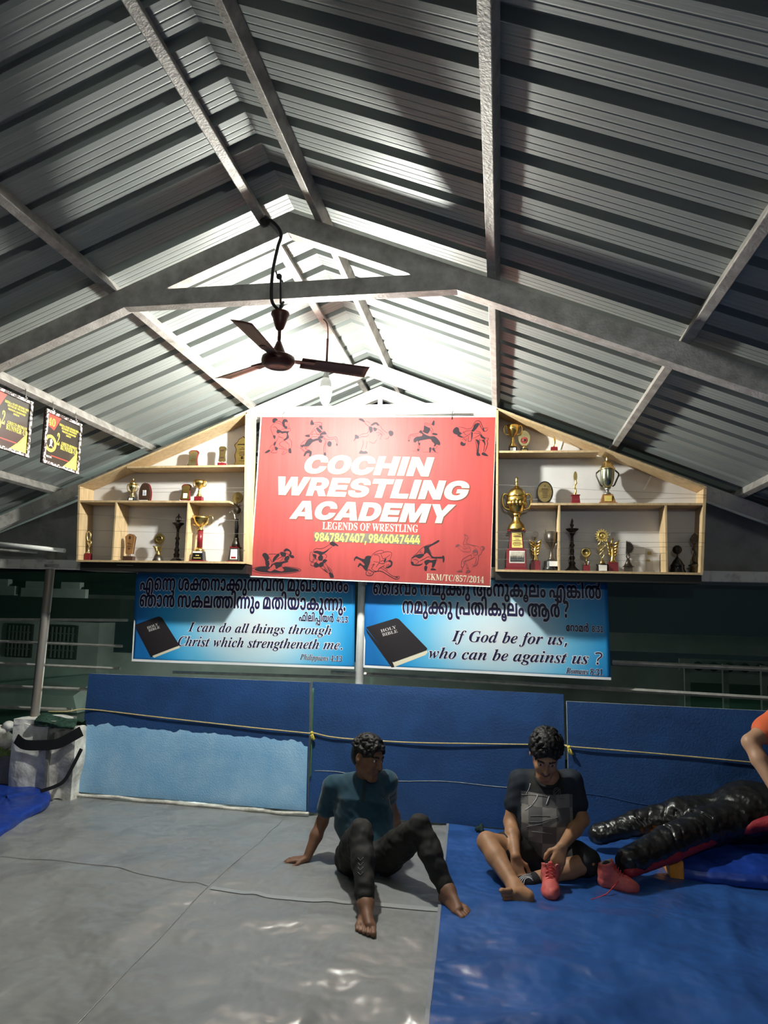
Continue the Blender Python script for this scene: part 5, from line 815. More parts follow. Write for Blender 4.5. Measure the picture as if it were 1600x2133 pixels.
# ================================================================ red signboard
YS = 5.36
sTL, sTR, sBL, sBR = (ony(*p, YS) for p in ((541, 869), (1030.5, 868.5), (527, 1198.5), (1022.5, 1220.5)))
ctr = (sTL + sTR + sBL + sBR) / 4
su = ((sTR - sTL) + (sBR - sBL)).normalized(); sn = V((0, -1, 0)); sv = su.cross(V((0, 1, 0))) * -1
sv = V((-su.z, 0, su.x))
SW = ((sTR - sTL).length + (sBR - sBL).length) / 2; SH = ((sTL - sBL).length + (sTR - sBR).length) / 2
so = ctr - su * SW / 2 - sv * SH / 2
def sfr(x, y, o=0.0): return so + su * x + sv * y + sn * o
_q = np.array
def _hom(src, dst):
    A = []
    for (x, y), (u, v) in zip(src, dst):
        A += [[x, y, 1, 0, 0, 0, -u * x, -u * y, -u], [0, 0, 0, x, y, 1, -v * x, -v * y, -v]]
    return np.linalg.svd(np.array(A, float))[2][-1].reshape(3, 3)
HS = _hom([(541, 869), (1030.5, 868.5), (1022.5, 1220.5), (527, 1198.5)], [(0, SH), (SW, SH), (SW, 0), (0, 0)])
def spx(px, py):
    w = HS @ np.array([px, py, 1.]); return (w[0] / w[2], w[1] / w[2])
sign = thing('signboard', 'large red signboard with the academy name, hung between the two trophy shelves', 'signboard', sfr(SW / 2, 0, 0))
mb = MB(); mb.hexa([sfr(0, 0, 0), sfr(SW, 0, 0), sfr(SW, 0, -.035), sfr(0, 0, -.035), sfr(0, SH, 0), sfr(SW, SH, 0), sfr(SW, SH, -.035), sfr(0, SH, -.035)])
mb.build('board', 'sign_red', sign)
mb = MB(); e = .011
mb.hexa([sfr(-e, -e, -.002), sfr(0, -e, -.002), sfr(0, -e, -.036), sfr(-e, -e, -.036), sfr(-e, SH + e, -.002), sfr(0, SH + e, -.002), sfr(0, SH + e, -.036), sfr(-e, SH + e, -.036)])
mb.hexa([sfr(SW, -e, -.002), sfr(SW + e * .4, -e, -.002), sfr(SW + e * .4, -e, -.036), sfr(SW, -e, -.036), sfr(SW, SH + e, -.002), sfr(SW + e * .4, SH + e, -.002), sfr(SW + e * .4, SH + e, -.036), sfr(SW, SH + e, -.036)])
mb.hexa([sfr(0, -e, -.002), sfr(SW, -e, -.002), sfr(SW, -e, -.036), sfr(0, -e, -.036), sfr(0, 0, -.002), sfr(SW, 0, -.002), sfr(SW, 0, -.036), sfr(0, 0, -.036)])
mb.hexa([sfr(0, SH, -.002), sfr(SW, SH, -.002), sfr(SW, SH, -.036), sfr(0, SH, -.036), sfr(0, SH + e, -.002), sfr(SW, SH + e, -.002), sfr(SW, SH + e, -.036), sfr(0, SH + e, -.036)])
mb.build('edge_trim', 'white_edge', sign)
for zx in (-.78, .62):      # hooks that carry the board from the truss
    mb = MB(); mb.tube([sfr(SW / 2 + zx, SH - .02, .004), sfr(SW / 2 + zx, SH + .02, .006), sfr(SW / 2 + zx, SH + .05, -.04), sfr(SW / 2 + zx, SH + .10, -.10)], .003, 6)
    mb.build('hook', 'wire', sign)
for (word, pl, pr, capt) in (('COCHIN', (627, 986), (893.5, 993), 37.5), ('WRESTLING', (568, 1031), (971, 1043), 37), ('ACADEMY', (604, 1081), (937, 1091), 36.5)):
    a = spx(*pl); b = spx(*pr); top = spx(pl[0] + 12, pl[1] - capt)
    h = (top[1] - a[1]) / .7275; sl = (b[1] - a[1]) / (b[0] - a[0])
    mb = MB(); mw = MB()
    text(mb, lambda x, y, o: sfr(x + .0055, y - .0065, o), 'heavy', word, a[0], b[0], a[1], h, .27, 6, .0010, slope=sl)
    text(mw, sfr, 'heavy', word, a[0], b[0], a[1], h, .27, 3, .0018, slope=sl)
    mb.build('letter_shadow', 'sign_shadow', sign)['label'] = 'printed dark drop shadow of the name'
    mw.build('lettering', 'cream', sign)['label'] = 'slanted cream capitals'
for (word, pl, pr, capt) in (('LEGENDS OF WRESTLING', (672, 1103), (871, 1110), 14.5), ('EKM/TC/857/2014', (890, 1208), (1010, 1215.5), 12.5)):
    a = spx(*pl); b = spx(*pr); top = spx(pl[0], pl[1] - capt)
    mb = MB(); text(mb, sfr, 'serif', word, a[0], b[0], a[1], (top[1] - a[1]) / .66, 0, 0, .0015, slope=(b[1] - a[1]) / (b[0] - a[0]))
    mb.build('lettering', 'cream', sign)['label'] = 'small white serif lettering'
mb = MB(); poly(mb, sfr, [spx(655, 1108.5), spx(876.5, 1115.5), spx(876.5, 1136), spx(655, 1127)][::-1], .0012)
mb.build('number_patch', 'patch_grey', sign)['label'] = 'grey strip under the phone numbers'
mb = MB(); a = spx(656, 1128); b = spx(875.5, 1134); top = spx(656, 1110.5)
text(mb, sfr, 'sans', '9847847407, 9846047444', a[0], b[0], a[1], (top[1] - a[1]) / .727, 0, 2, .002, space=75, slope=(b[1] - a[1]) / (b[0] - a[0]))
mb.build('lettering', 'yellow_ink', sign)['label'] = 'yellow phone numbers'

# the ten pairs of wrestlers printed along the top and bottom: traced as strokes (s) and solid patches (f)
FIG = [
 (530, 860, 8.421, 'ink', '''
f 280,150 290,110 325,96 360,105 375,130 345,150 320,180 295,178
s5 330,180 380,150 430,165 470,215
s4 325,180 280,220 255,270 275,340 300,400 305,440
f 300,405 330,400 345,420 335,465 315,455
s5 295,265 330,250 365,280 380,310
f 365,310 400,300 440,320 470,330 500,325 575,335 560,370 580,440 515,490 480,480 530,440 540,385 520,360 460,370 420,355 385,370 362,350
f 455,165 475,120 520,115 548,140 550,180 535,165 505,170 500,200 520,240 545,235 540,285 500,275 460,215
s4 330,175 430,205 490,260
s4 430,330 440,300 520,285 585,285 545,270
s4 555,205 580,220 575,250 600,285 595,325 480,330
s4 415,365 400,420 370,490 345,560 330,600 400,630 470,640 520,655 575,665
s4 400,420 490,450
s4 405,425 480,460
s4 515,490 460,510 410,550 430,580 480,610 545,650
s4 575,450 620,500 630,550 618,640
s4 510,495 545,530 580,560 585,630
f 575,640 615,630 630,710 600,715 580,700
s4 345,560 300,570 260,600 245,640
s4 330,600 280,650
f 165,700 215,660 250,655 255,680 210,712 170,715
f 345,600 390,625 375,665 342,655
s4 340,600 320,650 265,700 365,710 375,670
s4 500,660 490,700 460,725 490,738 565,690
f 310,550 350,500 345,560 325,585
'''),
 (530, 860, 8.421, 'ink', '''
f 955,150 975,125 990,150 1015,195 1000,215 950,210
s5 1000,180 1080,170 1145,180 1150,235
s4 1015,200 1080,215 1130,215
f 1095,240 1150,225 1160,300 1130,280
s4 1150,235 1165,300
f 1050,285 1080,260 1150,330 1110,355
s4 1020,260 1050,235 1100,265
s4 1020,255 985,320 955,370 930,390
s4 1030,290 1000,340 965,395
s4 1030,290 1055,350 1100,385
f 860,400 930,385 945,405 940,430 880,425
s5 975,395 1040,375 1100,390 1130,350 1200,330 1240,380
f 1130,365 1200,335 1240,380 1160,390 1120,410
s4 1240,390 1265,430 1330,440 1400,425 1430,470 1440,540
s4 1240,470 1320,470 1385,460 1415,510 1425,560
f 1405,560 1420,540 1440,560 1425,590
f 1255,530 1290,500 1330,530 1320,590 1280,600 1255,570
s5 1185,450 1220,500 1200,580 1190,640 1195,710
s4 1240,490 1225,560 1215,640 1225,700
f 1195,710 1225,700 1240,740 1220,770 1195,760
f 900,485 960,450 1000,470 1090,450 1160,480 1150,530 1110,520 1090,490 1000,520 960,560 890,600 850,580
s5 900,480 850,500 800,550 785,600 800,640 850,690
f 790,580 850,560 850,590 815,615
s5 960,560 900,610 870,625
s5 850,590 880,640 940,660 950,690
f 840,765 870,690 930,660 985,690 970,770 935,765 945,720 900,720 870,765
s4 800,600 830,650 870,690
f 1090,430 1150,400 1180,420 1170,450 1100,460
s4 960,450 1010,420 1090,430
s4 1180,400 1200,450 1250,470
'''),
 (720, 860, 10.0, 'ink', '''
f 240,120 300,118 350,160 360,200 310,180 245,150
s5 350,180 400,250 460,290
s4 370,180 430,185 480,230
f 480,260 560,200 620,200 670,260 630,270 590,240 520,270
s4 670,250 740,350 840,430
s4 560,300 700,380 780,460
f 860,400 910,370 960,400 965,450 930,490 890,480
s4 880,490 850,540 790,545
f 160,470 190,460 240,490 240,540 180,550 150,595 140,580 160,530
s4 240,490 330,440 410,430 450,370 450,300
s4 240,530 310,500 400,500 450,450
f 450,290 520,300 530,390 480,420 460,360
s4 330,570 340,650 310,740 290,800
s4 420,590 410,680 390,760
f 250,850 290,790 350,810 400,800 440,840 400,860 300,860
s4 600,420 680,420 740,480
s4 640,480 720,440 690,560
f 540,310 620,330 600,380 560,380
s4 460,600 560,640 620,560
'''),
 (830, 860, 8.0, 'ink', '''
f 530,190 560,130 580,140 575,210 545,205
s4 415,180 430,170 530,185
s4 420,210 440,200 530,205
s4 415,180 405,270 390,300
f 405,215 460,235 510,265 480,340 440,345 380,310 400,280
f 320,320 345,290 370,300 400,345 500,390 580,390 640,440 680,500 670,545 620,530 600,560 570,560 580,520 540,480 510,440 400,455 330,470 320,500 345,500 340,540 315,540 300,470 260,500 230,480 240,430 290,400 360,390 380,360 330,335
s4 510,230 545,270 560,330
s4 480,260 520,300 545,360
f 540,350 570,335 630,350 620,375 560,370
s4 320,340 240,355 180,365 150,400 140,470
s4 300,395 220,385 190,380 175,410 165,470
f 140,460 165,460 155,487
s4 330,540 335,600 320,640
s3 310,540 312,600 290,620
f 290,610 325,605 320,640 300,635
s3 210,640 350,645
s3 390,655 480,660 640,660
f 500,580 530,580 535,610 520,660 500,665 495,620
s4 640,545 600,600 560,570
f 550,590 575,590 600,630 605,660 580,650 545,615
s4 600,650 645,678
'''),
 (830, 860, 8.0, 'ink', '''
f 888,300 920,250 960,235 990,260 1000,310 1040,340 1010,370 950,365 900,340
s4 980,235 1060,245 1130,270 1200,250 1230,200
s5 1230,200 1270,140 1330,130 1370,190 1400,250 1480,245
s5 1330,175 1280,170 1250,200
f 1245,200 1330,170 1310,230 1240,310 1200,300 1230,250
s5 1330,170 1360,240 1400,290 1430,310
s4 1400,255 1395,300 1440,310 1485,265
f 1390,250 1410,260 1420,310 1395,290
s4 1270,300 1340,320 1390,390 1450,420
f 1350,360 1410,400 1440,440 1370,420
s4 1440,420 1490,425 1480,450 1460,470
s4 960,380 1030,410 1110,400 1140,380
f 960,380 1000,370 1060,400 1100,400 1030,415
s4 1040,350 1080,320 1130,300 1200,300
s4 1060,310 1110,370 1170,360 1200,310
s5 1215,330 1210,400 1195,470 1140,480
s4 1240,340 1320,340 1340,370 1230,430
f 1200,330 1225,330 1215,430 1200,450
s4 1050,450 1080,430 1110,470 1120,420
f 1015,510 1040,480 1080,510 1105,500 1095,545 1060,555 1025,540
s4 1160,390 1145,440 1150,480
f 1270,440 1340,470 1330,560 1325,670 1300,660 1310,550 1290,480
s4 1270,460 1290,560 1295,660
s4 1340,430 1350,460 1440,440
f 1380,460 1420,450 1440,540 1410,500
s4 1430,480 1420,560 1410,650
s4 1460,460 1475,520 1450,600 1430,660
f 1290,665 1330,670 1355,715 1300,720
f 1385,670 1420,665 1490,720 1440,722 1380,700
'''),
 (525, 1110, 8.0, 'ink', '''
f 75,600 150,570 300,560 330,580 290,620 340,640 400,610 440,620 520,640 560,620 540,570 650,575 760,600 810,625 720,650 560,662 380,665 200,650 110,630
s4 20,605 110,570 300,552
s4 560,560 720,575 840,615 780,650 640,672 430,680 200,670 70,640 20,605
f 195,375 215,340 260,340 300,385 310,440 285,455 320,470 290,480 250,470 225,420
s4 270,375 330,355 440,355 480,345
s4 250,470 260,540 290,580
f 245,460 300,470 320,520 300,570 270,550
s4 310,400 340,460 365,500 330,570 310,620
f 395,400 440,360 480,355 470,390 440,420 380,490 370,450
s4 470,350 500,325 540,320
f 490,340 530,325 585,335 580,390 520,390
f 545,300 590,260 650,290 680,340 660,380 640,370 650,320 600,300 570,320
s4 590,340 640,370 610,390 570,400
f 640,380 680,370 720,390 715,420 670,415
s4 420,450 480,420 550,390 520,450 480,480
f 580,400 640,390 640,440 600,470 560,450
f 355,530 420,490 500,485 560,470 630,470 610,490 540,510 510,560 470,575 430,600 410,540 380,530 340,580
s4 520,510 530,570 560,600
'''),
 (525, 1110, 8.0, 'ink', '''
f 1305,190 1330,150 1370,155 1440,205 1445,230 1400,215 1370,230
s4 1310,190 1240,240 1160,268 1080,265 1030,310
s4 1350,230 1300,270 1230,330
f 1040,315 1090,300 1150,310 1200,320 1260,290 1300,260 1270,310 1200,360 1160,380 1110,350 1050,335
s4 1010,320 985,340 980,440 1000,480 1030,485 1050,440 1030,370 1020,325
f 1030,360 1090,370 1080,440 1060,420
f 1120,400 1160,370 1200,400 1190,460 1140,465 1120,440
s4 1160,340 1240,360 1260,395 1240,430
f 1220,440 1270,460 1220,510 1190,480
s4 1010,490 1050,440 1110,450 1080,500 1020,490
s4 1010,500 1000,540 1050,550
f 1050,530 1080,490 1130,520 1135,560 1090,580 1055,565
f 1150,500 1200,490 1215,540 1160,575 1130,540
s4 1230,500 1300,580 1340,620 1370,690
s4 1170,580 1230,630 1290,670
f 1215,600 1240,610 1290,665 1250,640
f 1265,560 1300,600 1340,660 1310,640
f 1300,660 1350,670 1385,720 1375,745 1330,745 1310,700
s4 1200,540 1250,600 1300,650
'''),
 (720, 1110, 10.0, 'ink', '''
f 190,570 200,530 240,490 300,520 400,550 430,500 480,480 550,495 530,560 525,620 490,680 480,750 450,795 400,750 350,690 310,690 290,718 270,705 300,640 330,635 370,670 410,680 400,640 330,580 260,545 220,550 210,590
s4 550,495 600,430 680,385 750,370 800,385 805,420
s4 600,450 700,440 760,430 850,400 930,400 970,430 960,500 930,580
s4 600,465 680,470 720,510 725,600 710,630
s4 750,440 770,500 800,545 860,520 940,460
s4 530,590 500,680 490,720
s4 600,600 720,620
s4 650,720 700,650 730,625
s4 560,680 620,650 560,740 600,780
s6 445,820 450,870 510,895 570,880 600,830 560,800 500,770 450,820
s4 490,820 520,860 560,830
s5 600,790 680,800 720,740 800,700 830,680
s4 840,620 890,590 930,580
f 930,570 985,600 990,660 960,710 890,740 850,720 900,700 950,670 950,620 900,600
f 820,560 860,540 850,590 820,620
s4 870,700 880,670 910,680
f 910,660 930,665 920,680
s6 600,820 700,800 770,805 850,850 950,910 1040,960 1080,970
s4 740,730 850,790 950,870 1030,910 1140,905
s4 1140,905 1130,950 1080,970
s4 1060,920 1110,930 1050,945
s4 800,720 870,760 890,800
s4 740,600 800,580 820,640 730,640
'''),
 (840, 1100, 8.421, 'ink', '''
f 370,330 460,310 530,270 620,218 640,235 600,270 520,310 460,350 480,420 520,500 600,510 690,510 700,540 600,540 520,535 460,470 420,440 370,470 380,380
s4 370,330 300,390 250,450 180,500
s4 500,290 420,310 370,340
f 230,480 300,460 370,460 360,500 290,540 230,510 170,540 165,520
s4 330,400 300,430 350,440
s4 160,520 150,590 160,640
f 145,600 180,595 210,640 300,640 360,620 300,665 210,665 160,650
s4 180,560 240,560 280,600 230,640
s4 290,590 370,550 440,510 480,520
f 380,590 440,560 500,570 560,560 590,560 580,620 545,690 510,690 520,620 470,610 430,650 400,650
s4 480,530 590,545 600,590
f 690,500 725,495 735,560 720,610 705,600 700,550
f 380,690 400,665 435,680 430,720 415,760 385,740
s4 410,650 405,690
f 490,740 510,710 545,710 595,740 520,745
s4 470,380 510,470
'''),
 (840, 1100, 8.421, 'ink_brown', '''
s4 1070,120 1100,125 1140,160 1130,200 1095,190 1075,125
s4 1090,190 1060,270 1070,320 1120,345
s4 1130,200 1120,270 1190,300 1270,315
f 1068,118 1110,130 1120,150 1085,140
s4 1070,300 1120,290 1150,320 1190,390 1180,420
f 920,340 940,300 980,290 1000,310 960,335
s4 1000,310 1060,360 1090,375 1150,350
s4 970,345 1040,410 1110,425 1180,425
s4 1170,290 1230,320 1290,320 1340,350
s4 1250,330 1310,400 1320,440
f 1365,340 1410,320 1440,360 1420,395 1390,400 1400,350
s4 1365,345 1360,380 1390,405
s4 1390,400 1370,460 1320,500
f 1225,430 1240,395 1280,380 1310,420 1300,440
s4 1225,430 1240,470 1260,485 1300,470 1305,440
s4 1240,450 1275,460
s4 1200,440 1230,470
s4 1210,470 1120,510 1050,560 1030,620 1030,690
s4 1200,480 1195,550 1100,580 1070,600 1075,660 1045,710
s4 1195,555 1260,510
s4 1075,600 1110,660 1140,700
s4 1110,585 1100,610 1160,690
s4 1310,440 1330,510 1310,620 1275,670 1240,660
s4 1270,510 1290,560 1275,620 1260,660
s5 1215,650 1270,665 1225,685
f 955,765 1020,740 1045,755 1040,778 960,772
f 1105,790 1140,740 1185,750 1180,775 1130,798
s4 1020,690 1050,690 1040,740
s4 1120,715 1150,705 1160,740
'''),
]
for (ox, oy, sc, mname, data) in FIG:
    mb = MB(); k = 0
    for ln in data.strip().splitlines():
        kind, *pp = ln.split()
        P = [spx(ox + float(a) / sc, oy + float(b) / sc) for a, b in (q.split(',') for q in pp)]
        if kind == 'f':
            Q = spline([V(p).to_3d() for p in P], 3, True)
            poly(mb, sfr, [(q.x, q.y) for q in Q], .0008 + k * .000025)
        else: stroke(mb, sfr, P, float(kind[1:]) * .0009, .0008 + k * .000025)
        k += 1
    mb.build('wrestler_drawing', mname, sign)

# ================================================================ the two banners
def banner(label, tl, tr, br, bl, Y, name='banner'):
    P = [ony(*q, Y) for q in (tl, tr, br, bl)]
    H = _hom([tl, tr, br, bl], [(0, 1), (1, 1), (1, 0), (0, 0)])
    def fr(u, v, o=0.0):
        p = (P[3] * (1 - u) + P[2] * u) * (1 - v) + (P[0] * (1 - u) + P[1] * u) * v
        w = .006 * wob(p.x * 3.2, p.z * 5, 2, 1, 5) + .004 * math.sin(26 * u + 7 * v) * (abs(2 * u - 1) ** 3)
        return p + V((0, -o - .006 + w, 0))
    def px(a, b):
        w = H @ np.array([a, b, 1.]); return (w[0] / w[2], w[1] / w[2])
    t = thing(name, label, 'banner', (P[2] + P[3]) / 2, 'scripture banners')
    mb = MB(); mb.grid(lambda u, v: fr(u, v), 60, 24)
    # printed blue-to-white artwork, brightest in the middle (part of the print)
    m = bpy.data.materials.new('banner_print'); m.use_nodes = True; nt = m.node_tree; b = nt.nodes['Principled BSDF']
    b.inputs['Roughness'].default_value = .42
    at = nt.nodes.new('ShaderNodeUVMap'); at.uv_map = 'print'
    mp = nt.nodes.new('ShaderNodeMapping'); mp.inputs['Location'].default_value = (-.56, -.40, 0); mp.vector_type = 'POINT'
    sc_ = nt.nodes.new('ShaderNodeMapping'); sc_.inputs['Scale'].default_value = (1.75, .92, 1)
    ln = nt.nodes.new('ShaderNodeVectorMath'); ln.operation = 'LENGTH'
    rp = nt.nodes.new('ShaderNodeValToRGB'); e = rp.color_ramp.elements
    e[0].position = .05; e[0].color = (.74, .83, .88, 1); e[1].position = .93; e[1].color = (.012, .16, .48, 1)
    for ps, c in ((.30, (.52, .74, .86)), (.52, (.15, .52, .80)), (.72, (.025, .33, .70))):
        q = e.new(ps); q.color = (*c, 1)
    nt.links.new(at.outputs[0], mp.inputs[0]); nt.links.new(mp.outputs[0], sc_.inputs[0])
    nt.links.new(sc_.outputs[0], ln.inputs[0]); nt.links.new(ln.outputs['Value'], rp.inputs[0]); nt.links.new(rp.outputs[0], b.inputs['Base Color'])
    o = mb.build('sheet', m, t, solid=.0012)
    uv = o.data.uv_layers.new(name='print')
    for lp in o.data.loops:
        i = lp.vertex_index; uv.data[lp.index].uv = ((i % 61) / 60, (i // 61) / 24)
    mb = MB()
    for (u0, u1, v0, v1) in ((0, 1, -.004, .022), (0, .006, .022, 1), (0, .006, .985, 1.0)):
        for i in range(40):
            a, c = u0 + (u1 - u0) * i / 40, u0 + (u1 - u0) * (i + 1) / 40
            mb.add([fr(a, v0, .0008), fr(c, v0, .0008), fr(c, v1, .0008), fr(a, v1, .0008)], [(0, 1, 2, 3)])
    mb.build('border', 'white_ink', t)
    return t, fr, px
def lines(t, fr, px, rows, ink='navy', halo=11):
    for (font, keys, pl, pr, capt, frac, shear, hl, sp) in rows:
        a_ = MB(); b_ = MB(); a = px(*pl); b = px(*pr); top = px(pl[0], pl[1] - capt); h = (top[1] - a[1]) / frac
        kw = dict(shear=shear * .39, space=sp, slope=(b[1] - a[1]) / (b[0] - a[0]))
        text(a_, fr, font, keys, a[0], b[0], a[1], h, grow=hl + (2 if font == 'mal' else 0), off=.0012, **kw)
        text(b_, fr, font, keys, a[0], b[0], a[1], h, grow=2.0 if font == 'mal' else 0, off=.0022, **kw)
        a_.build('letter_outline', 'white_ink', t)['label'] = 'white outline round the letters'
        b_.build('lettering', ink, t)['label'] = 'dark navy lettering'
def bible(t, fr, px, dx, dy, quad, spine, pages, ttl):
    mb = MB(); poly(mb, fr, [px(*p) for p in pages], .0012, .012); mb.build('book_pages', 'book_edge', t)['label'] = 'printed page edge of the book'
    mb = MB(); poly(mb, fr, [px(*p) for p in spine], .0017, .012); poly(mb, fr, [px(*p) for p in quad], .0022, .012)
    mb.build('book_cover', 'book_black', t)['label'] = 'printed black book'
    mb = MB()
    for word, pl, pr, hh in ttl:
        a, b = px(*pl), px(*pr); up = px(pl[0] - hh * .35, pl[1] - hh)
        ex = V((b[0] - a[0], b[1] - a[1])); ey = V((up[0] - a[0], up[1] - a[1]))
        f2 = lambda x, y, o: fr(a[0] + ex.x * x + ey.x * y, a[1] + ex.y * x + ey.y * y, o)
        text(mb, f2, 'serif', word, 0, 1, 0, 1.5, off=.0026)
    mb.build('book_title', 'book_grey', t)
tA, fA, pA = banner('blue scripture banner on the left, beginning I can do all things', (286, 1192), (740, 1207), (738, 1393), (275, 1376.5), 5.49)
lines(tA, fA, pA, [
  ('mal', MAL['L1'].split(), (293, 1229), (727, 1233), 24, .545, 0, 13, 90),
  ('mal', MAL['L2'].split(), (292, 1263), (722, 1272), 24, .545, 0, 13, 90),
  ('mal', MAL['L3'].split(), (627, 1293), (697, 1296), 12.5, .545, 0, 13, 90),
  ('sans', '4:13', (702, 1296), (726, 1297), 12.5, .727, 0, 16, 90),
  ('italic', 'I can do all things through', (398, 1315), (693, 1322), 18.5, .66, .10, 14, 115),
  ('italic', 'Christ which strengtheneth me.', (374, 1345), (716, 1353), 19.5, .66, .10, 14, 115),
  ('italic', 'Philippians 4:13', (630, 1373.5), (714, 1378), 11, .66, .1, 14, 100)])
bible(tA, fA, pA, 0, 0, [(283, 1301), (334, 1283.5), (341, 1287), (378, 1342), (377, 1345), (321, 1366), (316, 1360)],
      [(282, 1302), (316, 1357), (322, 1368), (318, 1369), (284, 1309)], [(321, 1366), (378, 1343), (380, 1349), (325, 1370)],
      [('HOLY', (310, 1310.5), (333, 1302), 4.6), ('BIBLE', (313, 1316), (337, 1308), 4.6)])
tB, fB, pB = banner('blue scripture banner on the right, beginning If God be for us', (762, 1203), (1265, 1212), (1273, 1415.5), (757, 1389.5), 5.49)
lines(tB, fB, pB, [
  ('mal', MAL['R1'].split(), (776, 1237), (1253, 1247), 24, .545, 0, 13, 90),
  ('mal', MAL['R2'].split(), (836, 1277), (1184, 1286), 25, .545, 0, 13, 90),
  ('mal', MAL['R3'].split(), (1177, 1314), (1226, 1316), 12.5, .545, 0, 13, 90),
  ('sans', '8:31', (1232, 1316), (1257, 1317), 13, .727, 0, 16, 90),
  ('italic', 'If God be for us,', (939, 1335), (1182, 1343), 22, .66, .1, 14, 115),
  ('italic', 'who can be against us ?', (890, 1370), (1254, 1384), 22, .66, .1, 14, 115),
  ('italic', 'Romans 8:31', (1177, 1402), (1255, 1406.5), 12, .66, .1, 14, 100)])
bible(tB, fB, pB, 0, 0, [(763, 1306), (824, 1287), (830, 1289), (888, 1350), (886, 1354), (819, 1379), (813, 1374)],
      [(762, 1308), (815, 1374), (821, 1389), (815, 1390), (765, 1318)], [(816, 1379), (886, 1352), (889, 1358), (884, 1364), (818, 1390)],
      [('HOLY', (794, 1317), (825, 1308), 5.6), ('BIBLE', (797, 1325), (828, 1316.5), 5.6)])
# ================================================================ trophy shelves
YF, YB = 5.20, 5.40          # front edge and back board of the shelves
TK = .016
def F(px, py): return ony(px, py, YF)
def board(mb, a, b, t=TK, y0=YF, y1=YB, up=True):
    """plank between two front-edge points (world x, z), running back from y0 to y1"""
    d = V((b[0] - a[0], 0, b[1] - a[1])).normalized(); n = V((-d.z, 0, d.x)) * t
    A = V((a[0], y0, a[1])); B = V((b[0], y0, b[1]))
    mb.prism([A, B, B + n, A + n], (0, y1 - y0, 0))
def q(px, py): p = F(px, py); return (p.x, p.z)
# ---- left shelf
tl, bl, br, tr = q(163, 1015), q(159, 1166), q(511, 1170), q(515, 861)
t = thing('trophy_shelf', 'plywood trophy shelf with a sloping top to the left of the red signboard', 'shelf', (bl[0], YF, bl[1]))
shelfL = t
mb = MB(); mb.prism([(bl[0], YB, bl[1]), (br[0], YB, br[1]), (tr[0], YB, tr[1]), (tl[0], YB, tl[1])], (0, .012, 0)); mb.build('back_panel', 'backboard', t)
for a, b, n in (((bl[0], bl[1] - TK), (br[0], br[1] - TK), 'bottom_board'), ((tl[0] - .0, tl[1]), (tr[0], tr[1]), 'sloping_top_board')):
    mb = MB(); board(mb, a, b, TK); mb.build(n, 'ply', t, bevel=.002)
mb = MB(); mb.prism([(bl[0], YF, bl[1]), (bl[0] + TK, YF, bl[1]), (tl[0] + TK, YF, tl[1] + .01), (tl[0], YF, tl[1])], (0, YB - YF, 0)); mb.build('side_board', 'ply', t, bevel=.002)
mb = MB(); mb.prism([(br[0] - TK, YF, br[1]), (br[0], YF, br[1]), (tr[0], YF, tr[1] + .02), (tr[0] - TK, YF, tr[1])], (0, YB - YF, 0)); mb.build('side_board', 'ply', t, bevel=.002)
mid = (q(164, 1042), q(477, 1043)); upp = (q(264, 971), q(512, 968))
ZLm, ZLu, ZLb = mid[0][1], upp[1][1], bl[1]
for (a, b) in (mid, upp):
    mb = MB(); board(mb, (a[0], a[1] - TK), (b[0], b[1] - TK), TK, YF + .004); mb.build('shelf_board', 'ply', t, bevel=.002)
for px in (231, 383):
    a = q(px, 1166)[0]; mb = MB(); mb.bx(a, a + TK, YF + .004, YB, bl[1], ZLm - TK); mb.build('divider', 'ply', t, bevel=.002)
mb = MB(); x = q(249, 1130)[0]; mb.tube([(x, YB - .02, ZLb + .002), (x, YB - .015, ZLb + .19)], .004, 6)
tag(mb.build('stick', 'ply_dark', origin=(x, YB - .02, ZLb)), 'thin wooden stick standing beside a divider in the left shelf', 'stick')
for i, (a, b) in enumerate((((160, 1070), (383, 1082)), ((160, 1104), (511, 1112)), ((159, 1138), (511, 1146)), ((160, 1018), (511, 1016)), ((263, 1025), (511, 1024)), ((231, 1078), (500, 1084)), ((160, 1156), (383, 1163)))):
    pa, pb = ony(*a, YF - .003), ony(*b, YF - .003); mb = MB(); mb.tube([pa, (pa + pb) / 2 - V((0, 0, .004)), pb], .0009, 5); mb.build('guard_wire', 'wire', t)
mb = MB(); mb.bx(bl[0] + .02, br[0], YF + .03, 5.46, bl[1] - .085, bl[1] - TK); mb.build('shade_box', 'cable', t)['label'] = 'dark box under the shelf, its shade put into the colour'  # near-black colour stands in for the shadow the shelf casts below itself
mb = MB(); mb.bx(bl[0] + .35, bl[0] + .5, YF + .026, YF + .03, bl[1] - .04, bl[1] - .034); mb.build('fixing', 'silver', t)
# ---- right shelf
tl, bl, br, tr = q(1034, 853), q(1032, 1186), q(1464, 1193), q(1471, 1018)
t = thing('trophy_shelf', 'plywood trophy shelf with a sloping top to the right of the red signboard', 'shelf', (bl[0], YF, bl[1]))
shelfR = t
mb = MB(); mb.prism([(bl[0], YB, bl[1]), (br[0], YB, br[1]), (tr[0], YB, tr[1]), (tl[0], YB, tl[1])], (0, .012, 0)); mb.build('back_panel', 'backboard', t)
for a, b, n in (((bl[0], bl[1] - TK), (br[0], br[1] - TK), 'bottom_board'), (tl, tr, 'sloping_top_board')):
    mb = MB(); board(mb, a, b, TK); mb.build(n, 'ply', t, bevel=.002)
mb = MB(); mb.prism([(bl[0], YF, bl[1]), (bl[0] + TK, YF, bl[1]), (tl[0] + TK, YF, tl[1]), (tl[0], YF, tl[1] + .01)], (0, YB - YF, 0)); mb.build('side_board', 'ply', t, bevel=.002)
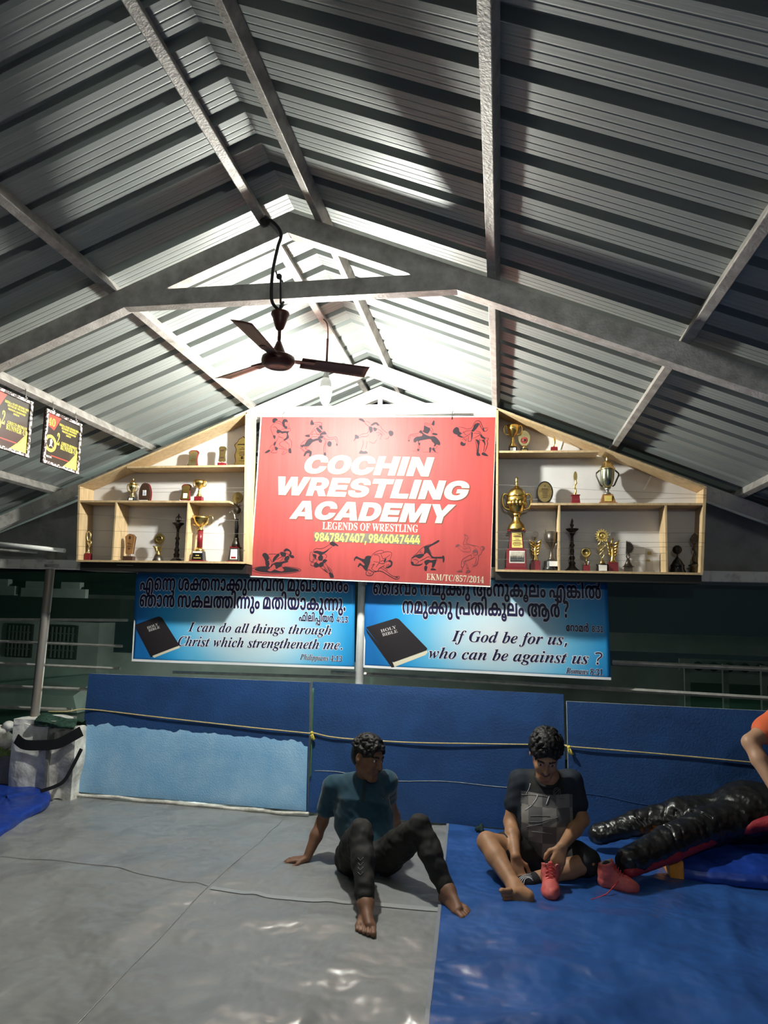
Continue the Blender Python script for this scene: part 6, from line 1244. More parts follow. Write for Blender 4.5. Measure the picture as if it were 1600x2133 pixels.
mb = MB(); mb.prism([(br[0] - TK, YF, br[1]), (br[0] + .004, YF, br[1]), (tr[0] + .004, YF, tr[1] + .01), (tr[0] - TK, YF, tr[1])], (0, YB - YF, 0)); mb.build('side_board', 'ply', t, bevel=.002)
mid = (q(1106, 1047.5), q(1468, 1047.5)); upp = (q(1036, 938.5), q(1248, 937.5))
ZRm, ZRu, ZRb = mid[0][1], upp[0][1], bl[1]
for (a, b) in (mid, upp):
    mb = MB(); board(mb, (a[0], a[1] - TK), (b[0], b[1] - TK), TK, YF + .004); mb.build('shelf_board', 'ply', t, bevel=.002)
for px in (1163, 1387):
    a = q(px, 1166)[0]; mb = MB(); mb.bx(a, a + TK, YF + .004, YB, bl[1], ZRm - TK); mb.build('divider', 'ply', t, bevel=.002)
for a, b in (((1032, 1009), (1471, 1031)), ((1094, 1040), (1471, 1037)), ((1032, 1108), (1470, 1110)), ((1032, 1126), (1470, 1130)), ((1032, 1144), (1464, 1138)), ((1163, 1158), (1387, 1152)), ((1032, 1165), (1387, 1168))):
    pa, pb = ony(*a, YF - .003), ony(*b, YF - .003); mb = MB(); mb.tube([pa, (pa + pb) / 2 - V((0, 0, .004)), pb], .0009, 5); mb.build('guard_wire', 'wire', t)
mb = MB(); mb.bx(bl[0], br[0], YF + .03, 5.46, bl[1] - .075, bl[1] - TK); mb.build('shade_box', 'cable', t)['label'] = 'dark box under the shelf, its shade put into the colour'  # box coloured near black for the shade under the right shelf
for (a, b) in (((1173, 913), (1166, 936)), ((1357, 991), (1341, 1021))):
    pa, pb = ony(*a, YB - .006), ony(*b, YB - .006); d = (pb - pa).normalized(); n = V((-d.z, 0, d.x)) * .006
    mb = MB(); mb.prism([pa - n, pb - n, pb + n, pa + n], (0, .004, 0)); mb.build('metal_strap', 'plate_white', t)['label'] = 'perforated white metal strap'

# ================================================================ trophies
YT = 5.295
PXM = .00364                      # metres per photo pixel at the shelf front
def put(px, z, name, label, dy=0.0):
    p = ony(px, 1100, YT + dy)
    return thing(name, label, 'trophy', (p.x, YT + dy, z + .0006), 'trophies on the two shelves'), V((p.x, YT + dy, z + .0006))
def P(t, mb, name, m, bevel=0.0, lab=None):
    o = mb.build(name, m, t, bevel=bevel)
    if lab: o['label'] = lab
    return o
def base_block(t, c, w, d, h, m, taper=.8, plate=None, step=True):
    mb = MB()
    if step: mb.frustum(c, w, d, w, d, h * .18); mb.frustum(c + V((0, 0, h * .18)), w * .86, d * .86, w * .86 * taper, d * .86 * taper, h * .82)
    else: mb.frustum(c, w, d, w * taper, d * taper, h)
    o = P(t, mb, 'base', m, .0015)
    if plate:
        mb = MB(); y = c.y - d * .43 - .001; w2 = w * .3 * taper
        mb.hexa([c + V((-w2, y - c.y, h * .3)), c + V((w2, y - c.y, h * .3)), c + V((w2, y - c.y + .02, h * .3)), c + V((-w2, y - c.y + .02, h * .3)),
                 c + V((-w2, y - c.y + .002, h * .82)), c + V((w2, y - c.y + .002, h * .82)), c + V((w2, y - c.y + .02, h * .82)), c + V((-w2, y - c.y + .02, h * .82))])
        mb.build('name_plate', plate, o)
    return o
def lath(t, c, prof, name, m, n=20, lab=None):
    mb = MB(); mb.lathe([(r, z) for r, z in prof], c, n); return P(t, mb, name, m, 0, lab)
def handles(t, c, r, z0, z1, out, m, th=.0045, curl=True):
    for sg in (-1, 1):
        pts = [V((sg * r * .62, 0, z0)), V((sg * (r + out * .55), 0, z0 + (z1 - z0) * .12)), V((sg * (r + out), 0, z0 + (z1 - z0) * .6)), V((sg * (r + out * .8), 0, z1)), V((sg * (r + out * .25), 0, z1 + .006)), V((sg * r * .96, 0, z1 - (z1 - z0) * .2))]
        mb = MB(); mb.tube([c + p for p in spline(pts, 5)], th, 8); P(t, mb, 'handle', m)
def outline_plate(t, c, pts, d, name, m, tilt=0.0, lab=None):
    """flat shape (x,z about c) with thickness d, leaning back by tilt"""
    mb = MB(); R = Matrix.Rotation(-tilt, 3, 'X')
    mb.prism([c + R @ V((x, 0, z)) for x, z in pts], R @ V((0, d, 0))); return P(t, mb, name, m, min(.002, d * .3), lab)
def shield(w, h, waist=.8):
    hw = w / 2; L = [(hw * .62, 0), (hw, h * .07), (hw * .93, h * .2), (hw * waist, h * .45), (hw * .86, h * .68), (hw * 1.0, h * .86), (hw * .7, h * .97), (hw * .3, h)]
    Q = spline([(x, z, 0) for x, z in L], 3); pts = [(p.x, p.y) for p in Q]
    return pts + [(-x, z) for x, z in pts[::-1]]
def ellipse(a, b, cz=0.0, n=28): return [(a * math.cos(2 * math.pi * i / n), cz + b * math.sin(2 * math.pi * i / n)) for i in range(n)]
def printlines(t, c, rows, d, m='ink'):
    mb = MB()
    for (x, z, w, h) in rows: mb.prism([c + V((x - w / 2, -d, z)), c + V((x + w / 2, -d, z)), c + V((x + w / 2, -d, z + h)), c + V((x - w / 2, -d, z + h))], (0, .0006, 0))
    P(t, mb, 'engraving', m)
def disc_sun(t, c, r, cz, m, n=22, r2=None, th=.006):
    mb = MB(); pts = []
    for i in range(n):
        a = 2 * math.pi * i / n; b = a + math.pi / n * .9
        for ang, rr in ((a, r * .78), (a + .25 * math.pi / n, r), (b, r), (b + .2 * math.pi / n, r * .78)): pts.append(c + V((rr * math.cos(ang), 0, cz + rr * math.sin(ang))))
    mb.prism(pts, (0, th, 0)); P(t, mb, 'sun_disc', m)
    mb = MB(); mb.lathe([(r * .58, 0), (r * .58, .003), (r * .5, .006), (r * .44, .003), (r * .2, .004), (0, .006)], c + V((0, 0, cz)), 24, (0, -1, 0)); P(t, mb, 'medallion', 'gold')
def wings(t, c, z0, z1, w, m):
    for sg in (-1, 1):
        for k in range(5):
            f = k / 4; zz = z0 + (z1 - z0) * f
            mb = MB() if k == 0 else mb
            tip = V((sg * w * (.55 + .45 * f), -.004 * k, zz + (z1 - z0) * .35)); root = V((sg * w * .12, 0, zz))
            mb.tube([c + root, c + (root + tip) / 2 + V((sg * w * .12, -.003, -.004)), c + tip], [.007, .009, .002], 6)
        P(t, mb, 'wing', m)

# ---------------- left shelf
# upper board
t, c = put(392, ZLu, 'shield_trophy', 'gold shield plaque with red rim, leftmost on the top board of the left shelf')
outline_plate(t, c + V((0, .01, .012)), shield(.092, .142), .008, 'rim', 'red_gloss', .12); outline_plate(t, c + V((0, .004, .02)), shield(.078, .125), .006, 'face', 'gold_pale', .12)
printlines(t, c + V((0, 0, .012)), [(0, .05, .045, .004), (0, .062, .05, .003), (0, .035, .04, .002), (0, .03, .045, .002)], .0, 'gold_dark')
mb = MB(); mb.bx(c.x - .03, c.x + .03, c.y - .005, c.y + .04, c.z, c.z + .012); P(t, mb, 'foot', 'plate_white')
t, c = put(455, ZLu, 'shield_trophy', 'small dull gold plaque on a red block, top board of the left shelf')
base_block(t, c, .06, .045, .036, 'red_gloss', 1, step=False); outline_plate(t, c + V((0, -.004, .045)), shield(.064, .132), .008, 'face', 'gold_dark')
mb = MB(); mb.tube([c + V((0, 0, .034)), c + V((0, 0, .052))], .006, 8); P(t, mb, 'stem', 'gold')
printlines(t, c + V((0, -.004, .045)), [(0, .09, .03, .012), (0, .03, .034, .012)], .001, 'wood_dark')
t, c = put(496, ZLu, 'shield_trophy', 'large ornate gold plaque with scalloped red rim at the right end of the left shelf')
orn = [(.055, 0), (.068, .012), (.056, .05), (.064, .10), (.056, .15), (.070, .19), (.045, .215), (.034, .238), (.012, .25), (0, .262)]
Q = [(p.x, p.y) for p in spline([(x, z, 0) for x, z in orn], 4)]; Q = Q + [(-x, z) for x, z in Q[::-1][1:]]
outline_plate(t, c + V((0, .015, 0)), [(x * 1.07, z * 1.01) for x, z in Q], .01, 'rim', 'red_gloss'); outline_plate(t, c + V((0, .008, .008)), [(x * .93, z * .95) for x, z in Q], .008, 'face', 'gold')
printlines(t, c + V((0, .008, 0)), [(0, .188, .085, .009), (0, .165, .02, .003), (0, .15, .05, .003), (0, .125, .05, .004), (0, .113, .062, .004), (0, .101, .05, .004), (0, .07, .018, .022), (0, .055, .045, .003), (0, .02, .08, .002)], .001, 'wood_dark')
# middle board
t, c = put(271, ZLm, 'cup_trophy', 'small lidded gold cup on a black and white base, left shelf')
base_block(t, c, .068, .05, .04, 'black_gloss', .9, 'plate_white')
lath(t, c, [(.022, .04), (.020, .05), (.009, .07), (.012, .082), (.030, .11), (.036, .135), (.030, .15)], 'cup', 'gold_pale'); lath(t, c, [(.032, .15), (.026, .165), (.010, .178), (.007, .185), (.009, .195), (.003, .206), (0, .208)], 'lid', 'gold_pale')
handles(t, c, .033, .09, .145, .018, 'gold_pale', .004)
t, c = put(296, ZLm, 'arch_trophy', 'dark brown arched plaque with a small portrait photo, left shelf')
arch = [(-.046, 0), (.046, 0), (.052, .06), (.046, .11), (.028, .15), (0, .163), (-.028, .15), (-.046, .11), (-.052, .06)]
Q = [(p.x, p.y) for p in spline([(x, z, 0) for x, z in arch[1:]], 4)]; Q = [(-.046, 0)] + Q
outline_plate(t, c + V((.006, .012, .0)), Q, .012, 'rim', 'red_gloss'); outline_plate(t, c + V((0, 0, .0)), Q, .012, 'face', 'wood_dark')
mb = MB(); mb.bx(c.x - .016, c.x + .016, c.y - .004, c.y + .001, c.z + .055, c.z + .10); P(t, mb, 'photo', 'plate_white')
mb = MB(); mb.bx(c.x - .013, c.x + .013, c.y - .006, c.y - .0035, c.z + .059, c.z + .096); P(t, mb, 'portrait', 'photo_blue')
mb = MB(); mb.bx(c.x - .035, c.x + .035, c.y - .016, c.y, c.z, c.z + .014); P(t, mb, 'name_plate', 'plate_white')
t, c = put(381, ZLm, 'shield_trophy', 'gold shield plaque with red rim and white label, middle board of the left shelf')
outline_plate(t, c + V((0, .01, .012)), shield(.088, .145), .008, 'rim', 'red_gloss', .1); outline_plate(t, c + V((0, .004, .022)), shield(.072, .125), .006, 'face', 'gold', .1)
mb = MB(); mb.bx(c.x - .016, c.x + .016, c.y + .003, c.y + .008, c.z + .035, c.z + .075); P(t, mb, 'label', 'plate_white')
mb = MB(); mb.bx(c.x - .03, c.x + .03, c.y - .01, c.y + .04, c.z, c.z + .012); P(t, mb, 'foot', 'plate_white')
t, c = put(411, ZLm, 'cup_trophy', 'open gold cup on a red base, right on the middle board of the left shelf')
base_block(t, c, .078, .055, .044, 'red_gloss', .95)
lath(t, c, [(.026, .044), (.022, .056), (.008, .082), (.013, .092), (.008, .102), (.010, .112), (.034, .132), (.042, .155), (.045, .180), (.041, .180), (.030, .140), (0, .128)], 'cup', 'gold')
handles(t, c, .042, .13, .172, .016, 'gold', .004)
# bottom board
t, c = put(188, ZLb, 'figure_trophy', 'gold looped figure trophy on a red block, left end of the left shelf')
base_block(t, c, .05, .045, .06, 'red_gloss', .95, step=False)
lath(t, c, [(.02, .06), (.014, .07), (.006, .085), (.010, .10)], 'stem', 'gold_pale')
mb = MB(); mb.tube(spline([c + V((-.004, 0, .095)), c + V((.012, 0, .13)), c + V((-.01, 0, .155)), c + V((.012, -.004, .12)), c + V((.022, -.004, .15)), c + V((.012, 0, .17))], 5), [.008] * 26, 8); P(t, mb, 'figure', 'gold_pale')
mb = MB(); mb.tube(spline([c + V((-.012, 0, .165)), c + V((-.022, 0, .20)), c + V((-.018, 0, .235)), c + V((-.002, 0, .243)), c + V((.010, 0, .215)), c + V((.006, 0, .18)), c + V((-.012, 0, .165))], 5), .006, 8); P(t, mb, 'loop', 'gold_pale')
t, c = put(273, ZLb, 'wooden_trophy', 'flared brown wooden plaque on a narrow base, bottom board of the left shelf')
base_block(t, c, .088, .05, .042, 'wood_dark', .98, 'plate_yellow', step=False)
mb = MB(); mb.tube([c + V((-.005, 0, .04)), c + V((-.005, 0, .066))], .004, 6); mb.tube([c + V((.007, 0, .04)), c + V((.007, 0, .066))], .004, 6); P(t, mb, 'stem', 'gold_dark')
fl = [(-.03, .062), (.03, .062), (.034, .12), (.044, .205), (.02, .226), (0, .23), (-.02, .226), (-.044, .205), (-.034, .12)]
outline_plate(t, c + V((0, -.008, 0)), fl, .016, 'face', 'wood'); outline_plate(t, c + V((.004, .006, 0)), [(x * 1.03, z) for x, z in fl], .006, 'rim', 'wood_dark')
printlines(t, c + V((0, -.008, 0)), [(0, .185, .018, .024), (-.008, .15, .02, .004), (.004, .142, .034, .004), (0, .125, .036, .004), (0, .098, .014, .014)], .001, 'wood_dark')
t, c = put(333, ZLb, 'sun_trophy', 'dull gold toothed disc trophy on a round dark base, bottom board of the left shelf')
lath(t, c, [(.044, 0), (.044, .012), (.034, .03), (.030, .05)], 'base', 'pewter'); lath(t, c, [(.026, .05), (.02, .07), (.008, .085), (.01, .10)], 'stem', 'gold_dark')
wings(t, c, .09, .12, .045, 'gold_dark'); disc_sun(t, c + V((0, -.002, 0)), .053, .188, 'gold_dark', 26)
def lamp(t, c, H, m='bronze_dark'):
    k = H / .40
    lath(t, c, [(.056 * k, 0), (.056 * k, .008), (.044 * k, .016), (.024 * k, .035), (.02 * k, .05), (.026 * k, .06), (.014 * k, .08), (.022 * k, .10), (.012 * k, .125), (.016 * k, .15), (.011 * k, .18), (.020 * k, .195), (.011 * k, .21), (.010 * k, .27), (.020 * k, .285 * k)], 'stem', m)
    lath(t, c, [(.010, .265 * k), (.024, .295 * k), (.046 * k, .312 * k), (.047 * k, .32 * k), (.030, .312 * k), (.008, .312 * k)], 'oil_dish', m)
    lath(t, c, [(.010, .31 * k), (.006, .33 * k), (.014, .345 * k), (.005, .36 * k), (.010, .375 * k), (.003, .395 * k), (0, H)], 'finial', m)
t, c = put(371, ZLb, 'oil_lamp_trophy', 'tall dark bronze oil lamp with a wide dish, in the left shelf'); lamp(t, c, .405)
for sg in (-1, 1):
    mb = MB(); mb.tube(spline([c + V((sg * .004, 0, .33)), c + V((sg * .024, 0, .35)), c + V((sg * .016, 0, .375)), c + V((sg * .003, 0, .37))], 4), .003, 6); P(t, mb, 'scroll', 'bronze_dark')
t, c = put(418, ZLb, 'cup_trophy', 'big gold cup on a tall red column and black plinth, left shelf', -.02)
mb = MB(); mb.frustum(c, .122, .09, .122, .09, .016); P(t, mb, 'base', 'red_gloss', .002)
mb = MB(); mb.frustum(c + V((0, 0, .016)), .098, .07, .08, .06, .075); bb = P(t, mb, 'pedestal', 'black_gloss', .002)
mb = MB(); mb.bx(c.x - .038, c.x + .038, c.y - .0375, c.y - .030, c.z + .074, c.z + .088); mb.build('name_plate', 'plate_white', bb)
mb = MB(); fr_ = lambda x, y, o: c + V((x, -.0375 - o + y * .04, y))
mb.bx(c.x - .03, c.x + .03, c.y - .0385, c.y - .03, c.z + .030, c.z + .036); mb.bx(c.x - .014, c.x + .014, c.y - .0375, c.y - .03, c.z + .05, c.z + .058); mb.build('plate_lettering', 'plate_yellow', bb)
lath(t, c, [(.042, .091), (.044, .10), (.03, .112), (.026, .118)], 'collar', 'gold'); lath(t, c, [(.0225, .118), (.0225, .262)], 'column', 'red_gloss')
lath(t, c, [(.028, .262), (.022, .27), (.012, .285), (.020, .292)], 'neck', 'gold')
mb = MB(); prof = [(.018, .290), (.040, .305), (.056, .33), (.064, .362), (.064, .376), (.060, .376), (.05, .33), (.01, .30)]
vs = []; n = 30
for r_, z_ in prof:
    for j in range(n):
        a = 2 * math.pi * j / n + (z_ - .29) * 7; w = 1 + .05 * math.cos(10 * a) * (1 if .295 < z_ < .36 else 0)
        vs.append(c + V((r_ * w * math.cos(a - (z_ - .29) * 7), r_ * w * math.sin(a - (z_ - .29) * 7), z_)))
mb.add(vs, [(i * n + j, i * n + (j + 1) % n, (i + 1) * n + (j + 1) % n, (i + 1) * n + j) for i in range(len(prof) - 1) for j in range(n)], True); P(t, mb, 'cup', 'gold')
handles(t, c, .062, .305, .378, .040, 'gold_pale', .0045)
t, c = put(493, ZLb, 'column_trophy', 'tall silver and black column trophy topped by a target disc, left shelf')
mb = MB(); mb.frustum(c, .115, .09, .115, .09, .014); P(t, mb, 'base', 'red_gloss', .002)
mb = MB(); mb.frustum(c + V((0, 0, .014)), .098, .07, .076, .058, .108); bb = P(t, mb, 'pedestal', 'silver', .002)
mb = MB(); mb.hexa([c + V(p) for p in ((-.030, -.035, .03), (.032, -.035, .03), (.032, -.02, .03), (-.030, -.02, .03), (-.026, -.0315, .11), (.026, -.0315, .11), (.026, -.02, .11), (-.026, -.02, .11))]); mb.build('name_plate', 'plate_white', bb)
mb = MB(); mb.bx(c.x - .02, c.x + .02, c.y - .0365, c.y - .03, c.z + .036, c.z + .05); mb.build('plate_lettering', 'red_gloss', bb)
mb = MB(); mb.frustum(c + V((0, 0, .122)), .08, .062, .08, .062, .01); P(t, mb, 'step', 'red_gloss')
lath(t, c, [(.036, .132), (.03, .16), (.02, .19), (.024, .2), (.018, .206)], 'collar', 'pewter'); lath(t, c, [(.0165, .206), (.0165, .36)], 'column', 'black_gloss')
for sg in (-1, 1):
    mb = MB(); mb.tube(spline([c + V((sg * .014, 0, .31)), c + V((sg * .020, 0, .37)), c + V((sg * .04, 0, .42)), c + V((sg * .062, 0, .425)), c + V((sg * .066, 0, .41))], 5), [.005, .006] * 10 + [.006], 8); P(t, mb, 'scroll', 'silver')
mb = MB(); mb.ball(c + V((0, 0, .432)), .030); P(t, mb, 'ball', 'pewter')
mb = MB()
for k in range(5): mb.tube([c + V((0, 0, .455)), c + V(((k - 2) * .02, -.004, .475 + .006 * (2 - abs(k - 2)))), ], [.004, .002], 6)
P(t, mb, 'crown', 'pewter')
lath(t, c + V((0, -.004, .535)), [(.046, 0), (.046, .006), (.040, .010), (.034, .006), (.026, .010), (.018, .006), (.010, .010), (0, .012)], 'target_disc', 'gold_dark'); MB()
o = bpy.data.objects[[ch.name for ch in t.children if ch.name.startswith('target_disc')][0]]
for vtx in o.data.vertices:
    x, y, z = vtx.co; z0 = .535; vtx.co = (x, -(z - z0) - .004, z0 + (y + .004))

# ---------------- right shelf
t, c = put(1067, ZRu, 'cup_trophy', 'gold cup with two handles on a black base, top board of the right shelf')
base_block(t, c, .078, .06, .046, 'black_gloss', .92, 'plate_white')
lath(t, c, [(.032, .046), (.030, .056), (.012, .085), (.014, .10), (.009, .115), (.012, .128), (.032, .15), (.044, .185), (.047, .218), (.043, .218), (.034, .165), (0, .15)], 'cup', 'gold'); handles(t, c, .045, .145, .21, .024, 'gold', .0045)
t, c = put(1091, ZRu, 'medal_trophy', 'oval gold medal trophy with a red centre beside the handled gold cup, right shelf', .015)
base_block(t, c, .07, .05, .036, 'black_gloss', .95, 'gold'); lath(t, c, [(.018, .036), (.010, .048), (.012, .062)], 'stem', 'gold')
outline_plate(t, c + V((0, .004, 0)), ellipse(.044, .062, .120), .008, 'oval', 'gold_pale'); mb = MB(); mb.lathe([(.026, 0), (.026, .003), (.020, .005), (0, .005)], c + V((0, .003, .105)), 20, (0, -1, 0)); P(t, mb, 'medallion', 'sign_red'); mb = MB(); mb.lathe([(.012, 0), (.010, .003), (0, .003)], c + V((0, -.002, .105)), 12, (0, -1, 0)); P(t, mb, 'emblem', 'wood_dark')
t, c = put(1154, ZRu, 'figure_trophy', 'slim gold leaf trophy on a red block, top board of the right shelf')
base_block(t, c, .056, .045, .042, 'red_gloss', .88, step=False); mb = MB(); mb.tube([c + V((0, 0, .04)), c + V((-.001, 0, .058)), c + V((.003, 0, .075)), c + V((.003, 0, .10)), c + V((0, 0, .125))], [.008, .004, .009, .008, .002], 8); P(t, mb, 'leaf', 'gold')
t, c = put(1135, ZRm, 'oval_trophy', 'dark oval plaque with a gold face on the middle board of the right shelf')
mb = MB(); mb.bx(c.x - .062, c.x + .062, c.y - .03, c.y + .04, c.z, c.z + .014); P(t, mb, 'base', 'wood_dark', .002)
outline_plate(t, c + V((0, .004, .012)), ellipse(.062, .088, .086), .012, 'rim', 'black_gloss', .08); outline_plate(t, c + V((0, -.001, .012)), ellipse(.052, .077, .086), .008, 'face', 'gold_dark', .08)
printlines(t, c + V((0, .003, .012)), [(0, .128, .012, .012), (0, .108, .05, .006), (0, .096, .054, .002), (0, .086, .046, .003), (0, .074, .04, .003), (0, .06, .046, .003), (0, .045, .03, .003)], .0085, 'wood_dark')
t, c = put(1199, ZRm, 'figure_trophy', 'gold twisted figure with an oval on a red pedestal, right shelf')
mb = MB(); mb.frustum(c, .086, .06, .086, .06, .008); mb.frustum(c + V((0, 0, .008)), .066, .05, .054, .042, .06); mb.frustum(c + V((0, 0, .068)), .064, .05, .064, .05, .008); P(t, mb, 'base', 'red_gloss', .0015)
mb = MB(); mb.tube(spline([c + V((-.004, 0, .075)), c + V((.004, 0, .11)), c + V((-.006, 0, .14)), c + V((.006, 0, .165)), c + V((0, 0, .19))], 4), [.013, .009, .007, .007, .006, .006, .007, .007, .006, .006, .006, .006, .007, .006, .006, .005, .004], 8); P(t, mb, 'figure', 'gold')
outline_plate(t, c + V((0, 0, 0)), ellipse(.014, .038, .218), .012, 'oval', 'gold_dark')
t, c = put(1266, ZRm, 'cup_trophy', 'large lidded gold and greenish cup with angular handles on a wooden pedestal, right shelf')
base_block(t, c, .13, .085, .078, 'wood', .66, 'plate_yellow')
lath(t, c, [(.03, .078), (.028, .086), (.012, .10), (.014, .112), (.024, .125)], 'stem', 'silver')
mat('cup_green', (.42, .44, .33), .25, 1.0)
lath(t, c, [(.022, .122), (.040, .16), (.050, .20), (.052, .262), (.052, .266)], 'cup', 'cup_green', 12); lath(t, c, [(.058, .264), (.058, .272), (.046, .285), (.036, .305), (.030, .32), (.012, .332), (.008, .342), (.013, .352), (.006, .37), (0, .373)], 'lid', 'gold_pale')
for sg in (-1, 1):
    mb = MB(); mb.tube([c + V(p) for p in ((sg * .036, 0, .14), (sg * .05, 0, .15), (sg * .082, 0, .225), (sg * .080, 0, .24), (sg * .056, 0, .262))], .006, 8); P(t, mb, 'handle', 'pewter')
t, c = put(1076, ZRb, 'cup_trophy', 'very tall gold lidded cup on a stepped red pedestal with a team photo, right shelf', -.015)
mb = MB(); mb.frustum(c, .172, .11, .172, .11, .012); mb.frustum(c + V((0, 0, .012)), .152, .095, .144, .09, .15); mb.frustum(c + V((0, 0, .162)), .112, .075, .086, .06, .128); mb.frustum(c + V((0, 0, .29)), .14, .09, .14, .09, .01); pd = P(t, mb, 'pedestal', 'red_gloss', .002)
mb = MB(); mb.bx(c.x - .048, c.x + .058, c.y - .049, c.y - .044, c.z + .058, c.z + .138); ph = mb.build('team_photo', 'photo_back', pd)
mb = MB(); random.seed(5)
for i in range(13):
    x = c.x - .042 + .0079 * i; h_ = .030 + .006 * random.random(); mb.bx(x - .0034, x + .0034, c.y - .0497, c.y - .0485, c.z + .062, c.z + .062 + h_); mb.ball((x, c.y - .0492, c.z + .066 + h_), .0028, 6, (1, .3, 1))
mb.build('team', 'black_gloss', ph)
mb = MB(); mb.bx(c.x - .052, c.x + .062, c.y - .0475, c.y - .044, c.z + .052, c.z + .143); mb.build('photo_border', 'plate_white', pd)
mb = MB(); mb.hexa([c + V(p) for p in ((-.034, -.0385, .168), (.046, -.0385, .168), (.046, -.02, .168), (-.034, -.02, .168), (-.034, -.032, .284), (.036, -.032, .284), (.036, -.02, .284), (-.034, -.02, .284))]); pl = mb.build('name_plate', 'plate_yellow', pd)
printlines(t, c + V((.004, -.0385, 0)), [(0, .262, .058, .004), (0, .25, .058, .005), (0, .232, .03, .003), (0, .22, .05, .003), (0, .205, .056, .004), (0, .194, .066, .004), (0, .182, .05, .003)], .0005, 'ink_brown')
lath(t, c, [(.068, .30), (.066, .315), (.062, .325), (.056, .345), (.05, .352), (.028, .375), (.024, .415), (.034, .43)], 'stem', 'gold', 28)
lath(t, c, [(.030, .428), (.050, .445), (.056, .47), (.072, .52), (.076, .548), (.070, .556)], 'cup', 'gold', 28); lath(t, c, [(.072, .554), (.076, .562), (.060, .60), (.040, .622), (.026, .628), (.012, .65), (.008, .665), (.012, .675), (.012, .70), (.004, .712), (0, .714)], 'lid', 'gold', 28)
mb = MB()
for k in range(16):
    a = 2 * math.pi * k / 16; mb.ball(c + V((.068 * math.cos(a), .068 * math.sin(a), .505)), .012, 8, (1, 1, 1.8))
P(t, mb, 'embossing', 'gold')
handles(t, c, .066, .46, .575, .042, 'gold', .008)
def angel(px, lab, m='red_gloss'):
    t, c = put(px, ZRb, 'wing_trophy', lab); mb = MB()
    base_block(t, c, .07, .055, .072, m, .98, None if m == 'red_gloss' else 'plate_yellow', step=False)
    lath(t, c, [(.028, .072), (.018, .09), (.011, .12), (.014, .15), (.010, .19)], 'stem', 'gold'); wings(t, c, .115, .205, .048, 'gold')
    mb = MB(); mb.ball(c + V((0, 0, .275)), .024); P(t, mb, 'crystal_ball', 'crystal'); mb = MB(); mb.tube([c + V((0, 0, .19)), c + V((-.008, 0, .215)), c + V((0, 0, .252))], [.010, .006, .008], 8); P(t, mb, 'holder', 'gold_dark')
angel(1115.5, 'crystal ball trophy with gold wing beside the very tall gold cup, right shelf')
t, c = put(1149, ZRb, 'cup_trophy', 'dark pewter cup with upright handles on a round black base, right shelf')
lath(t, c, [(.062, 0), (.062, .018), (.056, .024), (.056, .07), (.05, .076)], 'base', 'black_gloss', 28); mb = MB()
mb.bx(c.x - .02, c.x + .04, c.y - .062, c.y - .05, c.z + .032, c.z + .07); P(t, mb, 'name_plate', 'plate_white')
lath(t, c, [(.036, .076), (.016, .10), (.009, .14), (.010, .175), (.028, .20), (.040, .235), (.043, .295), (.039, .295), (.03, .22), (0, .19)], 'cup', 'pewter')
for sg in (-1, 1):
    mb = MB(); mb.tube(spline([c + V((sg * .034, 0, .21)), c + V((sg * .048, 0, .24)), c + V((sg * .047, 0, .29)), c + V((sg * .043, 0, .312))], 4), .0035, 6); P(t, mb, 'handle', 'pewter')
t, c = put(1192, ZRb, 'oil_lamp_trophy', 'tall dark bronze oil lamp with a spike, in the right shelf'); lamp(t, c, .40)
t, c = put(1221.5, ZRb, 'dish_trophy', 'small gold dish on leaves over a red block, right shelf')
base_block(t, c, .048, .04, .046, 'red_gloss', .95, step=False); wings(t, c, .05, .07, .028, 'silver')
mb = MB(); mb.tube([c + V((0, 0, .045)), c + V((0, 0, .11))], .006, 8); P(t, mb, 'stem', 'gold'); mb = MB(); mb.lathe([(.034, 0), (.036, .004), (.030, .008), (.024, .004), (0, .003)], c + V((-.004, -.002, .142)), 22, (0, -1, 0)); P(t, mb, 'dish', 'gold')
t, c = put(1254, ZRb, 'sun_trophy', 'bright gold sunburst trophy with crossed loops on a black and white base, right shelf')
lath(t, c, [(.046, 0), (.044, .01), (.04, .04), (.045, .056)], 'base', 'black_gloss'); mb = MB(); mb.bx(c.x - .028, c.x + .028, c.y - .046, c.y - .03, c.z + .006, c.z + .048); P(t, mb, 'name_plate', 'plate_white')
lath(t, c, [(.028, .056), (.016, .075), (.007, .10)], 'stem', 'gold_dark')
mb = MB()
for sg in (-1, 1): mb.tube(spline([c + V((0, 0, .10)), c + V((sg * .014, 0, .13)), c + V((sg * -.008, 0, .16)), c + V((sg * .024, 0, .195)), c + V((sg * .004, 0, .23))], 4), .005, 7)
P(t, mb, 'loops', 'gold_pale'); disc_sun(t, c, .050, .270, 'gold', 16)
mb = MB(); pts = [c + V(((.036 if i % 2 else .024) * math.cos(i * math.pi / 12), .006, .175 + (.036 if i % 2 else .024) * math.sin(i * math.pi / 12))) for i in range(24)]; mb.prism(pts, (0, .003, 0)); P(t, mb, 'small_sun', 'gold_dark')
angel(1276, 'crystal ball trophy with bright gold wings on a dark red block, right of the sunburst', 'maroon')
t, c = put(1308, ZRb, 'sun_trophy', 'dark half sunburst trophy on a grey tapered base, right shelf')
mb = MB(); mb.frustum(c, .07, .05, .07, .05, .006); mb.frustum(c + V((0, 0, .006)), .056, .045, .054, .042, .034); mb.frustum(c + V((0, 0, .04)), .076, .055, .07, .05, .006); P(t, mb, 'base', 'pewter', .001)
lath(t, c, [(.032, .046), (.018, .075), (.010, .10)], 'stem', 'pewter'); mb = MB()
for sg in (-1, 1): mb.tube(spline([c + V((0, 0, .095)), c + V((sg * .012, 0, .12)), c + V((0, 0, .15))], 4), .004, 6)
P(t, mb, 'loops', 'bronze_dark')
mb = MB(); pts = [c + V((-.014, 0, .135)), c + V((-.012, 0, .235))]
